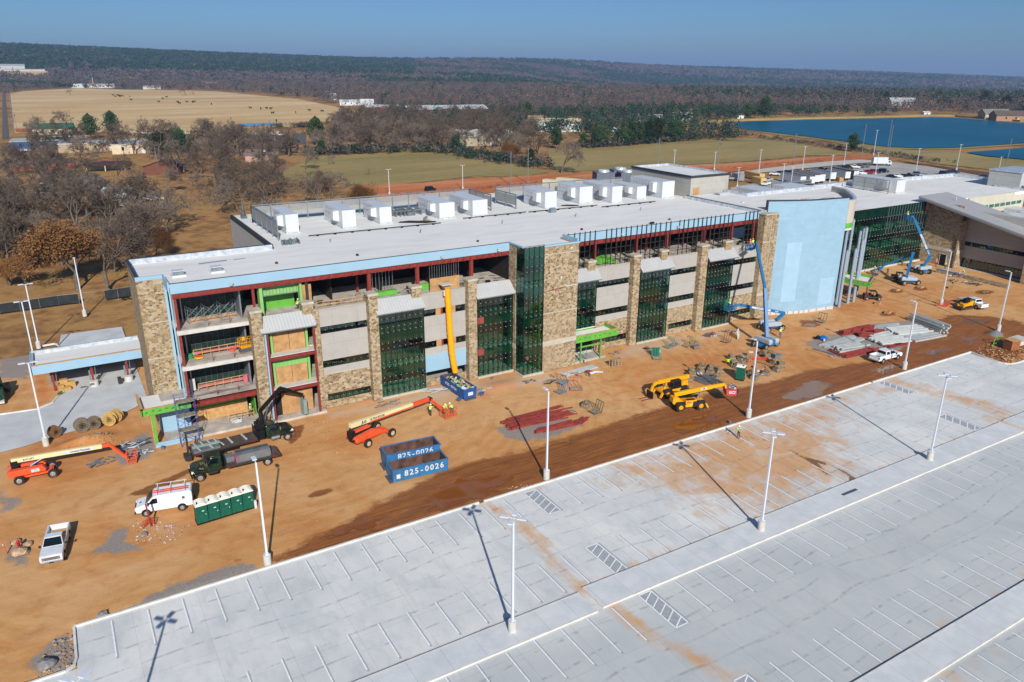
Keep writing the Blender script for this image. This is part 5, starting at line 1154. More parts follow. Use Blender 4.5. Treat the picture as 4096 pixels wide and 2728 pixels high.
# orange lift 1
j=empty('boom_lift',(-6.75,94.95,0),R(0),'orange boom lift with cream boom reading United Rentals, parked far left','boom lift')
chassis(j,3.3,2.3,.5,Mt['jo'],Mt['rim'])
for s,n_ in((-1,'cowling'),(1,'cowling')):
    m=MB(); m.xprism([(-2.6,.95),(1.05,.95),(1.15,1.2),(.85,1.62),(-2.3,1.72),(-2.65,1.5)],s*.35,s*1.1); m.build(n_,Mt['jo'],j,bevel=.1,seg=3)
m=MB(); m.box(-2.4,-.35,.95,.8,.35,1.4); m.box(-2.2,-.25,1.4,-1.5,.25,2.5); m.build('turret',Mt['black'],j)
A=Vector((-2.1,0,2.55)); Bq=Vector((7.0,.1,2.05)); boomseg(j,'boom',A,Bq,.42,.5,Mt['jc'])
d_=(Bq-A).normalized(); boomseg(j,'boom_tip',Bq,Bq+d_*.9,.36,.4,Mt['jo'])
m=MB(); m.tube((-.4,0,1.5),A+d_*3.2+Vector((0,0,-.2)),.12,n=8); m.build('lift_cylinder',Mt['chrome'],j)
jb=Bq+d_*.8; je=Vector((9.3,-1.0,.45)); m=MB(); m.bar(jb+Vector((0,-.12,0)),je+Vector((0,-.12,0)),.12,.3); m.bar(jb+Vector((0,.15,0)),je+Vector((0,.15,0)),.12,.3); m.build('jib',Mt['jo'],j)
basket(j,(9.9,-1.5,.12),R(80),.95,1.7,Mt['jo'])
def plate(o,x0,x1,y,z0,z1,mat,name='sign_panel'):
    m=MB(); m.box(x0,y,z0,x1,y-.01,z1); return m.build(name,mat,o)
up=Vector((0,0,1)); r_=d_
c_=A+d_*6.6; m=MB(); q=face(c_+Vector((0,-.215,0)),r_,up); m.M=q; m.box(-1.5,-.17,0,1.5,.17,.01); m.build('white_sticker',Mt['white'],j)
text('United Rentals',.34,face(c_+Vector((.25,-.228,-.02)),r_,up),Mt['txtb'] if 'txtb' in Mt else Mt.setdefault('txtb',pm('dark blue lettering','#17305c',.5)),j,bold=.006,ext=.004)
m=MB(); m.M=face(c_+Vector((-1.25,-.228,0)),r_,up); m.tube((0,0,0),(0,0,.01),.12,n=14); m.build('round_logo',Mt['txtb'],j)
text('JLG LIFT',.3,face(A+d_*1.7+Vector((0,-.216,-.02)),r_,up),Mt['txtb'],j,bold=.01,ext=.004)
plate(j,-.35,.45,-1.11,1.15,1.5,Mt['white'],'white_sticker'); text('United\nRentals',.13,face((.1,-1.125,1.36),(1,0,0),up),Mt['txtb'],j,ext=.003)
# orange lift 2
j=empty('boom_lift',(30.1,84.6,0),R(19),'orange boom lift with cream boom reading ULTRA BOOM, workers at its basket','boom lift')
chassis(j,3.9,2.9,.56,Mt['jo'],pm('cream rim','#cbb795',.5))
m=MB(); m.xprism([(-3.5,.95),(.4,1.0),(.7,1.15),(.5,1.6),(-.6,1.85),(-3.3,1.65),(-3.6,1.4)],-1.25,-.45); m.build('cowling',Mt['jo'],j,bevel=.1,seg=3)
m=MB(); m.xprism([(-3.3,.95),(.3,1.0),(.2,1.6),(-3.2,1.6)],.45,1.25); m.build('cowling',Mt['jo'],j,bevel=.1,seg=3)
m=MB(); m.box(-3.5,-.42,.95,.2,.42,1.5); m.box(-3.7,-.4,1.4,-3.0,.4,2.3); m.build('turret',Mt['black'],j)
m=MB(); m.box(-3.62,-1.0,1.15,-3.6,-.65,1.45); m.build('vent_grille',Mt['black'],j)
bl=W2L(j,[(27.2,84.6,2.5),(40.0,88.7,1.75),(40.7,86.4,.8),(41.1,85.7,.15)]); A,Bq=bl[0],bl[1]; d_=(Bq-A).normalized(); Lb=(Bq-A).length
boomseg(j,'boom',A,A+d_*(Lb*.76),.5,.62,Mt['jc']); boomseg(j,'boom_tip',A+d_*(Lb*.62),Bq,.38,.44,Mt['jo'])
nrm=Vector((d_.y,-d_.x,0)).normalized(); m=MB(); m.bar(A+d_*3+nrm*.3+up*-.25,A+d_*(Lb*.96)+nrm*.26+up*-.12,.07,.16); m.build('cable_track',Mt['jo'],j)
m=MB(); m.bar(A+d_*4+up*-.33,A+d_*(Lb*.93)+up*-.26,.2,.12); m.tube((-.5,0,1.3),A+d_*4+up*-.3,.14,n=8); m.tube(Bq-nrm*-.3,Bq-nrm*.3,.28,n=10); m.build('hose_carrier',Mt['black'],j)
m=MB(); m.bar(Bq+nrm*.1,bl[2],.14,.3); m.bar(Bq+nrm*-.15,bl[2]+d_*.35,.14,.3); m.build('jib',Mt['jo'],j)
basket(j,bl[3]+Vector((.25,-.1,-.1)),R(-10),1.3,1.9,Mt['jo'])
text('JLG',.5,face(A+d_*2.0+nrm*.27+up*.0,d_,up),Mt['txtb'],j,bold=.02,ext=.004); text('ULTRA BOOM',.38,face(A+d_*4.1+nrm*.27+up*.04,d_,up),Mt['txtb'],j,bold=.012,ext=.004)
# blue lifts
def blue(loc,rz,label,turn,pts,w=(.42,.36,.3),txt=None,bk=0,L=3.2,steer=0,low=False):
    j=empty('boom_lift',loc,rz,label,'boom lift'); chassis(j,L,2.4,.55,Mt['gb'],pm('khaki rim','#a08a68',.6),steer=steer)
    m=MB(); M_=Matrix.Rotation(turn,4,'Z'); m.M=M_
    for s in(-1,1): m.xprism([(-1.9,1.0),(1.3,1.0),(1.5,1.2),(1.35,1.75),(-1.7,1.85),(-2.0,1.6)],s*.35,s*1.15)
    m.build('cowling',Mt['gg'],j,bevel=.1,seg=3); m=MB(); m.M=M_; m.box(-1.7,-.35,.9,1.1,.35,1.5); m.box(-1.9,-1.0,.85,1.3,1.0,1.0); m.build('turntable',Mt['gb'],j)
    pl=W2L(j,pts)
    for i,(a,b) in enumerate(zip(pl,pl[1:])):
        nm='boom' if i<len(pl)-2 else 'jib'
        boomseg(j,nm,a,b,w[min(i,2)],w[min(i,2)]*1.15,Mt['gb'])
    return j,pl
up=Vector((0,0,1))
g1,pl=blue((100.2,83.6,0),R(8),'tall blue boom lift, mast almost upright against the stone pier',R(80),[(100.2,83.4,1.7),(101.9,86.5,9.3),(105.4,92.3,15.0),(106.3,93.3,15.3),(106.2,93.6,14.2)],(.55,.4,.3),steer=.2)
basket(g1,W2L(g1,[(105.9,94.1,14.1)])[0],R(20),.95,2.2,Mt['gb'])
m=MB(); a,b=pl[0],pl[1]
for i in range(24): t=.3+.6*i/24; q=a+(b-a)*t; m.cbox(q+Vector((-.3,0,0)),(.14,.3,.12))
m.build('cable_carrier',Mt['black'],g1)
g2,pl=blue((107.9,89.2,0),R(-8),'blue boom lift reaching left along the wall below the upright one',R(-5),[(108.9,89.0,1.8),(110.6,88.8,2.9),(101.8,91.3,5.1),(100.9,91.8,5.0),(100.6,91.9,4.4)],(.45,.42,.3))
basket(g2,W2L(g2,[(100.2,92.2,4.2)])[0],R(10),.95,2.2,Mt['gb'])
a,b=pl[1],pl[2]; d_=(b-a).normalized(); n_=Vector((-d_.y,d_.x,0)).normalized(); 
m=MB(); m.M=face(a+(b-a)*.55+n_*.22,-d_,up); m.box(-2.0,-.17,0,2.0,.17,.01); m.build('white_sticker',Mt['white'],g2); text('United Rentals',.34,face(a+(b-a)*.56+n_*.235,-d_,up),Mt['txtb'],g2,ext=.004); text('60X',.42,face(a+(b-a)*.2+n_*.225,-d_,up),Mt['white'],g2,bold=.01,ext=.006)
m=MB(); m.cbox(W2L(g2,[(99.8,92.6,5.2)])[0],(1.3,.1,1.7),.0); m.build('glass_panel',Mt['spandrel'],g2)
g3,pl=blue((170.4,100.4,0),R(80),'blue boom lift raised steeply before the dark green glass wall',R(90),[(170.0,99.8,1.7),(173.0,100.4,3.6),(169.6,103.6,11.9),(169.0,104,12.9),(168.6,104.2,12.2)],(.5,.5,.3),L=2.6)
basket(g3,W2L(g3,[(168.0,104.4,12.0)])[0],R(0),.95,2.2,Mt['gb'])
a,b=pl[1],pl[2]; d_=(b-a).normalized(); n_=d_.cross(Vector((1,0,0)) if False else (W2L(g3,[(1,0,0)])[0]-W2L(g3,[(0,0,0)])[0])).normalized()
vw=(W2L(g3,[(0,0,45)])[0]-a).normalized(); n_=(vw-d_*vw.dot(d_)).normalized()
m=MB(); m.M=face(a+(b-a)*.42+n_*.3,-d_,d_.cross(n_)); m.box(-1.9,-.2,0,1.9,.2,.01); m.build('white_sticker',Mt['white'],g3)
text('S-60X',.45,face(a+(b-a)*.12+n_*.3,-d_,n_.cross(-d_)),Mt['white'],g3,bold=.012,ext=.006); text('United Rentals',.3,face(a+(b-a)*.42+n_*.32,-d_,n_.cross(-d_)),Mt['txtb'],g3,ext=.004)
g4,pl=blue((158.9,96.0,0),R(-25),'blue boom lift folded low with its basket near the glass wall',R(-8),[(157.3,95.6,1.8),(162.4,98.2,6.0),(163.4,98.8,5.6),(161.2,103.8,2.2),(160.3,104.3,.9)],(.5,.55,.34))
basket(g4,W2L(g4,[(159.6,104.4,.15)])[0],R(60),.95,2.2,Mt['gb'])
# ---------------------------------------------------------------- telehandlers
Mt['jy']=paint('yellow machine paint','#e09c10','#a9713c',.35,0,.4,.2)
def tele(loc,rz,label,boom,fr_=False):
    o=empty('telehandler',loc,rz,label,'telehandler')
    m=MB(); m.xprism([(-2.3,.85),(1.9,.6),(2.2,.9),(2.0,1.25),(-1.3,1.35),(-1.7,1.9),(-2.5,1.95),(-2.6,1.2)],-.6,.6); m.build('chassis',Mt['jy'],o,bevel=.05)
    m=MB(); m.xprism([(-.9,.6),(.6,.6),(.95,.95),(.7,1.55),(-.9,1.6)],-1.15,-.55); m.build('engine_cover',Mt['jy'],o,bevel=.08,seg=3)
    m=MB(); m.xprism([(.1,.62),(.62,.62),(.97,.97),(.75,1.45),(.2,1.45)],-1.165,-1.15); m.box(-.7,-1.0,1.6,.5,-.55,1.66)
    for i in range(5): m.box(-.75+i*.13,-1.16,1.2,-.69+i*.13,-1.155,1.5)
    m.build('vent_grille',Mt['plast'],o)
    m=MB(); m.box(-.9,.5,.6,.7,1.15,1.3); m.build('cab_base',Mt['jy'],o); v=fr((-.9,.45,.75,1.15),(-.75,.5,.45,1.05),1.3,2.45); m=MB(); m.frus((-.9,.45,.75,1.15),(-.75,.5,.45,1.05),1.3,2.45); m.build('cab',Mt['wglass'],o); m=MB(); m.box(-.8,.45,2.42,.5,1.1,2.52)
    for k_ in range(4): m.bar(v[k_],v[k_+4],.08)
    m.build('cab_frame',Mt['plast'],o)
    for x in(-1.55,1.45):
        for s in(-1,1):
            wheel(o,(x,s*.98,.66),.66,.42,Mt['jy'],rr=.5,lug=True)
            m=MB(); m.xprism([(x-.75,1.1),(x-.5,1.38),(x+.5,1.38),(x+.75,1.1),(x+.7,1.06),(x+.45,1.32),(x-.45,1.32),(x-.7,1.06)],s*.76,s*1.2); m.build('mudguard',Mt['plast'],o)
    m=MB(); m.bar((2.2,-.9,.9),(2.6,-.95,.25),.3,.2); m.bar((2.2,.9,.9),(2.6,.95,.25),.3,.2); m.bar((2.1,-.9,.95),(2.1,.9,.95),.3,.3); m.build('stabiliser',Mt['jy'],o)
    a,b,c=boom; boomseg(o,'boom',a,b,.42,.55,Mt['jy']); d_=(b-a).normalized(); boomseg(o,'inner_boom',b,c,.3,.4,Mt['jy'])
    m=MB(); m.bar(c,c+Vector((.35,0,-.9)),.3,.25); m.build('boom_head',Mt['jy'],o)
    m=MB(); m.tube((1.2,0,1.2),a+(b-a)*.75+Vector((0,0,-.2)),.1,n=8); m.build('lift_cylinder',Mt['chrome'],o)
    sv=MB(); sv.M=face(a+(b-a)*.78+Vector((0,-.235,.05)),d_,(0,0,1)); sv.box(-.4,-.14,0,.4,.14,.008); sv.build('white_sticker',Mt['white'],o)
    text('JCB',.26,face(a+(b-a)*.78+Vector((0,-.25,.05)),d_,(0,0,1)),Mt['black'],o,bold=.012,ext=.004); text('JCB',.22,face((-.1,-1.17,.95),(1,0,0),(0,0,1)),Mt['white'],o,bold=.01,ext=.004)
    return o
t1=tele((71.4,71.5,0),R(-18),'nearer yellow telehandler holding a red hopper of rubble over the mud',(Vector((-2.2,0,2.2)),Vector((3.3,0,2.9)),Vector((5.3,0,3.1))))
m=MB(); hp=Matrix.Translation((6.3,.1,1.6))@Matrix.Rotation(R(-12),4,'Z')
m.M=hp; m.frus((-.7,-.9,.7,.9),(-.85,-1.0,.95,1.0),0,.9)
hb=m.build('hopper',pm('faded red hopper','#b9464a',.6,0,.1,2),label='red steel hopper marked GCI full of pale rubble on the yellow telehandler',cat='hopper'); hb.location=t1.location; hb.rotation_euler=t1.rotation_euler
m=MB(); m.M=hp
for i in range(40): m.cbox((rnd.uniform(-.75,.8),rnd.uniform(-.85,.85),.92+rnd.random()*.18),(rnd.uniform(.1,.5),rnd.uniform(.05,.25),.08),rnd.uniform(0,3),rx=rnd.uniform(-.5,.5),mi=i%3)
m.build('rubble',[Mt['whited'],Mt['conc'],Mt['woodg']],hb); tx=text('GCI',.55,hp@face((0,-.98,.5),(1,0,0),(0,-.08,1)),Mt['white'],hb,bold=.02)
t2=tele((72.6,76.3,0),R(176),'farther yellow telehandler with empty forks pointing left',(Vector((-3.0,0,2.3)),Vector((2.6,0,2.35)),Vector((3.3,0,2.0))))
t2['label']='farther yellow telehandler with boom lowered and empty forks pointing left'
m=MB(); m.box(3.7,-.7,.2,3.85,.7,1.2); m.build('fork_carriage',Mt['black'],t2)
for s in(-1,1):
    m=MB(); m.box(3.85,s*.35-.06,.12,5.3,s*.35+.06,.18); m.build('fork',Mt['red'],t2)
# UTVs and skid steer
def utv(loc,rz,label):
    o=empty('utility_cart',loc,rz,label,'utility vehicle','muddy utility carts'); D=pm('muddy dark body','#3c362c',.7,0,.3,2,dirt='#9a7148',dz=.5)
    m=MB(); m.xprism([(-1.7,.55),(1.5,.5),(1.8,.75),(1.6,1.0),(.9,1.05),(.75,.7),(-.7,.7),(-.8,1.0),(-1.75,1.0)],-.72,.72); m.build('body',D,o,bevel=.04)
    m=MB(); m.box(-1.7,-.68,1.0,-.9,-.64,1.25); m.box(-1.7,.64,1.0,-.9,.68,1.25); m.box(-1.72,-.68,1.0,-1.68,.68,1.25); m.build('cargo_box',Mt['plast'],o)
    m=MB()
    for s in(-1,1):
        m.path([(.95,s*.68,1.0),(.55,s*.62,1.85),(-.75,s*.62,1.85),(-.85,s*.68,.95)],.035); m.bar((-.1,s*.65,.7),(-.1,s*.62,1.85),.05)
    m.build('roll_cage',Mt['black'],o); m=MB(); m.box(-.8,-.66,1.85,.6,.66,1.92); m.build('canopy',D,o,bevel=.02)
    m=MB(); m.box(-.7,-.6,.7,-.35,.6,1.3); m.box(.0,-.6,.7,.3,.6,.95); m.build('seat',Mt['black'],o)
    m=MB(); m.add([(.98,-.6,1.02),(.98,.6,1.02),(.6,.56,1.8),(.6,-.56,1.8)],[(0,1,2,3)]); m.build('windscreen',Mt['wglass'],o)
    for x in(-1.2,1.2):
        for s in(-1,1): wheel(o,(x,s*.7,.33),.33,.26,lug=True)
    return o
u=utv((141.2,92.3,0),R(-38),'muddy utility cart parked beside the lime green entry canopy')
dup(u,(159.5,98.6,0),R(-60),'muddy utility cart standing behind the folded blue boom lift')
o=empty('skid_steer',(151.8,79.2,0),R(170),'yellow and black tracked skid steer parked against a white pickup','skid steer')
m=MB(); m.xprism([(-1.6,.45),(1.0,.45),(1.0,1.1),(.2,1.25),(-1.6,1.35)],-.45,.45); m.build('body',Mt['jy'],o,bevel=.04)
for s in(-1,1):
    m=MB(); m.xprism([(-1.5,.15),(-1.1,.0),(.9,.0),(1.25,.2),(.9,.55),(-1.1,.65),(-1.5,.4)],s*.5,s*.9); m.build('track',Mt['rubber'],o,bevel=.03); m=MB(); m.xprism([(-1.6,1.5),(-1.2,1.7),(.6,1.1),(1.5,.4),(1.35,.25),(.4,.9),(-1.2,1.4)],s*.5,s*.72); m.build('lift_arm',Mt['jy'],o)
m=MB(); m.frus((-.7,-.45,.6,.45),(-.6,-.4,.4,.4),1.2,2.05); m.build('cab',Mt['black'],o,bevel=.03); m=MB(); m.box(1.4,-.95,.05,2.0,.95,.6); m.build('bucket',Mt['stud'],o); m=MB(); m.box(-1.68,-.45,.5,-1.6,.45,1.3); m.build('rear_grille',Mt['black'],o)
# scissor lift on level 3
o=empty('scissor_lift',(18.6,98.6,9.4),R(5),'small yellow scissor lift folded on the third floor edge','scissor lift')
m=MB(); m.box(-.9,-.4,.15,.9,.4,.6); m.build('base',Mt['galvd'],o,bevel=.03)
for x in(-.65,.65):
    for s in(-1,1): wheel(o,(x,s*.38,.18),.18,.12)
basket(o,(0,0,.85),0,.8,1.8,Mt['jy'],name='platform'); m=MB()
for i in range(3): m.bar((-.7,0,.62+i*.08),(.7,0,.7+i*.08),.7,.05)
m.build('scissor_arms',Mt['jy'],o)

# ------------------------------------------------------------------ far lot cars, trailers, containers
def farcar(kind,col):
    o=empty('parked_car' if kind!='pickup' else 'parked_pickup',(0,0,-50),0,'x','car','cars in the far staff lot'); P_=paint('car '+col,col,dz=.2)
    if kind=='pickup':
        m=MB(); m.xprism([(-2.8,.5),(2.75,.5),(2.85,.95),(1.5,1.2),(-.6,1.2),(-.6,.8),(-2.7,.8),(-2.7,1.2),(-2.8,1.2)],-.95,.95)
        m.box(-2.8,-.95,.8,-.6,-.85,1.2); m.box(-2.8,.85,.8,-.6,.95,1.2); m.build('body',P_,o,bevel=.05); b=(-.6,-.9,1.4,.9);t=(-.5,-.72,.7,.72); z=(1.2,1.85)
    else:
        h=1.45 if kind=='sedan' else 1.75
        m=MB(); m.xprism([(-2.3,.4),(2.25,.35),(2.35,.75),(1.2,.95),(-1.9 if h<1.6 else -2.2,1.0),(-2.35,.9)],-.9,.9); m.build('body',P_,o,bevel=.06)
        b=(-1.7 if h<1.6 else -2.2,-.86,1.15,.86);t=(-1.0 if h<1.6 else -2.0,-.66,.35,.66); z=(.95,h)
    v=fr(b,t,*z); m=MB(); m.frus(b,t,*z); m.build('roof',P_,o,bevel=.04); m=MB()
    for q in((v[1],v[2],v[6],v[5]),(v[3],v[0],v[4],v[7]),(v[0],v[1],v[5],v[4]),(v[2],v[3],v[7],v[6])): pane(m,q,.12,.02)
    m.build('windows',Mt['wglass'],o)
    m=MB()
    for x in(-1.4,1.4):
        for s in(-1,1): m.tube((x,s*.72,.34),(x,s*.93,.34),.34,n=12)
    m.build('wheels',Mt['rubber'],o); m=MB()
    for s in(-1,1): m.box(2.15 if kind!='pickup' else 2.7,s*.6,.62,2.36 if kind!='pickup' else 2.87,s*.85,.78)
    m.build('headlights',Mt['lamp'],o); return o
protos={}
cols={'white':'#dfe2e4','black':'#15171a','navy':'#1c2e44','red':'#8a1a22','grey':'#5c646c','silver':'#a9b0b5','teal':'#184a5c'}
def putcar(kind,c,x,y,rz,label,group='cars in the far staff lot'):
    k=(kind,c)
    if k not in protos: o=farcar(kind,cols[c]); protos[k]=o; o.location=(x,y,0); o.rotation_euler=(0,0,rz); o['label']=label; o['group']=group; return o
    return dup(protos[k],(x,y,0),rz,label,group)
CF=[]
rowA=[('sedan','white',275.0,235.4),('sedan','black',280.0,236.1),('suv','navy',283.0,234.5),('sedan','grey',290.0,234.7),('sedan','red',293.6,232.8),('sedan','white',298.3,234.4),('sedan','black',302.3,235.8),('pickup','black',305.0,235.5),('sedan','navy',308.1,233.9),('sedan','white',313.3,233.5),('sedan','black',315.6,233.5),('pickup','navy',320.2,234.8),('suv','black',323.4,234.3),('pickup','white',327.1,234.2),('suv','grey',331.1,234.0),('pickup','grey',335.0,234.5)]
for i,(k_,c_,x,y) in enumerate(rowA): putcar(k_,c_,x,y,R(-62),'%s %s %s from the left in the upper row of the far lot'%(c_,k_,['first','second','third','fourth','fifth','sixth','seventh','eighth','ninth','tenth','eleventh','twelfth','thirteenth','fourteenth','fifteenth','sixteenth'][i]))
rowB=[('sedan','black',304.6,219.5),('sedan','navy',307.6,219.1),('pickup','white',309.9,218.4),('pickup','red',315.0,218.5),('pickup','red',318.8,219.3),('suv','navy',320.9,218.2),('pickup','black',324.8,219.0),('suv','teal',327.5,218.7)]
for i,(k_,c_,x,y) in enumerate(rowB): putcar(k_,c_,x,y,R(-62),'%s %s %s from the left in the lower row of the far lot'%(c_,k_,['first','second','third','fourth','fifth','sixth','seventh','eighth'][i]))
for k_,c_,x,y,l in (('sedan','black',313.5,205.4,'black car behind the far white air handler'),('pickup','white',315.1,204.6,'white pickup behind the far white air handler'),('pickup','black',321.2,202.9,'left black pickup near the far roof parapet'),('suv','grey',330.6,204.4,'grey car nearest the tall pole of the far lot'),('sedan','silver',329.8,200.4,'silver car just above the far roof parapet'),('suv','black',343.7,200.2,'dark suv left of two near the right lot edge'),('pickup','navy',351.5,201.1,'navy pickup near the right lot edge'),('sedan','navy',349.8,185.9,'lone navy car at the far right beyond the roof')): putcar(k_,c_,x,y,R(-60),l)
putcar('suv','black',123.81,267.53,R(12),'black suv driving on the red dirt track behind the roof','cars outside the lots')
x,y=(247.2,215.6); putcar('pickup','white',x,y,R(200),'white utility pickup beside the tan containers','cars outside the lots')
x,y=(256.3,222.6); putcar('pickup','silver',x,y,R(200),'pickup with an orange rack behind the white utility pickup','cars outside the lots')
x,y=(248.2,234.4); putcar('sedan','silver',x,y,R(210),'silver car behind the right edge of the penthouse block','cars outside the lots')
# trailers
def trailer(x,y,rz,l,col='#d5d6d4',L=14,roof='#6f6a66'):
    o=empty('box_trailer',(x,y,0),rz,l,'trailer','box trailers parked behind the roof'); m=MB(); m.box(-L/2,-1.25,1.1,L/2,1.25,3.75); m.build('box',pm('trailer side '+col,col,.5,0,.06,1),o)
    m=MB(); m.box(-L/2,-1.26,3.75,L/2,1.26,3.82); m.build('roof',pm('trailer roof',roof,.7),o)
    m=MB()
    for xx in(-L/2+1.2,-L/2+2.4): m.tube((xx,-1.2,.5),(xx,1.2,.5),.5,n=10)
    m.build('wheels',Mt['rubber'],o); m=MB(); m.box(-L/2-.02,-1.2,1.15,-L/2,-.03,3.7); m.box(-L/2-.02,.03,1.15,-L/2,1.2,3.7); m.build('doors',Mt['white'],o); m=MB(); m.bar((L/2-2,0,0),(L/2-2,0,1.1),.3); m.build('landing_leg',Mt['black'],o); return o
T=[(258.7,207.1),(261.9,205.3),(267.2,207.1),(270.8,207.5)]
th=math.atan2((263.9,226.0)[1]-(258.7,207.1)[1],(263.9,226.0)[0]-(258.7,207.1)[0])
for i,(q,l) in enumerate(zip(T,('nearest white box trailer of the four parked side by side','second white box trailer of the four parked side by side','third white box trailer of the four parked side by side','farthest white box trailer of the four parked side by side'))):
    trailer(q[0]+math.cos(th)*7,q[1]+math.sin(th)*7,th,l)
q=(280.3,209.6); trailer(q[0]+math.cos(th)*7,q[1]+math.sin(th)*7,th,'grey topped white trailer right of the four parked together')
q=(287.5,208.1); trailer(q[0]+math.cos(th)*6,q[1]+math.sin(th)*6,th,'white trailer beside the orange material stack',L=12); q=(292.9,207.7); trailer(q[0]+math.cos(th)*8,q[1]+math.sin(th)*8,th,'dark grey trailer at the right end of the trailers','#5f6468',L=15)
x,y=(283.3,208.9); m=MB(); m.cbox((x,y,.9),(3,2,1.6),th); m.build('crate_stack',Mt['ply'],label='orange brown crate stack between two white trailers',cat='crates')
def container(x,y,rz,l,col,L=6,nm='shipping_container'):
    o=empty(nm,(x,y,0),rz,l,'container'); m=MB(); m.box(-L/2,-1.2,.1,L/2,1.2,2.7)
    for i in range(int(L/.4)): m.box(-L/2+.1+i*.4,-1.24,.2,-L/2+.25+i*.4,1.24,2.6)
    m.build('box',pm('container '+col,col,.6,0,.08,1),o); m=MB(); m.box(-L/2-.03,-1.1,.2,-L/2,-.03,2.6); m.box(-L/2-.03,.03,.2,-L/2,1.1,2.6); m.build('door',pm('container door '+col,col,.7,0,.2,2),o); return o
x,y=(256.3,230.1); container(x+2,y+2,th,'tall tan shipping container behind the penthouse block','#c8a566',12)
x,y=(245.0,219.2); container(x+3,y+1,th,'shorter tan shipping container nearest the white utility pickup','#c9a768',7)
x,y=(246.8,230.2); container(x+2,y+2,th,'grey shipping container left of the tan ones','#84878a',6)
# box truck
x,y=(348.7,234.5); o=empty('box_truck',(x,y,0),R(-30),'white box truck parked alone at the top of the far lot','truck'); m=MB(); m.box(-5,-1.25,1.1,2,1.25,4.0); m.build('box',Mt['white'],o); m=MB(); m.xprism([(2.1,.6),(4.0,.6),(4.1,1.5),(3.6,2.5),(2.1,2.6)],-1.1,1.1); m.build('cab',Mt['white'],o,bevel=.08); m=MB(); m.add([(4.13,-1,1.55),(4.13,1,1.55),(3.66,.95,2.45),(3.66,-.95,2.45)],[(0,1,2,3)]); m.build('windscreen',Mt['wglass'],o); m=MB(); m.box(2.4,-1.12,1.6,3.4,1.12,2.3); m.build('side_window',Mt['wglass'],o)
m=MB()
for xx in(-3.5,3): m.tube((xx,-1.15,.5),(xx,1.15,.5),.5,n=12)
m.build('wheels',Mt['rubber'],o)
# lot surfaces
lot=[(230.4,218.0),(267.1,226.8),(295.4,236.2),(339.0,239.7),(356.8,241.7),(367.6,240.9),(365.9,233.4),(366.6,223.0),(352.3,183.3),(347.5,168.2),(200,145),(150,150)]
m=MB(); m.poly([(x,y,.03) for x,y in lot]); m.build('far_lot',pm('far lot concrete','#a39f97',.9,0,.12,.08),kind='structure')
rdp=[(263.0,249.6),(283.1,253.0),(311.8,256.8),(341.3,258.5),(361.3,256.0),(364.4,251.3),(360.8,244.5),(348.1,246.3),(319.8,246.0),(287.5,244.6),(256.4,243.2),(215,262),(215,272)]
m=MB(); m.poly([(x,y,.04) for x,y in rdp[:-2]]); m.build('far_road',pm('far road concrete','#b5b0a6',.9,0,.06,.1),kind='structure')
# generators, cooling towers
for x,y,l in ((169.5,249.5,'left long cream generator housing behind the louvre screen'),(176.5,250.5,'right long cream generator housing behind the louvre screen')):
    o=empty('generator',(x,y,0),R(-62),l,'generator','cream generator housings'); m=MB(); m.box(-6,-1.4,.2,6,1.4,3.1); m.build('housing',pm('cream housing','#c9c4a8',.6),o); m=MB(); m.box(-6.02,-1.1,.6,-6,1.1,2.6); m.build('grille',Mt['stud'],o)
ct=None
for x,y,l in ((195,254,'left cooling tower with a round silver fan'),(203.5,249,'front right cooling tower with a round silver fan'),(206,257,'back right cooling tower with a round silver fan')):
    if ct is None:
        ct=empty('cooling_tower',(x,y,0),R(-20),l,'cooling tower','grey cooling towers'); m=MB(); m.box(-3.8,-3.2,0,3.8,3.2,4.2); m.build('casing',pm('bluish grey casing','#5d6470',.6,0,.1,1),ct); m=MB(); m.tube((0,0,4.2),(0,0,5.0),2.5,2.3,n=24,cap=False); m.tube((0,0,4.9),(0,0,5.0),.3,n=8)
        for i in range(6): a=math.pi*i/3; m.bar((0,0,4.95),(2.3*math.cos(a),2.3*math.sin(a),4.95),.12)
        m.build('fan_ring',Mt['flash'],ct)
    else: dup(ct,(x,y,0),None,l)

# ------------------------------------------------------------------ light poles
def pole(x,y,label,heads,group=None,h=11.0,ped=1.05,rot=0,base=0):
    o=empty('light_pole',(x,y,base),rot,label,'light pole',group)
    m=MB(); m.tube((0,0,-.1),(0,0,ped),.37,.37,n=18); m.build('pedestal',Mt['concl'],o,bevel=.03)
    m=MB(); m.box(-.22,-.22,ped,.22,.22,ped+.12); m.frus((-.1,-.1,.1,.1),(-.075,-.075,.075,.075),ped+.12,h-.1); m.build('shaft',Mt['polem'],o)
    for a in heads:
        m=MB(); m.M=Matrix.Translation((0,0,h))@Matrix.Rotation(R(a),4,'Z'); m.bar((0,0,-.12),(.35,0,-.02),.07); m.box(.3,-.2,-.06,1.05,.2,.04); m.box(.4,-.16,-.09,.95,.16,-.06,1); m.build('lamp_head',[Mt['polem'],Mt['lamp']],o,bevel=.015)
    return o
Mt['polem']=pm('white pole paint','#c3c9d1',.4,0,.03,.6)
for x,y,l in ((11.9,64.9,'single headed light pole nearest the row of green toilets'),(43.7,65.1,'single headed light pole beside the red steel stock pile'),(76.6,65.2,'single headed light pole before the yellow telehandlers'),(111.5,65.4,'single headed light pole next to the white pickup in the mud'),(143.5,68.2,'single headed light pole by the small grey gravel heap'),(150.2,83.1,'single headed light pole inside an orange mesh ring')): pole(x,y,l,[90],'single headed poles along the dirt strip')
for x,y,l in ((27.2,45.1,'four headed light pole on the left half of the parking island'),(56.9,45.1,'four headed light pole in the middle of the parking island'),(86.2,45.3,'four headed light pole on the right part of the parking island'),(-3.44,43.3,'four headed light pole whose head peeks in at the bottom left corner')): pole(x,y,l,[45,135,225,315],'four headed poles on the parking island',base=.15 if x>20 else 0)
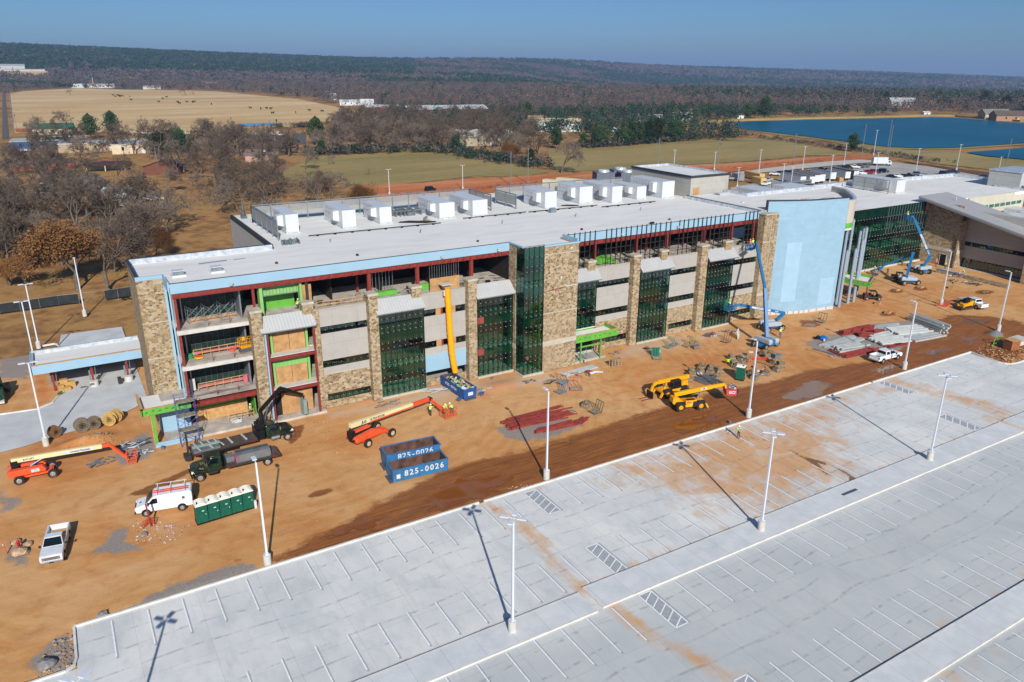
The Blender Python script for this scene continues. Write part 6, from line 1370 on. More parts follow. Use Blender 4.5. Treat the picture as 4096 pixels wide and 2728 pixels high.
for x,y,l in ((-5.65,103.4,'two headed light pole standing by the cable reels'),(-6.4,133,'two headed light pole behind the left drive canopy, nearer one'),(-5.9,143.9,'two headed light pole in the kerbed bed behind the left drive canopy')): pole(x,y,l,[0,180],'two headed poles by the left drive')
pole(1.8,159.5,'light pole near the dark mesh fence under the orange oak',[90]); pole(20.5,151,'two headed light pole half hidden behind the left roof edge',[0,180])
for i,(x,y,h,l) in enumerate(((107,267,9,'light pole behind the leftmost air handlers'),(136.2,265,9,'light pole behind the fifth air handler'),(264.5,261.7,8,'short pole right behind the penthouse roof'),(240,262,10,'light pole left of the penthouse beside the cooling towers'),(272.8,242.7,10.3,'light pole beside the far road above the containers'),(301,242.2,10.5,'light pole above the left end of the car rows'),(333,244.2,10.5,'light pole above the middle of the far car rows'),(388,267,13,'light pole near the reservoir bank'),(249.7,209.7,9,'light pole in front of the nearest box trailer'),(254.5,209.4,7.5,'shorter light pole in front of the box trailers'),(277.2,208.8,11,'light pole between the trailers and the white one'),(317.3,215.9,9.5,'light pole between the two car rows of the far lot'),(335.8,208.8,11,'light pole rising behind the right roof parapet'),(365.5,207.6,11.5,'tall light pole near the right edge of the far lot'),(372,192,7,'short light pole at the far right behind the roof'),(234,218.3,7.5,'light pole beside the tan shipping containers'))): pole(x,y,l,[0,180],'light poles of the far lot',h=h,ped=.7)
# utility poles
def upole(x,y,h,l,wires=None,rot=0):
    o=empty('utility_pole',(x,y,0),rot,l,'utility pole','utility poles beyond the site'); m=MB(); m.tube((0,0,0),(0,0,h),.2,.13,n=8); m.build('post',Mt['galv'],o); m=MB(); m.bar((-1.2,0,h-.7),(1.2,0,h-.7),.12); m.bar((-.9,0,h-2.2),(.9,0,h-2.2),.1); m.build('crossarm',Mt['galvd'],o)
    m=MB()
    for i in(-1,0,1): m.tube((i*1.0,0,h-.65),(i*1.0,0,h-.3),.07,n=6)
    m.tube((.3,0,h-2.9),(.3,0,h-2.0),.22,n=8); m.build('insulators',Mt['stud'],o)
for a in ((158.3,266.2,13,'left of two tall poles behind the roof middle'),(166.5,266.5,14,'right of two tall poles behind the roof middle'),(236,268,15,'tall pole left of the penthouse, behind the cooling towers'),(265.8,261,14,'tall pole just behind the penthouse roof'),(315.7,260.1,14.5,'tall pole on the clay bank beside the far road'),(369.2,260.9,17,'tall pole in front of the reservoir, left of three'),(392,262,18.5,'tallest pole in front of the reservoir, middle of three'),(378.8,252,17,'tall pole in front of the reservoir, right of three'),(377.6,192.1,15,'tall pole at the far right by the reservoir dam'),(44,388,9,'bare wooden pole right of the brick house')): upole(*a)
m=MB()
def wire(a,b,s,n=10):
    p=[tuple(a[k]+(b[k]-a[k])*i/n-(s*4*(i/n)*(1-i/n) if k==2 else 0) for k in range(3)) for i in range(n+1)]; m.path(p,.035,4)
for dx in(-1,1): wire((158.3+dx,266.2,12.3),(166.5+dx,266.5,13.3),.3); wire((315.7+dx,260.1,13.8),(369.2+dx,260.9,16.3),1.5); wire((369+dx,260.9,16.3),(392+dx,262,17.8),.7); wire((265.8+dx,261,13.3),(315.7+dx,260,13.8),1.4)
m.build('power_lines',Mt['stud'],label='thin power lines strung between the tall poles in front of the reservoir',cat='power line')
# ------------------------------------------------------------------ toilets
def toilet(x,y,rz,l,g='row of green portable toilets'):
    o=empty('portable_toilet',(x,y,0),rz,l,'portable toilet',g); G=Mt.setdefault('tg',pm('green plastic','#0f5443',.45,0,.1,2,dirt='#7a5a3a',dz=.1))
    m=MB(); m.frus((-.58,-.6,.58,.6),(-.55,-.57,.55,.57),.12,2.1); m.build('cabin',G,o,bevel=.04); m=MB(); m.box(-.62,-.64,0,.62,.64,.12); m.build('skid_base',Mt['black'],o)
    m=MB(); m.box(-.45,-.625,.25,.4,-.58,1.95); m.box(-.38,-.64,1.2,.33,-.62,1.22); m.build('door',G,o,bevel=.015)
    m=MB(); m.box(.0,-.635,1.45,.22,-.62,1.55); m.box(.32,-.66,1.0,.38,-.62,1.12); m.build('sticker',Mt['white'],o)
    m=MB(); pr=[(-.62,2.08),(-.6,2.2),(-.3,2.34),(0,2.38),(.3,2.34),(.6,2.2),(.62,2.08)]; m.xprism(pr,-.64,.64); m.build('roof',Mt.setdefault('tr',pm('toilet roof','#d5d2c6',.5,0,.05,2)),o,bevel=.03)
    m=MB()
    for i in range(5): yy=-.5+i*.25; m.xprism([(-.5,2.27),(-.25,2.39),(0,2.43),(.25,2.39),(.5,2.27),(.5,2.2),(-.5,2.2)],yy-.03,yy+.03)
    m.build('roof_ribs',Mt['tr'],o); m=MB(); m.tube((-.35,-.35,2.25),(-.35,-.35,2.5),.07,n=10); m.build('vent_pipe',Mt['black'],o); return o
nm=['first','second','third','fourth','fifth']
for i in range(5): toilet(7.85+i*1.18+.05,75.75+i*.09,R(3),'green portable toilet, %s from the left of the row of five beside the van'%nm[i])
toilet(85.6,75.3,R(32),'single green portable toilet standing by the stone pallets',None)
x,y=(13.3,75.52); m=MB(); m.cbox((x,y,.45),(.25,.3,.9)); m.build('hand_wash_box',Mt['white'],label='small white box beside the right end of the toilets',cat='box')
# ------------------------------------------------------------------ dumpsters
def dumpster(loc,rz,L,W,H,l,txt,gap,col,fill=False,bars=True):
    o=empty('skip_container',loc,rz,l,'dumpster'); bl=Mt.setdefault('db'+col,pm('blue skip '+col,col,.5,0,.16,1.2,dirt='#8d6a48',dz=.1)); ins=Mt.setdefault('di',pm('rusty inside','#5b4136',.9,0,.45,1.2))
    m=MB(); t=.09
    m.box(-L/2,-W/2,.2,L/2,-W/2+t,H); m.box(-L/2,W/2-t,.2,L/2,W/2,H); m.box(-L/2,-W/2+t,.2,-L/2+t,W/2-t,H); m.box(L/2-t,-W/2+t,.2,L/2,W/2-t,H); m.build('walls',bl,o)
    m=MB(); m.box(-L/2+t,-W/2+t,.2,L/2-t,W/2-t,.3); m.box(-L/2+t,W/2-t-.02,.3,L/2-t,W/2-t,H-.05); m.box(L/2-t-.02,-W/2+t,.3,L/2-t,W/2-t-.02,H-.05); m.box(-L/2+t,-W/2+t,.3,L/2-t-.02,-W/2+t+.02,H-.05); m.build('inside',ins,o)
    m=MB()
    if bars:
        n=int(L/.55)
        for i in range(n+1):
            x=-L/2+L*i/n
            for s in(-1,1): m.frus((x-.06,min(s*W/2,s*(W/2+.02)),x+.06,max(s*W/2,s*(W/2+.02))),(x-.06,min(s*W/2,s*(W/2+.09)),x+.06,max(s*W/2,s*(W/2+.09))),.25,H-.15)
    for s in(-1,1): m.box(-L/2-.05,s*(W/2+.1)-.06,H-.12,L/2+.05,s*(W/2+.1)+.02,H)
    m.box(-L/2-.1,-W/2-.1,H-.12,-L/2,W/2+.1,H); m.box(L/2,-W/2-.1,H-.12,L/2+.1,W/2+.1,H); m.build('ribs_and_rim',bl,o)
    m=MB(); m.box(-L/2-.2,-.55,.05,L/2+.1,-.4,.2); m.box(-L/2-.2,.4,.05,L/2+.1,.55,.2); m.box(-L/2-.35,-.9,0,-L/2,.9,.15); m.build('skids',Mt['galvd'],o)
    if txt:
        for i,ch in enumerate(txt): text(ch,.98,face((-L*.27+i*gap,-W/2-.105,H*(.62 if bars else .76)),(1,0,0),(0,0,1)),Mt['white'],o,bold=.018,name='number')
    m=MB(); m.box(-L/2+.35,-W/2-.1,H*.35,-L/2+.8,-W/2-.06,H*.65); m.build('label_plate',Mt['white'],o); return o
D1=dumpster((31.35,73.6,0),R(-4),6.6,2.3,1.75,'nearer blue ribbed skip lettered 825-0026 holding a few pallets','825-0026',.62,'#336a94')
m=MB()
for i in range(5): m.cbox((29.9+i*.22,73.5,.75),(.12,1.1,.1),.15,ry=.5)
m.cbox((29.5,73.3,.7),(.9,.5,.3),.9); m.build('broken_pallet',Mt['wood'],label='broken wooden pallets lying inside the nearer blue skip',cat='pallet')
D2=dumpster((31.9,76.7,0),R(-5),6.6,2.3,2.1,'farther taller blue skip lettered 825-0026 with an empty rusty inside','825-0026',.56,'#31689a',bars=False)
D3=dumpster((46.35,92.6,0),R(93),6.6,2.0,1.6,'dark blue skip full of demolition rubble under the yellow chute',None,.4,'#254f8c')
for i,ch in enumerate('825-0026'): text(ch,.62,Matrix.Rotation(0,4,'Z')@face((1.7-i*.42,1.105,1.0),(-1,0,0),(0,0,1)),Mt['white'],D3,bold=.012,name='number')
m=MB(); m.box(-3.42,-.45,.6,-3.4,.35,1.1); m.build('notice',Mt['white'],D3)
m=MB(); m.M=Matrix.Translation((46.35,92.6,0))@Matrix.Rotation(R(93),4,'Z')
for i in range(170):
    s=rnd.uniform(.1,.7); m.cbox((rnd.uniform(-3,3),rnd.uniform(-.8,.8),1.15+rnd.random()*.45),(s,s*rnd.uniform(.2,.9),.06),rnd.uniform(0,6),rx=rnd.uniform(-.6,.6),ry=rnd.uniform(-.5,.5),mi=rnd.randint(0,4))
m.box(-3.1,-.85,.4,3.1,.85,1.15,1); m.build('rubble_load',[Mt['whited'],Mt['conc'],Mt['wood'],Mt['green'],Mt['black']],label='mixed broken board and wood rubble heaped in the chute skip',cat='rubble',kind='stuff')
# green compactor at the left edge
o=empty('compactor',(-11.2,122.5,0),0,'dark green waste compactor cut by the left picture edge','compactor'); m=MB(); m.box(-4,-2.5,.2,.9,2.6,.5); m.build('pad',Mt['concl'],o); m=MB(); m.frus((-4,-2,.6,.3),(-4,-1.8,.4,.1),.5,2.6); m.frus((-3,.6,.9,2.4),(-3,.8,.7,2.2),.5,2.9); m.box(.1,-1.8,.5,1.0,-.5,2.0); m.build('bin',pm('dark green steel','#16392c',.5,0,.2,1),o,bevel=.05); m=MB()
for i in range(6): m.box(1.0,.7+i*.28,.5,1.6,.85+i*.28,1.6)
m.build('forks',Mt['black'],o)
# ------------------------------------------------------------------ left drive canopy and concrete
dv=[(-30,101),(-10.5,103.8),(-8.2,104.1),(-4.5,105.5),(.6,106.6),(5.2,109.9),(7,112),(7.1,149),(-2.5,149.3),(-3.0,143.4),(-3.2,128),(-3.6,120),(-4.6,117.3),(-6.5,115.9),(-10.8,116.4),(-30,117)]
m=MB(); m.poly([(x,y,.03) for x,y in dv]); m.build('left_drive',pm('drive concrete','#babcbc',.85,0,.1,.3),kind='structure')
m=MB(); m.wallx([(-30,117),(-10.8,116.4),(-6.5,115.9),(-4.6,117.3),(-3.6,120)],-.1,.18,.2); m.wallx([(-3.2,138),(-3,143.4),(-3.6,144.6),(-6,144.4)],-.1,.2,.2); m.build('kerb',Mt['kerb'],kind='structure')
DC=empty('drive_canopy',(.8,124,0),0,'free standing drive canopy wrapped in pale blue with a white flat roof, left','canopy')
m=MB(); m.box(-6.35,120.6,3.45,8.0,127.3,4.3); m.build('roof',Mt['roof'],DC,world=True)
m=MB(); m.box(-6.45,120.45,3.4,8.0,120.6,4.72); m.box(-6.5,120.45,3.4,-6.35,127.4,4.72); m.build('fascia',Mt['bluewrap'],DC,world=True)
m=MB(); m.box(-6.5,120.4,4.72,8.0,120.75,4.8); m.build('timber_edge',Mt['wood'],DC,world=True); m=MB(); m.box(-6.35,127.1,4.3,8.0,127.4,4.8); m.box(-6.3,120.8,4.3,-6.1,127.1,4.7); m.build('rear_parapet',Mt['flash'],DC,world=True)
for x,y in ((-4.1,122.2),(.9,121.6),(5.5,121.2)):
    m=MB(); m.box(x-.15,y-.15,0,x+.15,y-.09,3.45); m.box(x-.15,y+.09,0,x+.15,y+.15,3.45); m.box(x-.03,y-.09,0,x+.03,y+.09,3.45); m.build('column',Mt['red'],DC,world=True); m=MB(); m.box(x-.45,y-.1,.8,x-.22,y+.1,2.4); m.tube((x+.3,y-.2,0),(x+.5,y,3.4),.05,n=6); m.build('column_kit',Mt['galv'],DC,world=True)
for x,y in ((.9,121.2),(5.5,120.8)):
    m=MB(); m.tube((x,y,0),(x,y,.85),.62,n=18); m.build('column_pier',Mt['concl'],DC,world=True)
for x,y in ((-1.5,120.9),(-3.6,120.9),(4.1,120.9)): m=MB(); m.cbox((x,121,3.3),(.5,.3,.12)); m.build('soffit_light',Mt['white'],DC,world=True)
m=MB(); m.box(-6.2,131,0,8,131.2,3.2); m.box(-6,127.0,3.3,8,131.2,3.44); m.build('back_wall',Mt['dark'],DC,world=True)
for i,(x,y,w,h,l) in enumerate(((-2.9,122.6,1.0,1.3,'tallest cardboard carton under the drive canopy'),(-2.0,122.5,1.0,.9,'wide cardboard carton right of the tallest one'),(-2.6,121.4,.9,.5,'low open carton in front under the drive canopy'),(-3.4,121.8,.7,.8,'narrow carton leaning left under the drive canopy'))):
    m=MB(); m.cbox((x,y,h/2+.03),(w,.8,h),.1*i); m.build('carton',Mt.setdefault('card',pm('cardboard','#b48d54',.85,0,.12,3)),label=l,cat='carton',group='cartons under the drive canopy')
m=MB(); m.cbox((-3.6,119.7,.3),(.8,.1,.7),.7,rx=.4); m.build('loose_board',pm('olive board','#6b6a3c',.8),label='olive board leaning at the kerb corner under the drive canopy',cat='board')
m=MB(); 
for i in range(7): m.box(4.0,119.9+i*.16,.05+i*.0,4.5,119.95+i*.16,.9)
m.build('bike_rack',Mt['stud'],label='small dark rack beside the right canopy pier',cat='rack')
# ------------------------------------------------------------------ mesh fence
def fence(pts,l,h=1.9,cloth=True,name='mesh_fence',post=2.9,mat=None):
    o=empty(name,(pts[0][0],pts[0][1],0),0,l,'fence'); m=MB(); 
    for a,b in zip(pts,pts[1:]):
        n=max(1,round(math.dist(a,b)/post))
        for i in range(n+1): t=i/n; x=a[0]+(b[0]-a[0])*t;y=a[1]+(b[1]-a[1])*t; m.tube((x,y,-.1),(x,y,h),.05,n=6)
        m.tube((*a,h),(*b,h),.035,n=5)
    m.build('posts',Mt['galv'],o,world=True)
    m=MB(); m.wallx(pts,.03,h-.08,.03); m.build('screen_cloth',mat or Mt['cloth'],o,world=True)
Mt['cloth']=pm('dark mesh cloth','#2b2f31',.9,0,.25,1)
fence([(-30,170),(-11.8,169),(-2.1,169.8),(1.4,169.5)],'dark cloth covered site fence below the orange oak, left part'); fence([(6.0,169.2),(10.8,169.9),(26,171)],'dark cloth covered site fence running behind the stone tower')
m=MB()
for x in(2.4,4.2): m.tube((x,169.4,0),(x,169.3,1.9),.05,n=6)
m.tube((1.4,169.5,1.9),(6,169.2,1.9),.035,n=5); m.build('fence_posts',Mt['galv'],label='bare fence posts with one rail in the gap of the dark fence',cat='fence')
# ------------------------------------------------------------------ left yard
def reel(x,y,r,w,rz,l,col,z=0,lie=False):
    o=empty('cable_reel',(x,y,z),rz,l,'cable reel','wooden cable reels'); m=MB()
    for s in(-1,1): m.tube((0,s*w/2,r),(0,s*(w/2-.08),r),r,n=22); m.tube((0,s*(w/2+.005),r),(0,s*w/2,r),.12,n=8,mi=1)
    m.tube((0,-w/2,r),(0,w/2,r),r*.45,n=12); m.build('drum',[pm('reel '+col,col,.85,0,.25,2),Mt['black']],o)
    m=MB()
    for i in range(5): 
        for s in(-1,1): m.box(-r*.8,s*(w/2+.004),r+(-2+i)*r*.3-.01,r*.8,s*(w/2+.008),r+(-2+i)*r*.3+.01)
    m.build('plank_lines',Mt['stud'],o)
for a in ((-4.6,105.2,.78,.7,R(30),'brown cable reel half behind the light pole base','#7a5c3c'),(-1.5,105.2,.95,.6,R(10),'left of the two grey weathered cable reels','#6f6556'),(-.1,105.4,.85,.7,R(-10),'right of the two grey weathered cable reels','#6a5b48'),(1.75,105.6,.9,.7,R(-25),'pale yellow front cable reel of the right pair','#b29255'),(2.6,106.4,.85,.6,R(-25),'pale cable reel behind the yellow one','#a8864e')): reel(*a)
def rocks(name,pts,rr,l,mat,grp,seed=3,cat='boulder'):
    for i,(x,y) in enumerate(pts):
        m=MB(); m.rock((0,0,0),rr[i],seed+i,.6,n=8); o=m.build(name,mat,label=l[i] if isinstance(l,list) else l,cat=cat,group=grp,smooth=False); o.location=(x,y,0); o.rotation_euler=(0,0,i)
Mt['rockt']=pm('tan limestone','#b99a78',.9,0,.25,3); Mt['rockg']=pm('grey rock','#8a8683',.9,0,.25,2); Mt['rocko']=pm('clay rock','#a98058',.9,0,.25,3)
rocks('boulder',[(-8.74,81.0),(-7.67,79.94),(-8.29,78.74)],[.45,.42,.75],['tan boulder behind the red hydrant','tan boulder right of the red hydrant','largest flat tan boulder in front of the red hydrant'],Mt['rockt'],'boulders round the hydrant')
x,y=(-8.42,79.8); o=empty('fire_hydrant',(x,y,0),0,'red fire hydrant between three tan boulders','hydrant'); m=MB(); m.tube((0,0,0),(0,0,.75),.13,n=12); m.tube((0,0,.75),(0,0,.92),.15,.05,n=12); m.tube((0,0,.0),(0,0,.06),.2,n=12); m.build('barrel',Mt.setdefault('hyd',pm('hydrant red','#a8181c',.4)),o); m=MB(); m.tube((-.26,0,.6),(.26,0,.6),.08,n=8); m.tube((0,-.24,.55),(0,0,.55),.09,n=8); m.build('outlets',Mt['hyd'],o)
x,y=(-9.47,79.34); o=empty('marker_post',(x,y,0),0,'orange delineator post with white bands at the left edge','marker post'); m=MB(); m.tube((0,0,0),(-.15,0,1.25),.06,n=8); m.build('post',Mt.setdefault('org',pm('safety orange','#d85a33',.6)),o); m=MB(); m.tube((-.12,0,.95),(-.127,0,1.02),.065,n=8); m.tube((-.13,0,1.07),(-.137,0,1.14),.065,n=8); m.build('bands',Mt['white'],o)
def scatter(name,poly,n,r0,r1,mats,label,cat='stones',z=-.02,flat=.7,seed=1):
    q=np.array(poly); rr=random.Random(seed); m=MB(); k=0
    while k<n:
        x=rr.uniform(q[:,0].min(),q[:,0].max()); y=rr.uniform(q[:,1].min(),q[:,1].max())
        if sdf(np.array([[x,y]]),poly)[0]>0: 
            s=r0+(r1-r0)*rr.random()**3; m.rock((x,y,z+(0 if not callable(flat) else flat(x,y))),s,rr.randint(0,9999),.6,mi=rr.randint(0,len(mats)-1),n=5); k+=1
    return m.build(name,mats,label=label,cat=cat,kind='stuff')
def gz(x,y):
    o=0
    for (cx,cy),rx,ry,h in (((-0.61,101.68),2.3,1.3,.95),((141.02,67.36),1.6,1.2,.75)): o+=h*math.exp(-((x-cx)/rx)**2-((y-cy)/ry)**2)
    return o
scatter('loose_stones',[(-3.71,101.39),(-0.85,103.97),(1.58,102.2),(2.71,99.05),(0.11,99.51),(-4.68,100.94)],260,.03,.16,[Mt['rockt'],Mt['rocko'],Mt['rockg']],'loose stones over the clay mound behind the left orange lift',flat=gz)
scatter('loose_stones',[(1.53,79.76),(6.72,75.78),(5.79,73.55),(3.23,72.99),(1.63,74.21)],240,.03,.13,[Mt['rockt'],Mt['rocko'],Mt['whited']],'loose stones and clay lumps in front of the van',seed=2)
scatter('rubble_field',[(133.34,65.44),(136.93,65.62),(137.21,60.48),(131.98,57.8),(128.88,57.86),(127.56,59.11),(129.02,64.13)],420,.05,.22,[Mt['rocko'],Mt['rockt'],pm('red clod','#8f5228',.95)],'rubble strewn ground at the right corner of the parking lot',seed=4)
scatter('loose_stones',[(37.83,65.83),(42.45,65.14),(43.44,64.56),(39.64,64.22)],60,.03,.14,[Mt['rockt'],Mt['rocko']],'loose stones along the kerb near the light pole',seed=5)
scatter('loose_stones',[(69.25,71.59),(74.33,70.79),(76.94,70.16),(73.53,69.54)],70,.03,.08,[Mt['rockt']],'fine gravel on the wet mud before the telehandler',seed=6)
scatter('loose_stones',[(-7.34,60.05),(-6.04,63.5),(-4.62,63.9),(-4.63,59.0),(-7.25,58.88)],140,.04,.2,[Mt['rockg'],Mt['rocko'],Mt['rockt']],'grey and clay lumps beside the left parking kerb',seed=7)
scatter('loose_stones',[(-11,92),(20,68),(60,72),(100,74),(140,80),(170,92),(120,90),(60,88),(0,100)],500,.015,.07,[Mt['rockt'],Mt['whited'],Mt['rocko']],'small pale stones and litter strewn over the clay yard',seed=8)
rocks('rock_slab',[(-6.53,60.31),(-2.21,64.74),(2.38,76.05)],[.7,.45,.4],['large grey rock slab near the left parking corner','grey flat rock against the parking kerb','small grey disc stone in front of the hydrant mesh'],Mt['rockg'],'grey rocks',11,'rock')
# ring of orange mesh with dark post before the van
x,y=(3.2,77.37); o=empty('steel_post',(x,y,0),0,'dark red steel post leaning among orange mesh in front of the van','post'); m=MB(); m.bar((0,0,0),(-.15,.1,2.6),.16); m.build('post',Mt['red'],o)
def omesh(pts,l,h=.9):
    o=empty('safety_mesh',(pts[0][0],pts[0][1],0),0,l,'safety mesh'); m=MB()
    for a,b in zip(pts,pts[1:]):
        n=max(2,int(math.dist(a,b)/.22))
        for i in range(n+1): t=i/n; m.bar((a[0]+(b[0]-a[0])*t,a[1]+(b[1]-a[1])*t,.02),(a[0]+(b[0]-a[0])*t,a[1]+(b[1]-a[1])*t,h*(.8+.2*math.sin(i))),.035)
        for j in range(5): m.bar((*a,.1+h*j/6),(*b,.05+h*j/6),.05)
    m.build('mesh',Mt['mesh'],o,world=True)
Mt['mesh']=pm('orange mesh','#c24a2b',.7)
omesh([(x-.8,y-.1),(x-.2,y+.5),(x+.4,y+.2),(x+.3,y-.3)],'sagging orange mesh round the leaning dark post',1.0)
omesh([(148.4,83.2),(149.6,81.6),(151.6,82.0),(152.0,84.2)],'orange mesh ring round the light pole base near the skid steer',1.0)
ring=[(90.99,79.06),(93.27,80.41),(95.32,78.84),(94.36,76.0)]; omesh(ring,'drooping orange mesh among the stone pallets',.6)
x,y=(91.63,77.03); m=MB(); m.tube((x,y,-.05),(x,y,.25),1.0,1.0,n=24,cap=False); m.tube((x,y,-.05),(x,y,.2),.85,.85,n=24); m.build('manhole_ring',pm('clay stained concrete','#b08862',.9),label='round concrete manhole ring among the stone pallets',cat='manhole')

# ------------------------------------------------------------------ stone pallets and stock piles
Mt['st1']=pm('pallet stone tan','#9c8a6c',.9,0,.3,3); Mt['st2']=pm('pallet stone grey','#84796a',.9,0,.3,3); Mt['st3']=pm('pallet stone brown','#7b6448',.9,0,.3,3)
def pallet_base(m,w=1.2,l=1.1,mi=0):
    for i in range(6): m.box(-w/2,-l/2+i*l/6,.1,w/2,-l/2+i*l/6+l/8,.13,mi)
    for i in(-1,0,1): m.box(i*(w/2-.05)-.05,-l/2,0,i*(w/2-.05)+.05,l/2,.1,mi)
SP=[]
for k in range(3):
    o=empty('stone_pallet',(0,0,-60-k),0,'x','stone pallet','pallets of rough building stone'); m=MB(); pallet_base(m); m.build('pallet',Mt['woodg'],o)
    m=MB(); rr=random.Random(k)
    for lv in range(4):
        for i in range(9): 
            z=.15+lv*.19
            m.cbox((rr.uniform(-.38,.38)*(1-lv*.08),rr.uniform(-.36,.36)*(1-lv*.08),z+.09),(rr.uniform(.25,.5),rr.uniform(.18,.34),.17),rr.uniform(-.5,.5),mi=rr.randint(0,2),rx=rr.uniform(-.12,.12))
    m.box(-.55,-.5,.13,.55,.5,.45,1); m.box(-.46,-.42,.45,.46,.42,.78,2)
    m.build('stones',[Mt['st1'],Mt['st2'],Mt['st3']],o,bevel=.03,seg=1); SP.append(o)
used=[0,0,0]
def stonep(x,y,rz,l,k):
    if not used[k]: used[k]=1; o=SP[k]; o.location=(x,y,0); o.rotation_euler=(0,0,rz); o['label']=l
    else: dup(SP[k],(x,y,0),rz,l)
Lp=[((80.7,80.64),'left end of the front stone heap'),((79.86,79.9),'front left corner of the front heap'),((83.76,81.56),'back left of the front heap, highest'),((82.24,80.46),'middle of the front heap'),((84.65,80.5),'back right of the front heap'),((83.42,79.42),'front middle of the front heap'),((84.85,78.95),'right end of the front stone heap'),((78.32,78.74),'alone behind the left yellow boom'),((82.52,77.16),'beside the grey steel studs near the red hopper'),
 ((90.71,82.07),'top left of the rear stone heap'),((91.88,81.01),'top of the rear heap by a white bag'),((92.23,80.23),'next to the light pole in the rear heap'),((88.89,79.9),'left of the rear heap below the lime bundle'),((88.78,78.85),'front of the rear heap'),((89.98,78.89),'front right of the rear heap'),((96.76,80.76),'top right group, leftmost'),((97.48,80.14),'top right group beside the grey bricks'),((95.85,79.31),'top right group, front'),((95.07,77.08),'right group, upper left'),((95.23,75.87),'right group, far right'),((93.26,74.82),'right group, front'),((90.53,74.61),'alone right of the blue boards'),((88.68,75.68),'left of two behind the lone toilet'),((87.6,74.23),'right of two behind the lone toilet')]
for i,((x,y),l) in enumerate(Lp): stonep(x,y,rnd.uniform(-.6,.6),'stone pallet, '+l,i%3)
stonep(*(59.34,78.9),.4,'lone pallet of pale rough stone by the green frame',1)
def simple(name,l,cat,mats,fn,loc,rz=0,group=None):
    m=MB(); fn(m); o=m.build(name,mats,label=l,cat=cat,group=group); o.location=(loc[0],loc[1],0); o.rotation_euler=(0,0,rz); return o
simple('brick_cube','strapped cube of grey bricks at the back right of the stone pallets','bricks',[Mt['galv'],Mt['stud']],lambda m:[m.box(-.6+i*.2,-.5,.1,-.42+i*.2,.5,.8,0) for i in range(6)]+[m.box(-.6,-.3,.8,.6,-.25,.82,1)],(97.41,78.61),-.3)
simple('brick_cube','small cube of grey blocks near the building plinth','bricks',[Mt['galv'],Mt['stud']],lambda m:[m.box(-.6+i*.2,-.4,.05,-.42+i*.2,.4,.5,0) for i in range(6)],(89.42,88.86),-.2)
for i,(q,l) in enumerate(((((91.86,80.83)),'pale blue board lying on the rear stone heap'),((87.25,77.92),'pale blue boards left of the lone toilet'),((89.7,74.74),'pale blue board between two stone pallets'))):
    m=MB(); m.cbox((0,0,.85 if i==0 else .2),(.5,1.6-.4*i,.06),0,ry=.15); o=m.build('blue_board',Mt['bluewrap'],label=l,cat='board',group='pale blue insulation boards'); o.location=(*q,0); o.rotation_euler=(0,0,-.5+i)
m=MB(); m.rock((0,0,0),.45,3,.8); o=m.build('lime_bundle',pm('hi vis cloth','#b6e020',.7),label='bright lime bundle on the left of the rear stone heap',cat='bundle'); o.location=(*(88.64,80.78),.4)
for q,l,z in (((94.05,81.13),'white plastic sheet crumpled on the rear stone heap',.9),((81.32,79.58),'white plastic sheet beside the front stone heap',.3),((89.99,75.98),'small white sheet behind the lone toilet',.2)):
    m=MB(); m.rock((0,0,0),.5,9,.3); o=m.build('plastic_sheet',Mt['white'],label=l,cat='sheet'); o.location=(*q,z)
m=MB()
for i in range(3): m.bar((93.49,78.62,.3+.08*i),(93.71,75.61,.25+.08*i),.1)
m.build('long_planks',Mt['wood'],label='long pale planks lying across the stone pallets',cat='planks')
def rods(name,l,a,b,w,n,r,mat,lay=3,jit=.3,cat='steel',group=None,z0=.05,sq=True):
    "n long members from a to b spread over width w"
    a=Vector(a);b=Vector(b);d_=(b-a).normalized();p=Vector((-d_.y,d_.x)); m=MB(); L=(b-a).length
    for i in range(n):
        t=(i%(max(1,n//lay)))/max(1,n//lay)-.5; z=z0+(i//max(1,n//lay))*r*1.5; s=p*(t*w+rnd.uniform(-.1,.1)); j=rnd.uniform(-jit,jit)
        P0=a+s+d_*j; P1=b+s+d_*(j+rnd.uniform(-jit,jit)*2)+p*rnd.uniform(-jit,jit)*.7
        if sq: m.bar((*P0,z),(*P1,z+rnd.uniform(0,.05)),r,r)
        else: m.tube((*P0,z+r/2),(*P1,z+r/2),r/2,n=8)
    return m.build(name,mat,label=l,cat=cat,group=group)
Mt['redb']=pm('red oxide bars','#8c3a33',.6,0,.25,2)
rods('red_steel_bars','large fan of long red steel bars lying behind the light pole',(47.08,79.26),(54.88,78.95),3.0,48,.14,Mt['redb'],2,.9)
rods('red_steel_bars','lower right bundle of red bars lying over grey gravel',(49.21,75.74),(54.66,75.45),1.2,18,.12,Mt['redb'],2,.6)
rods('red_bar_joist','small stack of red bar joists right of the red bars',(55.08,75.01),(57.12,75.82),.8,10,.12,Mt['redb'],2,.2)
rods('red_steel_bars','bundle of red bars across the left grey steel deck',(107.52,73.83),(114.85,73.26),1.6,12,.14,Mt['redb'],2,.5)
rods('red_steel_bars','red bars behind the left grey steel deck',(109.69,79.72),(114.38,77.03),1.0,6,.14,Mt['redb'],1,.5)
rods('red_steel_bars','red bars under the left grey deck edge',(108.61,76.84),(108.16,74.96),1.0,6,.14,Mt['redb'],1,.4)
rods('red_steel_bars','red bars lying in front of the white ducts',(118.06,72.98),(123.65,72.36),1.4,14,.12,Mt['redb'],2,.5)

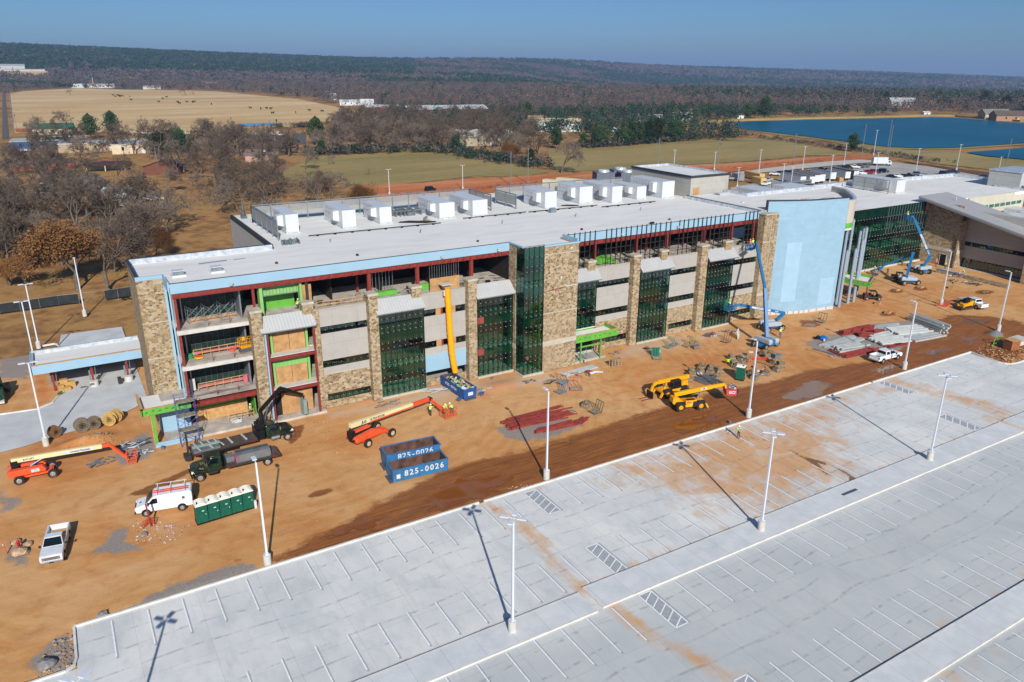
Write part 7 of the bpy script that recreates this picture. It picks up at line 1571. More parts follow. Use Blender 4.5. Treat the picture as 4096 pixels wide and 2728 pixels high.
for (q0,q1,l) in (((116.9,81.3),(118.47,81.1),'round clump of red steel at the pile top left'),((118.73,80.95),(121.66,81.04),'red steel bundle in the middle of the pile top'),((121.75,80.99),(124.35,80.58),'red steel bundle at the right of the pile top'),((121.98,78.73),(123.91,78.12),'dark red steel bundle left of the white ducts'),((118.8,79.17),(120.7,78.08),'short red bars with a plank on top')): rods('red_steel_bundle',l,q0,q1,1.4,20,.16,Mt['redb'],3,.2)
Mt['duct']=pm('pale duct steel','#b3b6b2',.45,.2,.1,1)
def ducts(l,a,b,w,n,r,sq,lay=1,group='pale steel members in the stock pile'): rods('steel_duct' if not sq else 'steel_channel',l,a,b,w,n,r,Mt['duct'],lay,.25,'steel',group,sq=sq)
ducts('left grey steel deck sheets narrowing upward in the stock pile',(108.78,78.32),(117.67,78.79),2.6,9,.28,True)
ducts('grey steel channels framed by red bars',(109.27,76.47),(115.07,75.34),2.2,8,.28,True,2)
ducts('round white ducts with rusty ends in the pile middle',(118.25,75.46),(124.07,74.1),3.6,7,.5,False)
ducts('white ducts behind the rusty ended ones',(119.64,77.32),(124.29,77.06),1.2,3,.5,False)
ducts('curved looking white channels at the pile top',(124.98,80.22),(130.54,78.87),2.6,7,.4,True)
ducts('large pale ducts in the centre right of the pile',(125.47,77.43),(132.33,75.64),4.0,8,.5,False)
ducts('long pale channels right of the light pole',(124.86,73.99),(132.37,73.12),3.6,10,.32,True)
ducts('stack of very long pale channels at the far right of the pile',(136.31,79.75),(134.72,72.48),2.6,16,.3,True,3)
rods('grey_studs','grey metal studs between the stone heap and the red hopper',(80.73,78.88),(80.99,75.7),3.2,22,.12,Mt['galv'],2,.4)
rods('timber_planks','long thin timber in front of the stock pile',(105.48,78.96),(106.1,74.35),.3,3,.14,Mt['wood'],1,.2)
rods('blue_rods','row of short blue rods lying beside the long timber',(106.38,78.44),(107.04,75.3),.35,8,.08,Mt['gb'],1,.2)
for q,l in (((119.75,73.62),'pale blue board on the red bars'),): m=MB(); m.cbox((0,0,.35),(1,.7,.05)); o=m.build('blue_board',Mt['bluewrap'],label=l,cat='board'); o.location=(*q,0)
m=MB(); m.cbox((0,0,.3),(1.4,.8,.08)); o=m.build('black_board',Mt['black'],label='black board on the red bars left of the light pole',cat='board'); o.location=(*(120.59,72.62),0)
x,y=(112.2,81.25); m=MB()
for i in range(5): m.rock((rnd.uniform(-.6,.6),rnd.uniform(-.3,.3),0),.5,i,.8)
o=m.build('blue_tarp',pm('blue tarp','#1560b0',.5,0,.2,2),label='crumpled bright blue tarp at the left of the stock pile',cat='tarp'); o.location=(x,y,0)
x,y=(111.26,81.79); m=MB(); m.rock((0,0,0),.4,2,.8); m.tube((-.5,-.2,.3),(.4,.2,.3),.25,n=8); m.tube((-.6,0,0),(.6,0,.7),.04,n=5); o=m.build('concrete_saw',[Mt['black']],label='black machine parts left of the blue tarp',cat='machine'); o.location=(x,y,0)
x,y=(111.38,80.72); m=MB(); m.tube((0,0,0),(0,0,.35),.17,n=12); o=m.build('bucket',Mt['white'],label='white bucket in front of the blue tarp',cat='bucket'); o.location=(x,y-.3,0)
# glass racks
def rack(x,y,rz,col,l,slats=True,w=1.6):
    o=empty('glazing_rack',(x,y,0),rz,l,'rack','steel A racks along the facade'); m=MB()
    for i in range(4): yy=-w/2+w*i/3; m.bar((-.2,yy,0),(.25,yy,1.5),.07); m.bar((-.2,yy,.1),(-1.3,yy,.12),.07)
    m.bar((.25,-w/2,1.5),(.25,w/2,1.5),.07); m.bar((-1.3,-w/2,.12),(-1.3,w/2,.12),.07); m.build('frame',pm('rack '+col+l[:4],col,.6,0,.2,2),o)
    if slats:
        m=MB()
        for i in range(6): m.box(-1.25+i*.2,-w/2,.14,-1.12+i*.2,w/2,.2)
        m.build('timber_slats',Mt['woodg'],o)
for a in (((61.91,87.95),R(20),'#a89c82','pale timber lined rack nearest the central tower',1.9),((59.74,84.98),R(10),'#5b7fa6','blue steel rack in front of the central tower',1.4),((62.05,85.25),R(60),'#b04434','red steel rack right of the blue one',1.8),((59.98,76.83),R(5),'#3d5247','dark green rack beside the lone stone pallet',1.4),((80.78,89.05),R(60),'#2e7d63','green rack holding dark glass before the third bay',1.4),((86.31,91.71),R(10),'#6d8f84','small grey green rack under the right bays',1.3),((88.07,91.98),R(10),'#8f8a80','rusty rack behind the grey green one',1.2),((89.51,90.51),R(10),'#a3884c','left yellow rack under the fourth bay',1.2),((91.7,91.2),R(10),'#b58a3a','right taller yellow rack under the fourth bay',1.3),((96.83,88.91),R(20),'#8e2f2b','red rack left of the white lattice frame',1.3),((120.47,88.08),R(15),'#4d5648','dark rack before the blue curved wall',1.5)): rack(a[0][0],a[0][1],a[1],a[2],a[3],w=a[4])
m=MB(); m.cbox((0,0,.8),(.12,1.2,1.4),0,ry=.25); o=m.build('dark_glass_stack',Mt['spandrel'],label='stack of dark glass leaning on the green rack',cat='glass'); o.location=(*(80.96,89.34),0); o.rotation_euler=(0,0,R(60))
m=MB(); m.rock((0,0,0),.35,5,1.4); o=m.build('hi_vis_vest',pm('hi vis cloth b','#a9e22a',.7),label='bright lime vest hung on the green rack',cat='vest'); o.location=(*(81.67,89.53),.5)
m=MB()
for i in range(9): m.bar((-.9+i*.22,0,0),(-.9+i*.22,.3,1.5),.08)
m.bar((-.95,0,.3),(.95,0,.3),.08); m.bar((-.95,.2,1.2),(.95,.2,1.2),.08); o=m.build('white_lattice_frame',Mt['white'],label='white lattice frame standing before the fourth bay',cat='frame'); o.location=(*(99.62,88.99),0); o.rotation_euler=(0,0,R(35))
m=MB()
for i in range(4): m.bar((-.9+i*.6,0,0),(-.9+i*.6,0,1.1),.09,mi=0); m.bar((-.9+i*.6,.7,0),(-.9+i*.6,.7,1.1),.09,mi=0); m.bar((-.9+i*.6,0,1.1),(-.9+i*.6,.7,1.1),.08)
for j in range(4): m.bar((-1,0,.1+j*.32),(1,0,.1+j*.32),.1,mi=1); m.bar((-1,.7,.1+j*.32),(1,.7,.1+j*.32),.1,mi=1)
m.box(-.9,.1,1.02,.9,.6,1.06,1); o=m.build('timber_crate_frame',[Mt['wood'],Mt['woodg']],label='open timber crate frame standing right of the lime entry',cat='crate'); o.location=(*(72.61,88.99),0)
def slab(q,d,l,mat,name,cat,rz=0,z=.06): m=MB(); m.cbox((0,0,z),d); 
def junk(q,l,name,mats,n,s,cat,rz=0,h=.3,kind=None):
    m=MB()
    for i in range(n): m.cbox((rnd.uniform(-s,s),rnd.uniform(-s*.6,s*.6),rnd.uniform(.04,h)),(rnd.uniform(.3,1.2)*s,rnd.uniform(.06,.25),.07),rnd.uniform(-1,1),rx=rnd.uniform(-.2,.2),mi=rnd.randint(0,len(mats)-1))
    o=m.build(name,mats,label=l,cat=cat,kind=kind); o.location=(*q,0); o.rotation_euler=(0,0,rz); return o
for q,l,n_,mt,n,s in (((57.14,90.37),'grey scrap metal heap before the tower glass','scrap_heap',['galv','galvd'],12,.9),((59.84,88.48),'heap of weathered boards left of the pale rack','board_heap',['woodg','stud'],14,1.0),((61.89,90.34),'tilted timber boards behind the board heap','board_heap',['wood','woodg'],8,.8),((65.9,88.72),'brown plywood sheets with scraps before the stone tower','board_heap',['ply','woodg'],10,1.3),((76.15,93.51),'flat weathered pallet right of the lime entry','board_heap',['woodg'],8,.8),((82.14,92.51),'dark scrap heap left of the green rack','scrap_heap',['stud','woodg'],12,.7),((56.15,78.49),'rusty scrap heap above the red bars','scrap_heap',['redb','woodg'],12,.8),((96.21,92.31),'grey metal odds and ends under the fourth bay','scrap_heap',['galv','whited','red'],22,1.2),((100.54,92.27),'wide stack of weathered boards under the fourth bay','board_heap',['woodg','wood'],18,1.2),((89.26,90.65),'low timber heap beside the yellow racks','board_heap',['woodg','wood'],10,.8),((35.67,93.47),'grey boards lying below the first glass bay','board_heap',['galv','woodg'],14,1.5),((0.14,94.88),'bundle of grey scaffold tubes before the left orange basket','tube_heap',['galv'],14,1.4),((3.45,97.58),'scaffold tubes behind the left orange basket','tube_heap',['galv','stud','white'],26,1.6),((4.54,94.91),'scaffold parts right of the left orange basket','tube_heap',['galv','white'],16,.8),((169.8,92.5),'grey mesh sheets lying before the low stone wall','sheet_heap',['galvd'],10,1.6),((171.7,89.7),'white odds and ends before the low stone wall','scrap_heap',['white','woodg'],10,1.0),((173.0,89.0),'long dark timbers before the low stone wall','board_heap',['woodg','stud'],10,2.6),((173.8,95.1),'pale block pile before the low stone wall','block_pile',['whited','concl'],12,.9),((175.4,107.6),'brown crates and boards by the dark glass wall','board_heap',['wood','woodg','stud'],16,2.2),((43.89,94.4),'white board scraps left of the chute skip','board_heap',['whited','conc'],18,1.6),((49.4,91.22),'scraps right of the chute skip','scrap_heap',['woodg','conc'],14,1.2),((9.52,168.01),'black plastic heap at the fence behind the tower','scrap_heap',['black'],12,.9),((120.41,88.65),'timber bits under the dark rack by the curved wall','board_heap',['wood','stud'],8,.9),((60.88,88.59),'timber pieces below the stone tower','board_heap',['woodg'],8,.8)): junk(q,l,n_,[Mt[k] for k in mt],n,s,'heap')
m=MB(); m.cbox((0,0,.08),(6.5,1.4,.12)); o=m.build('concrete_plank',Mt['whited'],label='long pale slab lying along the stone tower foot',cat='slab'); o.location=(*(66.3,90.26),0); o.rotation_euler=(0,0,R(6))
x,y=(68.15,88.31); m=MB()
for i in range(7): m.rock((i*.3-.9,.25*math.sin(i*.6),0),.36-.02*i,i,.6)
o=m.build('white_tarp',Mt['white'],label='long crumpled white tarp beside the red hoses',cat='tarp',smooth=True); o.location=(x,y,0); o.rotation_euler=(0,0,R(-10))
x,y=(67.05,88.94); m=MB()
for i in range(14): a=rnd.uniform(0,6.28); m.path([(rnd.uniform(-.6,.6),rnd.uniform(-.4,.4),.1+rnd.random()*.3) for _ in range(4)],.04,5)
o=m.build('red_hoses',pm('red hose','#8a2733',.6),label='tangle of red hoses left of the white tarp',cat='hoses'); o.location=(x,y,0)
# litter
for k_,(pl,l) in enumerate(((((18,84),(40,80),(44,92),(20,94)),'scattered litter and clods on the yard by the orange lift'),(((48,80),(100,80),(104,94),(50,91)),'scattered litter and scraps along the facade foot'),(((130,72),(175,80),(172,98),(140,92)),'scattered clods on the right part of the yard'))): scatter('yard_litter',[tuple(q) for q in pl],260,.02,.11,[Mt['rocko'],Mt['whited'],Mt['st3'],Mt['rockt']],l,cat='litter',seed=20+k_)
# planter boxes (tree pits)
for i,(q,l) in enumerate((((151.9,94.0),'small timber formwork box in the left wet pit'),((158.3,92.7),'small timber formwork box in the upper wet pit'),((135.59,84.86),'small timber formwork box in the nearest wet pit'),((139.51,89.79),'orange timber formwork box near the muddy cart'),((163.8,89.2),'small timber formwork box before the low stone wall'))):
    m=MB(); 
    for s in(-1,1): m.box(-.65,s*.4-.04,0,.65,s*.4+.04,.42); m.box(s*.65-.04,-.4,0,s*.65+.04,.4,.42)
    m.box(-.6,-.36,.3,.6,.36,.34); o=m.build('formwork_box',Mt['ply'],label=l,cat='formwork'); o.location=(*q,0); o.rotation_euler=(0,0,.1*i)
x,y=(167.3,84.0); m=MB()
for i in range(7): m.rock((rnd.uniform(-.8,.8),rnd.uniform(-.3,.3),-.1),.35,i,.7)
o=m.build('shrub_root',Mt['st3'],label='dug up root clump before the low stone wall',cat='root'); o.location=(x,y,0)
# pallets crate with brown box at right edge
x,y=(135.68,61.9); m=MB(); m.box(-.9,-.8,0,1.0,.8,1.6); m.box(-.95,-.85,1.6,1.05,.85,1.66,1); o=m.build('brown_crate',[pm('brown crate','#8f5a35',.8,0,.2,2),Mt['wood']],label='large brown wooden crate near the right picture edge',cat='crate'); o.location=(x,y,0); o.rotation_euler=(0,0,-.2)
m=MB(); m.cbox((0,0,.8),(5,2.4,.2)); m.cbox((0,0,.4),(4.6,2,.7)); o=m.build('pale_sheet_stack',Mt['concl'],label='stack of pale sheets cut by the right picture edge',cat='sheets'); o.location=(x+3.2,y+.8,0)
m=MB(); m.bar((-1.4,0,0),(0,.3,1.5),.09); m.bar((0,.3,1.5),(1.6,0,1.3),.09); m.bar((0,.3,1.5),(.3,-.6,0),.09); m.bar((-1.2,0,.4),(1.5,0,.5),.09); o=m.build('lime_stand',Mt['lime'],label='lime steel stand behind the brown crate',cat='stand'); o.location=(x-.2,y+2.2,0)
# green bin with straps near toilet etc
x,y=(72.88,64.96); m=MB(); m.tube((0,0,0),(0,0,.42),.2,n=14); o=m.build('bucket',Mt['galv'],label='grey bucket in the mud beside the kerb',cat='bucket'); o.location=(x,y,-.05)
x,y=(69.05,92.55); m=MB(); m.tube((0,0,0),(0,0,.36),.16,n=14); m.tube((0,0,.12),(0,0,.22),.163,n=14,mi=1); o=m.build('paint_bucket',[Mt['white'],Mt['gb']],label='white paint bucket on the lime entry slab',cat='bucket'); o.location=(x,y,.25)
x,y=(6.69,94.87); m=MB(); m.tube((0,0,0),(0,0,.4),.2,n=14); o=m.build('bucket',Mt['gb'],label='blue bucket at the lime corner post',cat='bucket'); o.location=(x,y,0)
x,y=(52.82,94.0); m=MB(); m.tube((0,0,0),(0,0,.38),.18,n=14); o=m.build('bucket',Mt['galv'],label='grey bucket below the second glass bay',cat='bucket'); o.location=(x,y,0)
for q,l in (((44.83,89.27),'blue wheelbarrow left of the skip front'),((48.5,89.41),'blue wheelbarrow right of the skip front')):
    o=empty('wheelbarrow',(*q,0),R(40),l,'wheelbarrow','blue wheelbarrows'); m=MB(); m.frus((-.3,-.22,.25,.22),(-.45,-.33,.4,.33),.25,.55); m.build('tray',Mt['gb'],o); m=MB(); m.tube((.45,-.05,.18),(.45,.05,.18),.18,n=12); m.build('wheel',Mt['rubber'],o); m=MB(); m.bar((.4,0,.2),(-.8,.28,.5),.04); m.bar((.4,0,.2),(-.8,-.28,.5),.04); m.build('handle',Mt['wood'],o)
# gypsum sacks, spool, stacks at ground floor left
x,y=(16.03,97.86); m=MB()
for i in range(8): m.cbox((rnd.uniform(-.5,.5),rnd.uniform(-.35,.35),.3+.1*(i%3)),(.9,.5,.12),rnd.uniform(-.3,.3),mi=0)
o=m.build('cement_bags',Mt['white'],label='pile of white bags on the slab behind the crane truck',cat='bags'); o.location=(x,y,.05)
x,y=(23.55,97.19); o=empty('wire_spools',(x,y,.25),0,'stack of silver wire spools on the slab near the hanging boards','spool'); m=MB()
for i in range(3): m.tube((0,0,.05+i*.42),(0,0,.1+i*.42),.45,n=16); m.tube((0,0,.1+i*.42),(0,0,.42+i*.42),.3,n=12)
m.build('spools',Mt['flash'],o)
x,y=(21.91,99.82); m=MB(); m.box(-.5,-.6,0,.5,.6,1.6); o=m.build('red_tank',Mt['red'],label='red steel tank behind the black crane',cat='tank'); o.location=(x,y+1.5,.25)

# reels of hose on third floor
x,y=(11.83,99.56); m=MB(); 
for i in range(3): m.tube((0,0,.05+.2*i),(0,0,.12+.2*i),.42,n=18)
m.tube((0,0,0),(0,0,.6),.3,n=12); o=m.build('green_hose_reel',pm('green hose','#2f9a5c',.6),label='green hose coil on the third floor slab edge',cat='hose coil'); o.location=(x,y,9.42)
x,y=(12.86,99.2); m=MB(); m.tube((0,0,.05),(0,0,.2),.55,n=18); m.tube((0,0,.2),(0,0,.3),.4,n=18,mi=1); o=m.build('yellow_hose_coil',[pm('yellow hose','#d9b21e',.6),Mt['org']],label='yellow hose coil on the third floor slab edge',cat='hose coil'); o.location=(x,y,9.42)
x,y=(17.08,99.82); m=MB(); m.tube((0,0,.05),(0,0,.3),.4,n=14); m.tube((.5,.2,0),(.5,.2,.5),.2,n=10,mi=1); o=m.build('orange_hose_coil',[Mt['org'],Mt['black']],label='orange hose coil in the middle of the third floor slab',cat='hose coil'); o.location=(x,y,9.42)
m=MB()
for i in range(8): m.cbox((12.9+i*.5,97.9+.1*(i%3),4.9),(2.2,.07,.07),rnd.uniform(-.1,.1))
m.build('conduit_pile',Mt['galv'],label='loose conduits lying along the second floor edge',cat='conduits')
m=MB()
for z in (4.75,9.4,14.1):
    for x in (14.2,16.8): m.bar((x,97.3,z),(x+.02,97.3,z+.95),.07)
    m.bar((11,97.15,z+.5),(19,97.15,z+.5),.02); m.bar((11,97.15,z+1.0),(19,97.15,z+1.0),.02)
m.build('edge_posts',Mt['redb'],BR,world=True)
# scaffold tower front left and rolling scaffold level 4
def scaff(x0,x1,y0,y1,z0,lifts,h,l,mat,planks=(),guard=True):
    o=empty('scaffold',((x0+x1)/2,(y0+y1)/2,z0),0,l,'scaffold'); m=MB()
    n=max(1,round((x1-x0)/2.1)); xs=[x0+(x1-x0)*i/n for i in range(n+1)]
    for x in xs:
        for y in (y0,y1): m.tube((x,y,z0),(x,y,z0+lifts*h+(1 if guard else 0)),.035,n=6)
        for k in range(lifts+1): m.tube((x,y0,z0+k*h+.1),(x,y1,z0+k*h+.1),.03,n=6)
        for k in range(lifts): m.tube((x,y0,z0+k*h+h*.5),(x,y1,z0+k*h+h*.5),.025,n=6)
    for a,b in zip(xs,xs[1:]):
        for y in(y0,y1):
            for k in range(lifts): m.tube((a,y,z0+k*h+.2),(b,y,z0+k*h+h-.1),.022,n=5); m.tube((b,y,z0+k*h+.2),(a,y,z0+k*h+h-.1),.022,n=5)
            if guard: m.tube((a,y,z0+lifts*h+.9),(b,y,z0+lifts*h+.9),.025,n=5)
    m.build('frame',mat,o,world=True)
    for k in planks: m=MB(); m.box(x0,y0,z0+k*h+.1,x1,y1,z0+k*h+.17); m.build('deck',Mt['woodg'],o,world=True)
scaff(8.8,11.0,94.2,95.4,0,3,1.9,'blue legged scaffold tower at the lime corner canopy',pm('blue violet frame','#4a5296',.5,.2),(1,2,3))
scaff(12.2,18.0,99.0,101.0,14.1,1,2.0,'silver rolling scaffold on the open top floor, left',Mt['galv'],(),False)
scaff(67.5,69.8,93.3,94.9,.25,1,1.9,'blue scaffold frame inside the lime entry',Mt['gb'],(),False)
# debris chute
o=empty('rubbish_chute',(47.2,95.3,1.9),0,'long yellow rubbish chute hanging from the top floor into the skip','chute'); m=MB(); pts=[(46.6,96.0,14.6),(46.62,95.75,11.5),(46.7,95.6,8),(46.85,95.5,5),(47.2,95.2,1.9)]
n=16;P_=[Vector(pts[0])]
cv=[]
for i in range(len(pts)-1):
    for k in range(4): t=k/4; cv.append(Vector(pts[i]).lerp(Vector(pts[i+1]),t))
cv.append(Vector(pts[-1]))
for a,b in zip(cv,cv[1:]): m.tube(a+(b-a)*-.08,b,.46,.40,n=18)
m.build('tube_sections',pm('chute yellow','#eda012',.45,0,.06,1),o,world=True,smooth=False)
m=MB(); m.box(46.1,95.7,14.7,47.1,96.9,15.0); m.box(46.0,96.2,15.0,47.2,97.2,15.1); m.build('hopper_head',Mt['ply'],o,world=True)
m=MB(); m.box(45.7,95.7,15.2,47.4,96.9,15.3); m.tube((45.9,95.6,13.8),(45.9,95.6,14.6),.12,n=8); m.build('hopper_lid',Mt['concl'],o,world=True)
# light gravel heap
m=MB(); x,y=(140.75,67.22); o=None
rr_=[(x+math.cos(a)*1.9,y+math.sin(a)*1.4) for a in [k*6.283/16 for k in range(16)]]
vs=[(px,py,-.05) for px,py in rr_]+[(x+(px-x)*.5+rnd.uniform(-.1,.1),y+(py-y)*.5,.5+rnd.uniform(-.06,.06)) for px,py in rr_]+[(x,y,.85)]
m.add(vs,[(i,(i+1)%16,16+(i+1)%16,16+i) for i in range(16)]+[(16+i,16+(i+1)%16,32) for i in range(16)]); m.build('gravel_heap',pm('grey gravel','#77777a',.95,0,.3,6),label='small grey gravel heap at the foot of the right light pole',cat='gravel heap')

# ------------------------------------------------------------------ people
Mt['skin']=pm('skin','#a87355',.6); Mt['hv']=pm('hi vis lime','#b8e63a',.7,0,.1,6); Mt['hvo']=pm('hi vis orange','#ee6a30',.7,0,.1,6); Mt['jean']=pm('blue jeans','#3a5270',.9,0,.2,8); Mt['dkt']=pm('dark trousers','#45403a',.9,0,.2,8); Mt['shirt']=pm('grey shirt','#7f8487',.9,0,.15,8); Mt['boot']=pm('work boots','#4d3826',.9); Mt['hatw']=pm('white hard hat','#e6e6e2',.35); Mt['haty']=pm('yellow hard hat','#e6c21c',.35); Mt['hair']=pm('dark hair','#2a1f18',.9); Mt['navy']=pm('navy shirt','#27324a',.9,0,.15,8)
def person(loc,rz,label,vest='hv',legs='jean',hat='hatw',shirt='shirt',pose='stand',s=1.0,z=0):
    V=[];E=[];Rr=[];Z=[]
    def v(p,r,zone,par=None):
        V.append(p);Rr.append(r);Z.append(zone)
        if par is not None:E.append((par,len(V)-1))
        return len(V)-1
    lean={'stand':.0,'bend':.55,'walk':.08,'reach':.12,'kneel':.25}[pose]
    k0=.94 if pose!='kneel' else .55
    pel=v((0,0,k0),.135,'l'); c=math.cos(lean);sn=math.sin(lean)
    def up(d,x=0): return (sn*d+x*c,0,k0+c*d-x*sn)
    ab=v(up(.2),.125,'t',pel); ch=v(up(.40),.150,'t',ab); nk=v(up(.56),.055,'s',ch); hd=v(up(.66,.02),.085,'h',nk); tp=v(up(.76,.02),.085,'h',hd)
    st=.16 if pose=='walk' else .04
    for sd in(-1,1):
        hx=v((0,sd*.09,k0-.06),.1,'l',pel); f=st*sd
        if pose=='kneel':
            kn=v((.3,sd*.13,.35 if sd>0 else .12),.07,'l',hx); an=v((.1 if sd>0 else -.28,sd*.13,.1),.05,'l',kn)
        else:
            kn=v((f*.5+.03,sd*.11,.5),.072,'l',hx); an=v((f,sd*.12,.11),.05,'l',kn)
        ft=v((V[an][0]+.16,sd*.13,.05),.045,'b',an)
        sh=list(up(.5)); sh=v((sh[0],sd*.19,sh[2]),.065,'t',ch)
        a={'stand':(.02,.07,-.28,.10,.06,-.22),'walk':(-f*.5,.07,-.27,.12,.02,-.2),'bend':(.12,.03,-.26,.14,-.02,-.2),'reach':(.2,.05,-.12,.26,-.03,.04),'kneel':(.15,.03,-.22,.2,-.03,-.08)}[pose]
        s0=V[sh]; el=v((s0[0]+a[0],s0[1]+sd*a[1],s0[2]+a[2]),.045,'a',sh); e0=V[el]
        wr=v((e0[0]+a[3],e0[1]+sd*a[4]*.4,e0[2]+a[5]),.032,'s',el); w0=V[wr]; dx,dz_=a[3]/.25,a[5]/.25
        pm_=v((w0[0]+dx*.06,w0[1],w0[2]+dz_*.06),.033,'s',wr); p0=V[pm_]
        for q in range(4):
            yy=(q-1.5)*.021; ln=(.055,.065,.062,.048)[q]
            f1_=v((p0[0]+dx*.04,p0[1]+yy,p0[2]+dz_*.04),.0095,'s',pm_); v((p0[0]+dx*(.04+ln)+.012,p0[1]+yy*1.1,p0[2]+dz_*(.04+ln)-.012),.008,'s',f1_)
        v((w0[0]+dx*.05+.03,w0[1]-sd*.035,w0[2]+dz_*.05),.010,'s',wr)
    me=bpy.data.meshes.new('body'); me.from_pydata(V,E,[]); ob=bpy.data.objects.new('tmp',me); COL.objects.link(ob)
    md=ob.modifiers.new('s','SKIN'); sv=me.skin_vertices[0].data
    for i,r in enumerate(Rr): sv[i].radius=(r*(1.0 if Z[i]!='t' else .8),r*(1 if Z[i]!='t' else 1.25)); sv[i].use_root=False
    sv[0].use_root=True; ob.modifiers.new('u','SUBSURF').levels=1
    dg=bpy.context.evaluated_depsgraph_get(); m2=bpy.data.meshes.new_from_object(ob.evaluated_get(dg)); bpy.data.objects.remove(ob)
    zone={'l':0,'t':1,'a':1,'s':2,'h':2,'b':3}; P=np.array(V); m2.materials.clear()
    for mm in (Mt[legs],Mt[shirt],Mt['skin'],Mt['boot'],Mt[vest] if vest else Mt[shirt]): m2.materials.append(mm)
    for f in m2.polygons:
        cc=np.array(f.center); i=int(np.argmin(((P-cc)**2).sum(1)-0*P[:,0])); zz=Z[i]; f.material_index=4 if (zz=='t') else zone[zz]; f.use_smooth=True
    o=empty('person',(loc[0],loc[1],z),rz,label,'person'); o.scale=(s,)*3
    b=link(bpy.data.objects.new('body',m2)); adopt(b,o)
    H=up(.70,.02); m=MB()
    # face
    for sd in(-1,1): m.cbox((H[0]+.083,sd*.03,H[2]-.005),(.012,.018,.012),mi=1); m.cbox((H[0],sd*.088,H[2]-.01),(.03,.02,.05))
    m.cbox((H[0]+.095,0,H[2]-.035),(.03,.022,.035)); m.cbox((H[0]+.085,0,H[2]-.07),(.01,.045,.01),mi=1); m.build('face',[Mt['skin'],Mt['hair']],o)
    m=MB(); T=up(.74,.0); m.tube((T[0],0,T[2]),(T[0]+sn*.05,0,T[2]+.06),.125,.115,n=14); m.tube((T[0]+sn*.05,0,T[2]+.06),(T[0]+sn*.1,0,T[2]+.13),.115,.05,n=14); m.cbox((T[0]+.12,0,T[2]+.01),(.1,.16,.02)); m.build('hard_hat',Mt[hat],o,smooth=False)
    if vest:
        m=MB()
        for sd in(-1,1): p1=up(.52,.14);p2=up(.1,.13); m.bar((p1[0],sd*.09,p1[2]),(p2[0],sd*.09,p2[2]),.035,.012); p1=up(.52,-.135);p2=up(.1,-.12); m.bar((p1[0],sd*.08,p1[2]),(p2[0],sd*.08,p2[2]),.035,.012)
        m.build('reflective_stripes',Mt['clip'],o)
    return o
PP=[((70.5,61.2),R(200),'worker in lime vest and white hard hat alone on the parking lot','hv','dkt','hatw','shirt','reach',0,1.05),
((106.02,85.45),R(250),'worker in lime shirt and jeans by the blue lift wheel','hv','jean','hatw','shirt','stand',0,1.05),
((39.25,86.98),R(30),'worker in lime shirt leaning on the orange jib','hv','dkt','hatw','hv','reach',0,1),
((18.17,98.54),R(-40),'worker in yellow vest walking on the ground slab behind the crane','hv','dkt','hatw','shirt','walk',.25,1.05),
((40.9,86.1),R(-90),'worker standing in the orange basket, left','hv','dkt','hatw','hv','bend',.25,1),
((41.9,85.5),R(140),'worker bending in the orange basket, right','hv','jean','hatw','hv','bend',.25,1),
((25.78,98.97),R(-20),'worker in lime shirt kneeling beside the lime box on the top floor','hv','dkt','hatw','hv','kneel',14.1,1),
((58.65,101.76),R(150),'worker in vest standing near the shadowed end of the top floor','hv','jean','hatw','navy','stand',14.1,1.05),
((105.6,94.0),R(100),'worker in orange in the highest blue basket','hvo','jean','haty','hvo','reach',14.2,1),((106.4,94.2),R(60),'second worker with yellow helmet in the highest blue basket','hv','jean','haty','navy','reach',14.2,1),
((100.1,92.2),R(120),'worker in the blue basket at the glass bay','hv','jean','hatw','hv','reach',4.3,1),
((167.9,104.4),R(90),'worker high in the basket against the dark glass wall','hv','jean','hatw','hv','reach',12.1,1),
((159.9,105.0),R(200),'worker in the low blue basket at the glass wall foot','hv','jean','hatw','hv','bend',.3,1),((162.8,103.6),R(60),'worker crouching right of the low blue basket','hv','jean','hatw','hv','kneel',0,1),
((179.5,102.4),R(10),'worker in orange behind the grey lift cowling','hvo','jean','hatw','hvo','stand',0,1),((179.0,99.8),R(10),'worker in lime vest with yellow helmet near the dark doorway','hv','dkt','haty','shirt','stand',0,1),
((173.6,93.3),R(20),'worker in orange vest at the blue capstones','hvo','jean','haty','hvo','bend',0,1),((175.3,93.1),R(160),'worker in lime vest behind the blue capstones','hv','dkt','hatw','shirt','bend',.1,1),
((139.55,97.33),R(-90),'worker in orange vest under the lime entry canopy','hvo','jean','hatw','shirt','stand',0,1),((139.55,97.87),R(-60),'worker in yellow vest half behind the left round column','hv','dkt','hatw','shirt','stand',0,1),
((160.2,99.8),R(150),'driver in lime shirt beside the rear muddy cart','hv','jean','hatw','hv','stand',0,1),
((69.3,98.4),R(-90),'worker in white crouching behind the stud frame, top floor','shirt','jean','hatw','shirt','kneel',14.1,1)]
for (l_,rz,lb,ve,le,ha,sh,po,z,s) in PP: person(l_,rz,lb,ve,le,ha,sh,po,s,z)

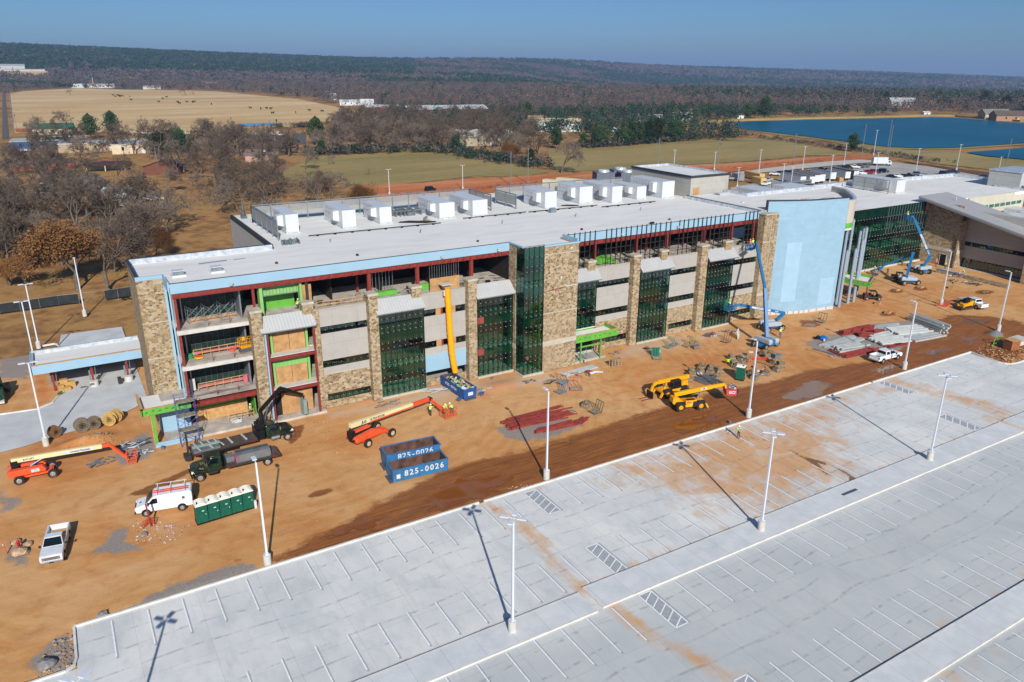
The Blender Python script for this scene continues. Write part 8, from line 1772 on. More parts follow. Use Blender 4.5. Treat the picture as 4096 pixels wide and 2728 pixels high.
# ------------------------------------------------------------------ terrain, fields, water
SKY=[(-8,40,3600),(-1.2,37,3800),(8.5,27,4000),(19.6,16,4400),(31.6,9,5200),(43.6,-1,6000),(54.5,-9,6800),(63,-18,7200),(75,-20,7200)]
def skyv(az):
    a=np.array(SKY); return np.interp(az,a[:,0],a[:,1])*5.0e-4,np.interp(az,a[:,0],a[:,2])
def sst(t): t=np.clip(t,0,1); return t*t*(3-2*t)
def nz2(x,y,s,seed=0):
    x=x/s;y=y/s; return (np.sin(x*1.3+seed+1.7*np.sin(y*.9+seed*2))+np.sin(y*1.7-seed+1.3*np.sin(x*1.1))+np.sin((x+y)*.8+seed*3)+.6*np.sin(x*3.1+seed)+.6*np.sin(y*2.7+x*1.9))/4.2
def TZ(x,y):
    r=np.hypot(x,y); az=np.degrees(np.arctan2(x,y)); e,rs=skyv(az); hs=44.9+e*rs-11
    left=1-sst((az-22)/22)
    r0=1500*left+1500*(1-left); up_=sst((r-1900)/(rs-1900))*hs
    val=-62*sst((r-1500)/1400)*(1-left); z=up_*left+(1-left)*(val+(hs+62)*sst((r-3300)/(rs-3300)))
    z=np.where(r>rs,hs-(r-rs)*.01,z); z+=nz2(x,y,520,1)*5*sst((r-1800)/1500)*np.where(r>rs*.9,.35,1)
    return z-.35
def bigmesh(name,V,F,mi,mats,k,**kw):
    me=bpy.data.meshes.new(name); me.vertices.add(len(V)); me.vertices.foreach_set('co',np.asarray(V,np.float32).ravel()); me.loops.add(F.size); me.loops.foreach_set('vertex_index',F.ravel().astype(np.int32)); n=F.shape[1]
    me.polygons.add(len(F)); me.polygons.foreach_set('loop_start',np.arange(0,F.size,n,dtype=np.int32)); me.polygons.foreach_set('loop_total',np.full(len(F),n,np.int32))
    for m_ in mats: me.materials.append(m_)
    if mi is not None: me.polygons.foreach_set('material_index',mi.astype(np.int32))
    me.update(); me.validate(); o=link(bpy.data.objects.new(name,me)); return tag(o,**kw) if kw else o
az=np.radians(np.linspace(-60,115,200)); rr_=np.concatenate([[1],np.geomspace(40,14000,120)])
A_,R_=np.meshgrid(az,rr_); X_=np.sin(A_)*R_; Y_=np.cos(A_)*R_; Z_=np.where(R_<1500,-.35,TZ(X_,Y_)); V=np.stack([X_.ravel(),Y_.ravel(),Z_.ravel()],1); i=np.arange(X_.size).reshape(X_.shape)
F=np.stack([i[:-1,:-1],i[:-1,1:],i[1:,1:],i[1:,:-1]],-1).reshape(-1,4)[:,::-1]
t=NT('winter ground'); v=t.geo(); n1=t.noise(v,.02,6,.6); n2=t.noise(v,.25,6,.65); n3=t.noise(v,.002,5,.6)
c=t.ramp(t.math('ADD',t.math('MULTIPLY',n1,.5),t.math('MULTIPLY',n2,.5)),[(.38,'#5f4527'),(.47,'#8a653a'),(.54,'#a37b48'),(.62,'#7f7444')]); sp=t.n('SeparateXYZ'); t.l(v,sp.inputs[0]); dd=t.n('VectorMath',operation='LENGTH'); t.l(v,dd.inputs[0])
c=t.mix(t.step(dd.outputs['Value'],1300,2200),c,t.ramp(n3,[(.4,'#5b4d47'),(.6,'#4b4340')]))
bigmesh('ground',V,F,None,[t.out(c,.95)],0,kind='structure')
def flat(name,pts,z,mat): m=MB(); m.poly([(x,y,z) for x,y in pts]); return m.build(name,mat,kind='structure')
def fieldmat(name,c0,c1,c2,s=.03,str_=(.3,1,1),rot=.5):
    t=NT(name); v=t.geo(); a=t.noise(t.map(v,str_,(0,0,rot)),s,6,.62,.4); b=t.noise(v,s*12,5,.7); d=t.noise(t.map(v,(.15,1,1),(0,0,rot)),s*5,4,.7)
    c=t.ramp(t.math('ADD',t.math('ADD',t.math('MULTIPLY',a,.5),t.math('MULTIPLY',b,.22)),t.math('MULTIPLY',d,.28)),[(.38,c0),(.5,c1),(.6,c2)]); return t.out(c,.95)
hay=fieldmat('dry hay field','#a98a58','#c0a070','#cbb78d',.012,(.3,1,1),-.5); past=fieldmat('winter pasture','#77693c','#8a7b4a','#9d8556',.02,(.3,1,1),.6)
flat('hay_field',[(-26.76,1465.86),(-8.47,1556.17),(24.34,1626.4),(79.54,1698.9),(144.04,1584.12),(222.6,1527.2),(271.4,1453.9),(309.8,1090.1),(292.1,875.2),(277.9,797.0),(308.5,763.8),(264.7,676.2),(210.8,653.7),(167.7,604.0),(124.74,610.67),(69.43,576.43),(40.58,615.22),(-13.42,632.46)],-.25,hay)
HF=[(-69,2461,23),(-5,2478,23),(49,2466,22),(48,2300,11),(-6,2332,13),(-68,2327,13)]
m=MB(); m.poly([(x,y,z+1.5) for x,y,z in HF]); m.build('hay_field',hay,kind='structure')
flat('pasture',[(119.57,401.67),(135.19,401.07),(156.3,400.5),(177.4,397.7),(191.9,384.6),(194.1,362.4),(194.7,338.1),(194.5,308.2),(193.6,293.2),(176.3,284.6),(166.9,289.7),(159.1,297.3),(129.17,290.59),(108.46,289.91),(110,290),(80,330)],-.2,past)
flat('pasture',[(249.1,377.7),(265.3,369.4),(299.0,370.7),(341.4,376.1),(389.1,378.0),(409.6,376.7),(412.2,341.8),(390.2,296.6),(376.9,272.9),(355.7,284.0),(305.7,279.5),(270.1,284.4),(230.5,284.9),(210.8,287.7),(197.4,291.1),(214.4,323.1)],-.2,past)
flat('pasture',[(454.0,415.4),(444.0,381.6),(438.4,340.0),(417.3,296.9),(392.8,256.3),(381.9,224.9),(381.3,199.2),(377.3,183.6),(440.1,215.7),(444.6,254.5),(432.5,277.4),(442.4,320.6),(453.0,363.7),(472.5,426.6)],-.12,past)
cl=fieldmat('red clay bank','#9a5426','#b3683a','#c08255',.05,(.2,1,1),.6)
flat('clay_bank',[(106.75,293.75),(128.06,288.14),(154.9,289.4),(165.4,287.1),(188.3,285.1),(205.9,281.0),(232.2,280.1),(266.8,280.8),(291.9,276.3),(323.4,276.0),(356.8,275.3),(381.3,270.6),(381.4,252.9),(355.5,256.1),(322.3,256.6),(284.4,254.2),(210,250),(140,243),(90,255)],-.1,cl)
flat('bare_strip',[(376.8,245.5),(374.1,227.7),(369.9,196.3),(369.4,179.5),(356.9,173.1),(354.8,184.7),(366.6,223.0)],-.05,fieldmat('dark clay strip','#4b3220','#5f4128','#6d5030',.08))
Wt=NT('reservoir water'); Wt.b.inputs['Specular IOR Level'].default_value=.5; wv=Wt.geo(); Wt.bump(Wt.noise(Wt.map(wv,(1,.35,1),(0,0,.8)),.9,4,.6),.35,.15); Wt.b.inputs['Specular IOR Level'].default_value=.06; wm=Wt.out(Wt.ramp(Wt.noise(wv,.01,4),[(.35,'#004a63'),(.65,'#00566f')]),.35)
lk=[(493.7,481.5),(528.8,488.3),(593.0,478.4),(674.9,461.6),(734.1,452.3),(749.4,435.3),(731.8,365.2),(718.6,330.1),(571.0,260.2),(535.8,264.8),(468.2,268.5),(447.7,274.3),(435.1,289.7),(450.0,361.3),(458.0,413.4),(467.0,454.4)]
flat('reservoir',lk,.3,wm)
flat('reservoir_bank',[((x-560)*1.045+560+0,(y-370)*1.05+370) for x,y in lk],-.05,past)
flat('reservoir',[(445.3,249.8),(502.5,247.7),(541.0,237.7),(435.7,189.4),(438.7,215.0),(436.5,233.3)],.3,wm)
m=MB(); lw=[(482.2,502.9),(545.2,503.7),(612.1,494.0),(697.3,477.2),(758.8,471.0),(777.3,451.8),(758.6,379.0)]; m.wallx(lw,-.3,1.2,9); m.build('far_bank',past,kind='structure')
flat('pond',[(130.76,637.47),(142.73,658.53),(167.1,652.3),(169.8,636.1),(152.6,623.3),(131.91,620.01)],-.1,pm('pond water','#4c6e8a',.1,0,.05))
asp=pm('old asphalt','#5a5753',.9,0,.1,.2)
flat('country_road',[(-19.81,586.55),(-16.13,584.67),(-21.51,866.23),(-32.23,1423.75),(-32.8,1491.24),(-35.36,1492.2),(-36.02,1425.22),(-25.17,867.95)],-.15,asp)
flat('car_park',[(115.52,528.8),(159.5,545.7),(136.14,467.67),(105.17,468.63)],-.12,asp); flat('car_park',[(147.44,1743.66),(191.7,1729.1),(174.1,1603.5),(131.19,1649.34)],-.12,asp); flat('gravel_yard',[(-3.09,372.4),(18.53,383.25),(21.66,332.52),(34.57,310.65),(26.7,303.93),(14.98,330.09),(-3.18,315.09)],-.12,pm('gravel yard','#7c7770',.95,0,.2,.3))
# ------------------------------------------------------------------ distant woods as clouds of small faces
rg=np.random.default_rng(5)
T_=[pm('bare woods grey','#5c5552',.9,0,.2,.02),pm('bare woods mauve','#4f494d',.9,0,.2,.02),pm('bare woods brown','#5f5348',.9,0,.2,.02),pm('pine green','#26452e',.9,0,.2,.02),pm('dark cedar','#24382c',.9,0,.2,.02),pm('russet oak','#80604a',.9,0,.2,.02)]
def cloud(x,y,z,h,r,K,kind,size,trunk=0):
    n=len(x); c=np.stack([x,y,z],1)[:,None,:]; d=rg.normal(size=(n,K,3)); d/=np.linalg.norm(d,axis=2,keepdims=True)+1e-9; q=rg.random((n,K,1))**.45
    ev=(kind>=3)&(kind<5); off=d*q*np.stack([r,r,h*.42],1)[:,None,:]; off[:,:,2]+=(h*.56)[:,None]
    sh=np.where(ev[:,None],1-.55*np.clip(off[:,:,2]/h[:,None],0,1),1.0); off[:,:,0]*=sh; off[:,:,1]*=sh
    P=c+off; a=rg.normal(size=(n,K,3)); a/=np.linalg.norm(a,axis=2,keepdims=True); b=np.cross(a,rg.normal(size=(n,K,3))); b/=np.linalg.norm(b,axis=2,keepdims=True)+1e-9
    s=(size*(r/r.mean()))[:,None,None]*rg.uniform(.5,1.2,(n,K,1)); s2=np.where(ev[:,None,None],s,s*.55); V=np.stack([P+a*s,P-a*s*.6+b*s2,P-a*s*.6-b*s2],2).reshape(-1,3)
    return V,np.repeat(kind,K)
fields=[[(-31.0,1381.85),(-8.48,1577.19),(24.8,1649.63),(80.52,1718.19),(146.23,1607.15),(225.1,1543.7),(275.3,1474.4),(322.5,1102.0),(302.6,906.2),(326.5,794.7),(269.8,666.5),(174.1,600.8),(60.23,554.18),(-21.31,604.29),(-60,600),(-70,1500)],
 [q[:2] for q in HF]+[(HF[-1][0],HF[-1][1])],[(434.3,470.6),(558.5,519.6),(778.2,483.2),(802.1,466.6),(749.5,333.3),(700,150),(350,150),(300,330),(395,360)]]
def scat(r0,r1,per,minaz=-5,maxaz=70):
    n=int(.5*math.radians(maxaz-minaz)*(r1*r1-r0*r0)/per); r=np.sqrt(rg.uniform(r0*r0,r1*r1,n)); a=np.radians(rg.uniform(minaz,maxaz,n)); x=np.sin(a)*r;y=np.cos(a)*r; P=np.stack([x,y],1); k=np.ones(n,bool)
    for f in fields: k&=sdf(P,f)<0
    return x[k],y[k],r[k],np.degrees(a[k])
VS=[];MS=[]
def kinds(x,y,r,az):
    g=nz2(x,y,330,2)+.6*nz2(x,y,120,5); p=np.full(len(x),.06); p=np.where(g>.35,.75,p)
    hl=(az<24)&(r>2500); p=np.where(hl,np.where(g>-.75,.93,.7),p); p=np.where((az>20)&(r>1700)&(g>.0),.85,p); p=np.where((az>42)&(r>1150)&(r<1600),.45,p)
    ev=rg.random(len(x))<p; k=np.where(ev,3+(rg.random(len(x))<.5),rg.integers(0,3,len(x))); return np.where((~ev)&(rg.random(len(x))<.02),5,k)
for r0,r1,per,K,h,rd,sz in ((520,1000,60,60,11,4.2,.66),(1000,2000,130,44,12,5.6,1.1),(2000,4500,450,30,13,11,2.8),(4500,7600,1500,20,15,22,6.5)):
    x,y,r,a_=scat(r0,r1,per); 
    if r0<900:
        k=~((a_<25)&(r<600))&~((x<240)&(y<700)); 
        x,y,r,a_=x[k],y[k],r[k],a_[k]
    z=np.where(r<1500,-.3,TZ(x,y)); hh=h*rg.uniform(.7,1.25,len(x)); V_,M_=cloud(x,y,z,hh,rd*rg.uniform(.7,1.3,len(x)),K,kinds(x,y,r,a_),sz); VS.append(V_);MS.append(M_)
V=np.concatenate(VS); bigmesh('distant_woods',V,np.arange(len(V)).reshape(-1,3),np.concatenate(MS),T_,0,label='continuous leafless and pine woods rolling over the far hills',cat='woods',kind='stuff')
# brush along field edges
def brush(name,label,pts,w,n,h,mats,seed,K=26):
    P=[];tot=0
    for _ in range(n):
        i=rg.integers(0,len(pts)-1); t=rg.random(); a=np.array(pts[i]);b=np.array(pts[i+1]); q=a+(b-a)*t+rg.normal(size=2)*w; P.append(q)
    P=np.array(P); hh=h*rg.uniform(.5,1.3,n); V_,M_=cloud(P[:,0],P[:,1],np.full(n,-.3),hh,hh*.75,K,rg.choice(mats,n),.28*h/2.2); return bigmesh(name,V_,np.arange(len(V_)).reshape(-1,3),M_,T_,0,label=label,cat='brush',kind='stuff')
brush('hedge_brush','low dark brush along the reservoir foot',[(427.8,410.7),(416.2,357.3),(401.2,305.2),(402.1,285.8),(396.2,258.6),(388.1,228.6)],3,330,2.0,[0,2,4,4,2],1)
brush('hedge_brush','brush below the trees at the back of the left pasture',[(122.26,410.45),(133.02,410.07),(150.8,406.1),(178.4,400.0),(193.7,383.7),(192.0,358.5),(196.9,332.4),(199.2,305.7)],4,420,4.2,[2,4,0,4],2)
brush('hedge_brush','brush below the cedars at the back of the right pasture',[(267.9,374.1),(302.7,375.3),(345.8,381.1),(350.9,384.8),(413.9,383.5)],4,380,4.5,[4,2,4,0],3)
brush('hedge_brush','grey brush under the grove behind the left roof',[(40,300),(60,280),(90,290),(100,320),(50,330)],9,240,2.4,[2,5,2,0],4)
brush('dry_weeds','dry weeds along the clay bank behind the roof',[(100,262),(140,262),(200,268),(300,262),(360,262)],2.5,200,1.3,[2,5,2],5)
brush('hedge_brush','brush and saplings along the hay field edge by the pond',[(123.77,592.5),(177.3,597.6),(171.5,602.1)],4,120,3.5,[0,4,2],6)
# ------------------------------------------------------------------ individual trees
def segs_tree(seed,H,depth=7,spread=.55,leaf=False,fine=.03):
    rr=random.Random(seed); T=MB(); C=MB(); tips=[]
    def grow(p,d,L,r,k):
        n=2 if k<3 else 1; q=p
        for i in range(n):
            d=(d+Vector((rr.gauss(0,.12),rr.gauss(0,.12),rr.gauss(0,.06)+(.05 if k>0 else 0)))).normalized(); e=q+d*L/n; (T if k<3 else C).tube(q,e,r*(1-.25*i/n),max(fine*.7,r*(1-.25*(i+1)/n)),n=5 if k<2 else 3,cap=False); q=e
            if k>=2 and rr.random()<.5:
                s=(d+Vector((rr.gauss(0,.8),rr.gauss(0,.8),rr.gauss(.1,.5)))).normalized(); grow2(q,s,L*.6,max(fine,r*.45),k+2)
        if k>=depth: tips.append(q); return
        for j in range(3 if k in(0,1) else 2 if rr.random()<.75 else 3):
            a=rr.uniform(0,6.283); s=spread*(1.25 if k==0 else 1)*rr.uniform(.6,1.3); u=d.orthogonal().normalized(); w_=d.cross(u); nd=(d+(u*math.cos(a)+w_*math.sin(a))*s+Vector((0,0,-.04*k))).normalized(); grow(q,nd,L*rr.uniform(.66,.86),max(fine,r*.62),k+1)
    def grow2(p,d,L,r,k):
        if k<=depth: grow(p,d,L,r,k)
    grow(Vector((0,0,-.3)),Vector((0,0,1)),H*.24,H*.026,0); return T,C,tips
Mt['bark']=pm('grey bark','#6a5f55',.95,0,.3,1.5); Mt['twig']=pm('winter twigs','#74675b',.95,0,.15,.3); Mt['twigd']=pm('dark twigs','#5d5145',.95,0,.2,.3); Mt['leafo']=pm('russet leaves','#80592f',.8,0,.3,.8)
def leafcloud(tips,n,s,seed,sp=.8):
    g=random.Random(seed); m=MB()
    for _ in range(n):
        t=g.choice(tips); c=t+Vector((g.gauss(0,sp),g.gauss(0,sp),g.gauss(0,sp*.8))); a=Vector((g.gauss(0,1),g.gauss(0,1),g.gauss(0,1))).normalized()*s; b=a.orthogonal().normalized()*s*.7; m.add([c+a,c+b,c-a,c-b],[(0,1,2,3)])
    return m
PT=[]
for k,(sd,H,dp,sp,fi) in enumerate(((1,15,8,.5,.035),(2,13,8,.62,.035),(3,16,8,.42,.04),(4,11,7,.55,.035))):
    T,C,tips=segs_tree(sd,H,dp,sp,fine=fi); o=empty('bare_tree',(0,0,-90),0,'x','tree','x'); T.build('trunk',Mt['bark'],o,smooth=True); C.build('crown',Mt['twig'] if k%2 else Mt['twigd'],o); PT.append(o)
T,C,tips=segs_tree(8,13,7,.6,fine=.04); OO=empty('russet_oak',(0,0,-90),0,'x','tree','x'); T.build('trunk',Mt['bark'],OO,smooth=True); C.build('crown',Mt['twigd'],OO); leafcloud(tips,12000,.17,3,.9).build('leaves',Mt['leafo'],OO)
CT=[]
for k in range(2):
    o=empty('cedar_tree',(0,0,-90),0,'x','tree','x'); m=MB(); m.tube((0,0,-.3),(0,0,7),.28,.08,n=6); m.build('trunk',Mt['bark'],o); g=random.Random(k); m=MB()
    for _ in range(2600):
        h=g.random(); z=1.6+h*8.5; r=math.sin(math.pi*min(1,.12+h*.9))**.75*(3.1+.6*math.sin(z*1.6+k))*math.sqrt(g.random())*(1+.25*math.sin(g.random()*20)); a=g.uniform(0,6.28); r*=1+.3*math.sin(a*3+z*1.5+k); c_=Vector((r*math.cos(a),r*math.sin(a),z)); n_=Vector((g.gauss(0,1),g.gauss(0,1),g.gauss(0,.6))).normalized()*.34; b=n_.orthogonal().normalized()*.2; m.add([c_+n_,c_+b,c_-n_,c_-b],[(0,1,2,3)])
    m.build('crown',pm('cedar needles %d'%k,['#2d4227','#3b4f2c'][k],.9,0,.35,.6),o); CT.append(o)
used_=set()
def place(proto,x,y,s,l,g,rz=None):
    rz=rnd.uniform(0,6.28) if rz is None else rz
    if proto.name not in used_: used_.add(proto.name); proto.location=(x,y,0); proto.rotation_euler=(0,0,rz); proto.scale=(s,)*3; proto['label']=l; proto['group']=g; return proto
    return dup(proto,(x,y,0),rz,l,g,scale=s)
L0='leafless tree in the dense grove left of the building'
def fillpoly(poly,n,dmin,seed,fn):
    q=np.array(poly); g=random.Random(seed); pts=[];tr=0
    while len(pts)<n and tr<9000:
        tr+=1; x=g.uniform(q[:,0].min(),q[:,0].max()); y=g.uniform(q[:,1].min(),q[:,1].max())
        if sdf(np.array([[x,y]]),poly)[0]>0 and all((x-a)**2+(y-b)**2>dmin*dmin for a,b in pts): pts.append((x,y))
    for i,(x,y) in enumerate(pts): fn(i,x,y,g)
gr=lambda l,g_,s0=.8,s1=1.15:(lambda i,x,y,g:place(PT[g.randint(0,3)],x,y,g.uniform(s0,s1),l,g_))
place(PT[0],7.2,178,1.15,'big leafless oak rising behind the mesh fence beside the stone tower','oaks at the mesh fence',1.0)
place(OO,1.6,180.5,1.25,'russet leaved oak beside the light pole at the mesh fence','russet oaks'); place(OO,-7.5,190,.6,'smaller russet oak left behind the fence oak','russet oaks'); place(OO,13.5,190,.75,'low russet oak just left of the tower roof','russet oaks'); place(OO,85,243,.72,'russet oak rising behind the third air handler','russet oaks'); place(OO,91,246,.6,'low russet oak right behind the third air handler','russet oaks'); place(OO,(197.2,336.7)[0],(197.2,336.7)[1],.8,'russet oak in the hedge between the two pastures','russet oaks'); place(OO,-8,215,.8,'russet oak deep in the left grove','russet oaks'); place(OO,20,205,.6,'russet oak sapling between tower and grass','russet oaks')
fillpoly([(-32,185),(-6,190),(8,192),(18,200),(26,225),(30,255),(14,275),(-8,285),(-30,290)],62,5.2,1,gr(L0,'leafless grove trees'))
fillpoly([(-32,290),(0,290),(26,300),(8,330),(0,400),(-40,420)],28,9,2,gr('leafless tree farther back in the grove by the brick houses','grove trees by the brick houses',.8,1.1))
fillpoly([(35,262),(66,240),(84,248),(96,275),(82,300),(50,300)],11,9,3,gr('wide leafless tree behind the left roof screen','leafless trees behind the left screen',.8,1.05))
fillpoly([(46,400),(100,380),(118,420),(120,480),(60,520),(30,470)],34,8,4,gr('grey leafless tree in the clump behind the brick house','clump behind the brick house',.9,1.25))
fillpoly([(34,300),(80,310),(112,345),(100,385),(50,390),(20,350)],16,10,22,gr('scattered leafless tree around the brick house yard','trees round the brick house',.6,.95))
fillpoly([(-10,420),(30,400),(45,470),(20,520),(-12,500)],16,10,14,gr('leafless tree before the white roofed shops','trees before the shops',.7,1.0))
fillpoly([(121.58,408.22),(152.6,405.2),(193.0,386.8),(196.2,366.4),(212.0,353.0),(257.7,412.1),(231.5,486.6),(169.8,501.5)],95,6.5,5,gr('leafless tree in the belt behind the left pasture','belt behind the left pasture',.85,1.2))
fillpoly([(164.4,504.3),(238.2,500.5),(292.5,455.7),(321.3,528.1),(263.6,628.1),(209.7,617.1)],80,9,6,gr('leafless tree between the red barn and the belt','trees near the red barn',.9,1.2))
fillpoly([(361.6,380.5),(413.9,383.5),(473.0,451.5),(398.4,419.8)],4,9,8,gr('thin leafless tree near the reservoir corner','trees at the reservoir corner',.6,.9))
for q,s,k,l in (((208.5,326.2),1.25,0,'wide leafless tree between the two pastures'),((197.1,287.6),1.35,1,'leafless tree leaning right at the edge of the right pasture'),((203.1,311.7),.7,3,'small leafless tree below the wide one'),((118.17,365.44),.5,3,'tiny lone sapling in the left pasture'),((181.0,382.2),.4,3,'tiny shrub tree at the back of the left pasture'),((110.61,416.57),.9,1,'lone leafless tree left of the pasture cedar'),((49.69,1330.06),.9,3,'lone small tree in the hay field'),((200.6,1295.5),1.3,1,'left wide tree at the top edge of the hay field'),((215.8,1323.0),1.2,0,'right wide tree at the top edge of the hay field'),((-5.75,623.8),.8,3,'small round leafless tree by the green roofed house'),((4.23,582.68),1.25,1,'large round leafless tree before the green roof'),((16.93,589.29),1.1,2,'leafless tree right of the green roof'),((43.8,562.54),.9,3,'leafless tree right of the tall pine'),((-5.67,628.72),.7,3,'tiny leafless tree beside the country road'),((66.81,359.32),1.1,0,'leafless tree at the right end of the clump')): place(PT[k],*q,s,l,'lone leafless trees')
def ced(q,s,k,l,g): place(CT[k],*q,s,l,g)
for q,s,k,l in (((19.98,570.43),.7,0,'left small pine of the trio beyond the shops'),((28.11,562.11),1.5,1,'middle broad pine of the trio beyond the shops'),((42.0,581.08),1.55,0,'tallest pine of the trio beyond the shops'),((140.12,459.32),1.6,1,'rounded pine left above the left pasture'),((93.33,537.34),1.0,1,'yellowish pine poking from the clump'),((368.3,591.0),1.5,1,'round green pine by the white house'),((458.6,850.1),1.0,0,'dark pine right of the red barn'),((561.0,518.4),1.45,1,'left of two big pines at the reservoir corner'),((569.4,507.6),2.0,0,'right of two big pines at the reservoir corner'),((394.7,285.2),1.0,0,'small cedar in front of the reservoir'),((960.6,656.3),1.5,0,'round pine beyond the reservoir, left'),((1099.7,667.7),1.6,1,'round pine beyond the reservoir, middle'),((1024.6,564.2),1.9,0,'large pine beyond the reservoir, right'),((924.2,483.5),1.7,1,'pine above the reservoir at the far right'),((5.4,211.21),.5,1,'yellowish cedar under the russet oaks'),((273.7,377.3),.8,1,'small cedar at the left end of the cedar row'),((445.6,324.7),.4,1,'tiny cedar on the reservoir dam')): ced(q,s,k,l,'pines')

for q,s,i in (((278.5,371.7),1.15,0),((283.2,372.4),1.3,1),((297.7,374.6),.9,0),((300.3,373.2),1.1,1),((306.3,373.4),1.4,0),((313.0,375.3),1.3,1),((322.2,375.4),1.4,0),((328.5,375.6),1.5,1),((341.4,376.1),1.35,0),((345.0,375.7),1.4,1),((255.0,377.7),1.2,0),((198.9,316.1),.8,1),((193.3,383.9),.9,0),((128.11,412.65),.7,0)): ced(q,s,i,'dark cedar in the row behind the pastures','cedars behind the pastures')
fillpoly([(49.3,442.22),(66.55,422.2),(78.62,476.08),(55.08,488.3)],8,6,9,lambda i,x,y,g:place(CT[i%2],x,y,g.uniform(.9,1.3),'dark cedar in the clump behind the brick house','cedars in the clump'))
# ------------------------------------------------------------------ houses and barns
def house(q,rz,w,d,h,rh,wc,rc,l,name='house',win=3,cat='house',door=True,open_=False):
    o=empty(name,tuple(q) if len(q)>2 else (*q,0),rz,l,cat); W_=pm('wall '+wc,wc,.85,0,.08,.5); Rf=pm('roof '+rc,rc,.8,0,.15,.4); m=MB()
    if open_:
        for x in(-w/2+.2,0,w/2-.2): m.box(x-.15,-d/2,0,x+.15,-d/2+.3,h); 
        m.box(-w/2,d/2-.2,0,w/2,d/2,h)
    else: m.box(-w/2,-d/2,-.3,w/2,d/2,h)
    for s in(-1,1):
        if rh>.3: m.add([(s*w/2,-d/2,h),(s*w/2,d/2,h),(s*w/2,0,h+rh)],[(0,1,2)])
    m.build('wall',W_,o); m=MB(); e=.5
    if rh>.3:
        for s in(-1,1): m.add([(-w/2-e,s*(d/2+e),h-.15),(w/2+e,s*(d/2+e),h-.15),(w/2+e,0,h+rh),(-w/2-e,0,h+rh),(-w/2-e,s*(d/2+e),h),(w/2+e,s*(d/2+e),h),(w/2+e,0,h+rh+.15),(-w/2-e,0,h+rh+.15)],[(0,3,2,1),(4,5,6,7),(0,1,5,4),(1,2,6,5),(2,3,7,6),(3,0,4,7)])
    else: m.box(-w/2-.2,-d/2-.2,h,w/2+.2,d/2+.2,h+.25)
    m.build('roof',Rf,o)
    for i in range(win): x=-w/2+w*(i+1)/(win+1.0); m=MB(); m.box(x-.6,-d/2-.06,h*.35,x+.6,-d/2,h*.75); m.build('window',Mt['wglass'],o)
    if door and not open_: m=MB(); m.box(w*.05,-d/2-.08,0,w*.05+1.1,-d/2,2.1); m.build('door',Mt['white'],o)
    return o
bh=house((44.8,369.14),R(-28),9,15,2.9,2.6,'#6b4234','#4a2e36','brick gabled house with a dark purple roof beyond the grove',win=1); bh.rotation_euler[2]=R(62)
house((23.1,388.91),R(-8),16,7,2.8,1.0,'#c9c2a8','#4a2f36','open carport with cream posts left of the brick house','carport',0,'carport',False,True)
house((-0.96,410.22),R(-5),26,9,2.7,1.2,'#8a4a3a','#4b4140','long low brick house among the left trees')
for q,w,d,h,wc,rc,l in (((-0.74,517.27),26,22,4,'#27507e','#a9a9a2','blue fronted shop with a pale flat roof beside the road'),((13.68,523.56),20,22,4,'#8a5a48','#b4b4ae','brick shop with a pale roof right of the blue one'),((30.23,488.06),44,20,4,'#a08e74','#b9bcbd','long tan building with a bright white roof behind the trees'),((45.12,467.78),26,18,4.5,'#c9b89c','#b9bcbd','cream building with a pale roof behind the trees')): house(q,R(-4),w,d,h,.2,wc,rc,l,'shop_building',4,'building')
house((9.26,616.24),R(-5),24,14,3.5,3,'#b3a88f','#2c5648','house with a dark green roof at the hay field edge')
house((107.94,1722.34),R(-20),75,26,7,.2,'#b5b7b4','#a5a8a8','long white flat building beyond the hay field','white_hall',5,'building')
m=MB(); m.tube((0,0,7),(0,0,20),.8,.1,n=6); o=m.build('steeple',Mt['white'],label='thin white steeple on the long white building',cat='steeple'); o.location=(*(106.97,1757.02),0)
house((-41,2484,24),0,80,30,12,4,'#a9aaa7','#9a9c9d','white barn at the far left below the green hill','barn',2,'barn'); house((-2,2460,22),0,90,12,5,1,'#a9aaa7','#9a9c9d','long white shed right of the far left barn','barn',2,'barn')
house((323.8,663.2),R(-6),76,22,7,3,'#7f2c2c','#a9acad','long red barn with a pale roof beyond the trees','barn',4,'barn'); house((315.0,742.3),R(-30),62,16,5,2,'#7f2c2c','#a2a5a6','red barn partly hidden left of the long one','barn',3,'barn')
house((323.6,510.9),R(-25),18,10,6.5,2.6,'#c9c3ae','#8a7059','two storey cream house with a tan roof among the trees','house',4); house((327.2,483.8),R(-28),32,20,6,2.6,'#b9bcb9','#b3a88f','wide metal shed with a pale open front right of the cream house','shed',1,'shed'); house((230.0,419.5),R(-12),34,18,5,3.5,'#9d937c','#a5a49a','big grey gabled barn behind the leafless belt','barn',2,'barn')
house((360.5,452.7),R(-30),12,4,3,.2,'#c9cccb','#c9cccb','white trailer home behind the cedar row','trailer_home',4,'trailer'); house((457.9,534.2),R(-30),20,8,4,1.4,'#b9bcbb','#9fa2a3','pale house half hidden behind the cedar row'); house((486.6,527.1),R(-25),18,9,5,2,'#c4c6c4','#a5a39c','white house near the reservoir left end'); house((489.1,530.7),R(-30),12,7,3.5,1.2,'#c9cccb','#b9bcbd','small white shed at the reservoir left end','shed',1,'shed'); house((545.6,514.5),R(-20),6,4,3,.2,'#cfd2cf','#cfd2cf','tiny white hut at the reservoir corner','hut',1,'hut'); house((759.7,473.1),R(-20),7,5,3,1,'#cfd2cf','#b9bcbd','tiny white pump house on the far reservoir bank','pump_house',1,'hut')
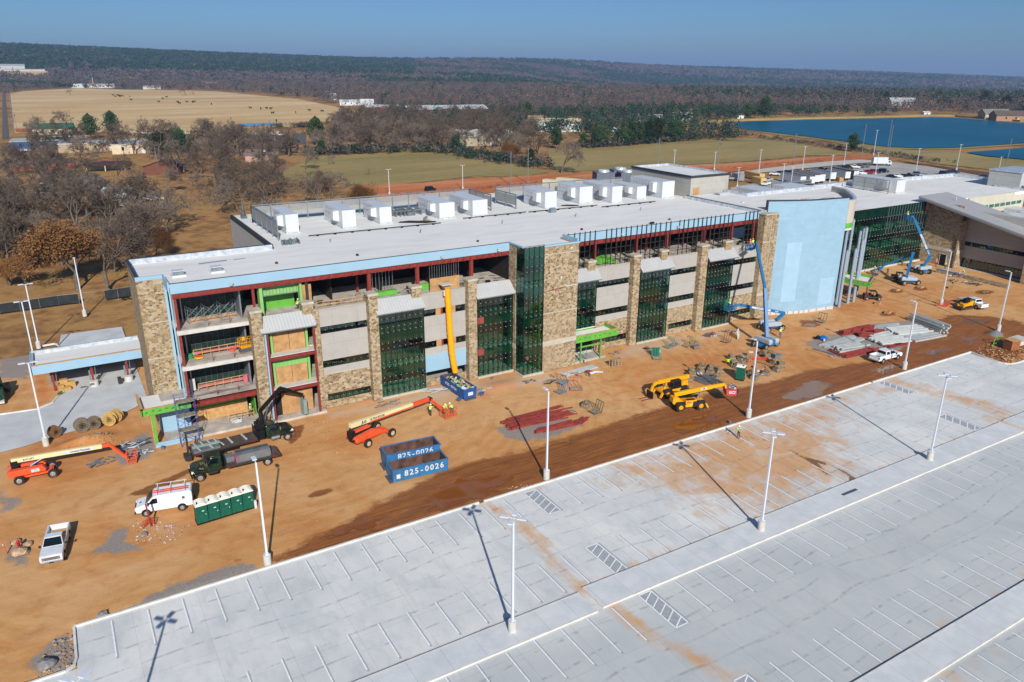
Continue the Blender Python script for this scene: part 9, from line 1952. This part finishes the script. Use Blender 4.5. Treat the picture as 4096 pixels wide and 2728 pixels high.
house((888.8,586.0),R(-30),30,14,6,5,'#b5b0a4','#9a9c9e','large pale roofed house in the woods beyond the reservoir'); house((776.2,415.4),R(-30),24,12,4.5,4,'#a59a86','#77726c','grey roofed house beyond the reservoir, left of two'); house((762.8,392.1),R(-35),34,14,4.5,4,'#9a7a62','#5d514a','brown roofed house beyond the reservoir, right of two')
house((91.51,396.62),R(-12),13,6,2.8,.9,'#b08d84','#7d6a68','pink walled shed with a patched metal roof below the filling station','shed',1,'shed'); house((103.15,433.28),R(-25),26,18,3,3,'#6a5a50','#544640','wide brown roofed building below the filling station','house',2); house((20.38,294.58),R(-20),9,11,2.8,2.2,'#b9bdb8','#b3babd','white arched barn with an open front in the grove yard','barn',0,'barn',False)
house((318.6,899.2),R(-20),26,9,4,2,'#c6c9c8','#b3b6b8','white cottage at the right top of the hay field'); house((323.5,861.2),R(-20),14,9,4,4,'#cdd0cf','#b9bcbd','small white gabled cottage beside the field road'); house((346.6,1048.4),0,7,7,5,3,'#d0d2d0','#b9bcbd','tiny white round topped hut at the field road','hut',0,'hut'); house((192.5,1597.1),R(-20),30,12,4,2,'#b9b3a4','#8f8b86','low pale house at the top edge of the hay field'); house((311.7,1689.5),R(-20),20,12,6,4,'#b9b3a8','#8a6b5a','gabled house beside the wood at the field corner')
# filling station canopy
o=empty('filling_station',(*(117.18,493.34),0),R(-20),'filling station canopy with an orange stripe beyond the trees','canopy'); m=MB(); m.box(-10,-5,4.6,10,5,5.6); m.build('canopy',Mt['white'],o); m=MB(); m.box(-10.05,-5.05,4.9,10.05,5.05,5.2); m.build('stripe',Mt['org'],o); m=MB()
for x in(-7,0,7): m.box(x-.2,-2,0,x+.2,-1.6,4.6); m.box(x-.4,1.6,0,x+.4,2.2,1.8)
m.build('columns',Mt['white'],o)
for i,(q,k_,c_,rz) in enumerate((((-0.62,364.11),'sedan','black',.3),((0.15,348.91),'pickup','white',.2),((1.4,342.02),'pickup','white',.3),((1.05,328.97),'pickup','white',.5),((-2.4,323.92),'pickup','white',.3),((6.1,363.92),'suv','black',.2),((9.49,355.24),'sedan','red',.2),((29.71,294.46),'sedan','white',.1),((31.21,292.87),'sedan','white',.1),((-9.43,518.46),'pickup','red',.1),((-7.42,495.24),'sedan','white',.1),((-2.1,417.35),'suv','white',1.2),((-8.74,410.13),'sedan','white',1.2),((135.89,537.38),'suv','black',.2),((137.85,529.95),'sedan','white',.2),((129.39,481.67),'pickup','red',.2),((133.73,479.43),'suv','black',.2))):
    putcar(k_,c_,q[0],q[1],rz,['car','truck'][k_=='pickup'].replace('car',k_)+', %s, '%c_+['nearest the grove yard top','first in the yard row','second in the yard row','third in the yard row','at the yard bottom left','dark at the yard top','beside the dark one in the yard','left of two at the arched barn','right of two at the arched barn','by the blue shop','below the red truck at the shop','beside the long brick house','left of the long brick house','left at the filling station','second at the filling station','before the filling station','right of the filling station'][i],'cars around the distant houses')
o=empty('rail_fence',(*(48.79,596.33),0),0,'white rail fence along the hay field edge beyond the pines','fence'); m=MB(); fp=[(48.79,596.33),(63.27,579.53),(92.64,555.44)]
for a_,b_ in zip(fp,fp[1:]):
    for z in(.6,1.1,1.6): m.bar((*a_,z),(*b_,z),.2)
    n=int(math.dist(a_,b_)/4)
    for i in range(n): t=i/n; m.box(a_[0]+(b_[0]-a_[0])*t-.12,a_[1]+(b_[1]-a_[1])*t-.12,-.3,a_[0]+(b_[0]-a_[0])*t+.12,a_[1]+(b_[1]-a_[1])*t+.12,1.8)
m.build('rails',Mt['white'],o,world=True)
fence([(-13,640),(12,632)],'rusty board fence at the hay field corner by the road',2.2,name='board_fence',mat=pm('rusty boards','#7d4526',.9,0,.2,.5))
for i,q in enumerate(((-17.2,620.18),(-16.78,680.85),(-19.81,784.58),(-22.39,923.58),(-25.39,1091.86))): upole(q[0]+4,q[1],11,'utility pole along the country road, %s from the near end'%nm[i])
# cows
CO=None
for q in ((102.36,1297.35),(100.95,1245.07),(108.04,1291.17),(108.08,1268.11),(106.51,1242.81),(109.79,1256.18),(111.81,1247.97),(118.0,1238.16),(108.69,1125.88),(132.04,1058.2),(149.21,1152.93),(160.8,1202.8),(151.6,1044.3),(147.78,1006.33),(161.4,1040.1),(167.0,1034.9),(170.3,1044.5),(177.1,973.4),(197.8,873.4),(204.0,854.6),(211.0,857.8),(213.3,850.4),(195.2,772.6),(170.2,664.3),(216.0,768.2),(238.9,799.3),(247.0,784.0)):
    if CO is None:
        m=MB(); m.xprism([(-1.1,.8),(-.9,.7),(-.5,.72),(.4,.62),(.9,.75),(1.15,1.15),(1.65,1.3),(1.95,1.05),(2.05,1.15),(1.85,1.5),(1.2,1.6),(.6,1.45),(-.6,1.45),(-1.1,1.5),(-1.25,1.2)],-.32,.32)
        for x in(-.9,-.65,.55,.8): m.frus((x-.1,-.28 if x in(-.9,.55) else .1,x+.1,-.1 if x in(-.9,.55) else .28),(x-.13,-.3 if x in(-.9,.55) else .06,x+.13,-.06 if x in(-.9,.55) else .3),-.3,.85)
        m.tube((-1.2,0,1.4),(-1.35,0,.7),.05,n=5); CO=m.build('black_cow',pm('black hide','#15120f',.8),label='black cow grazing in the dry hay field',cat='cow',group='black cows in the hay field',bevel=.1); CO.location=(*q,-.1); CO.scale=(1.25,)*3; CO.rotation_euler[2]=rnd.uniform(0,6)
    else: dup(CO,(*q,-.1),rnd.uniform(0,6))
# haze
m=MB(); m.box(-9000,-400,-75,12000,13500,190); hz=m.build('haze',None,kind='stuff') if False else None
me=bpy.data.meshes.new('haze'); me.from_pydata(m.v,[],m.f); ho=link(bpy.data.objects.new('haze',me)); ho['kind']='stuff'
hm=bpy.data.materials.new('thin blue air'); hm.use_nodes=True; tt=hm.node_tree; tt.nodes.clear(); oo=tt.nodes.new('ShaderNodeOutputMaterial'); pv=tt.nodes.new('ShaderNodeVolumePrincipled'); pv.inputs['Color'].default_value=(.42,.62,1,1); pv.inputs['Density'].default_value=.00009; pv.inputs['Anisotropy'].default_value=.1; tt.links.new(pv.outputs[0],oo.inputs['Volume']); me.materials.append(hm)

for o in bpy.data.objects:
    if o.parent is None and 'label' not in o and 'kind' not in o and o.type=='MESH': print('NOLABEL',o.name)
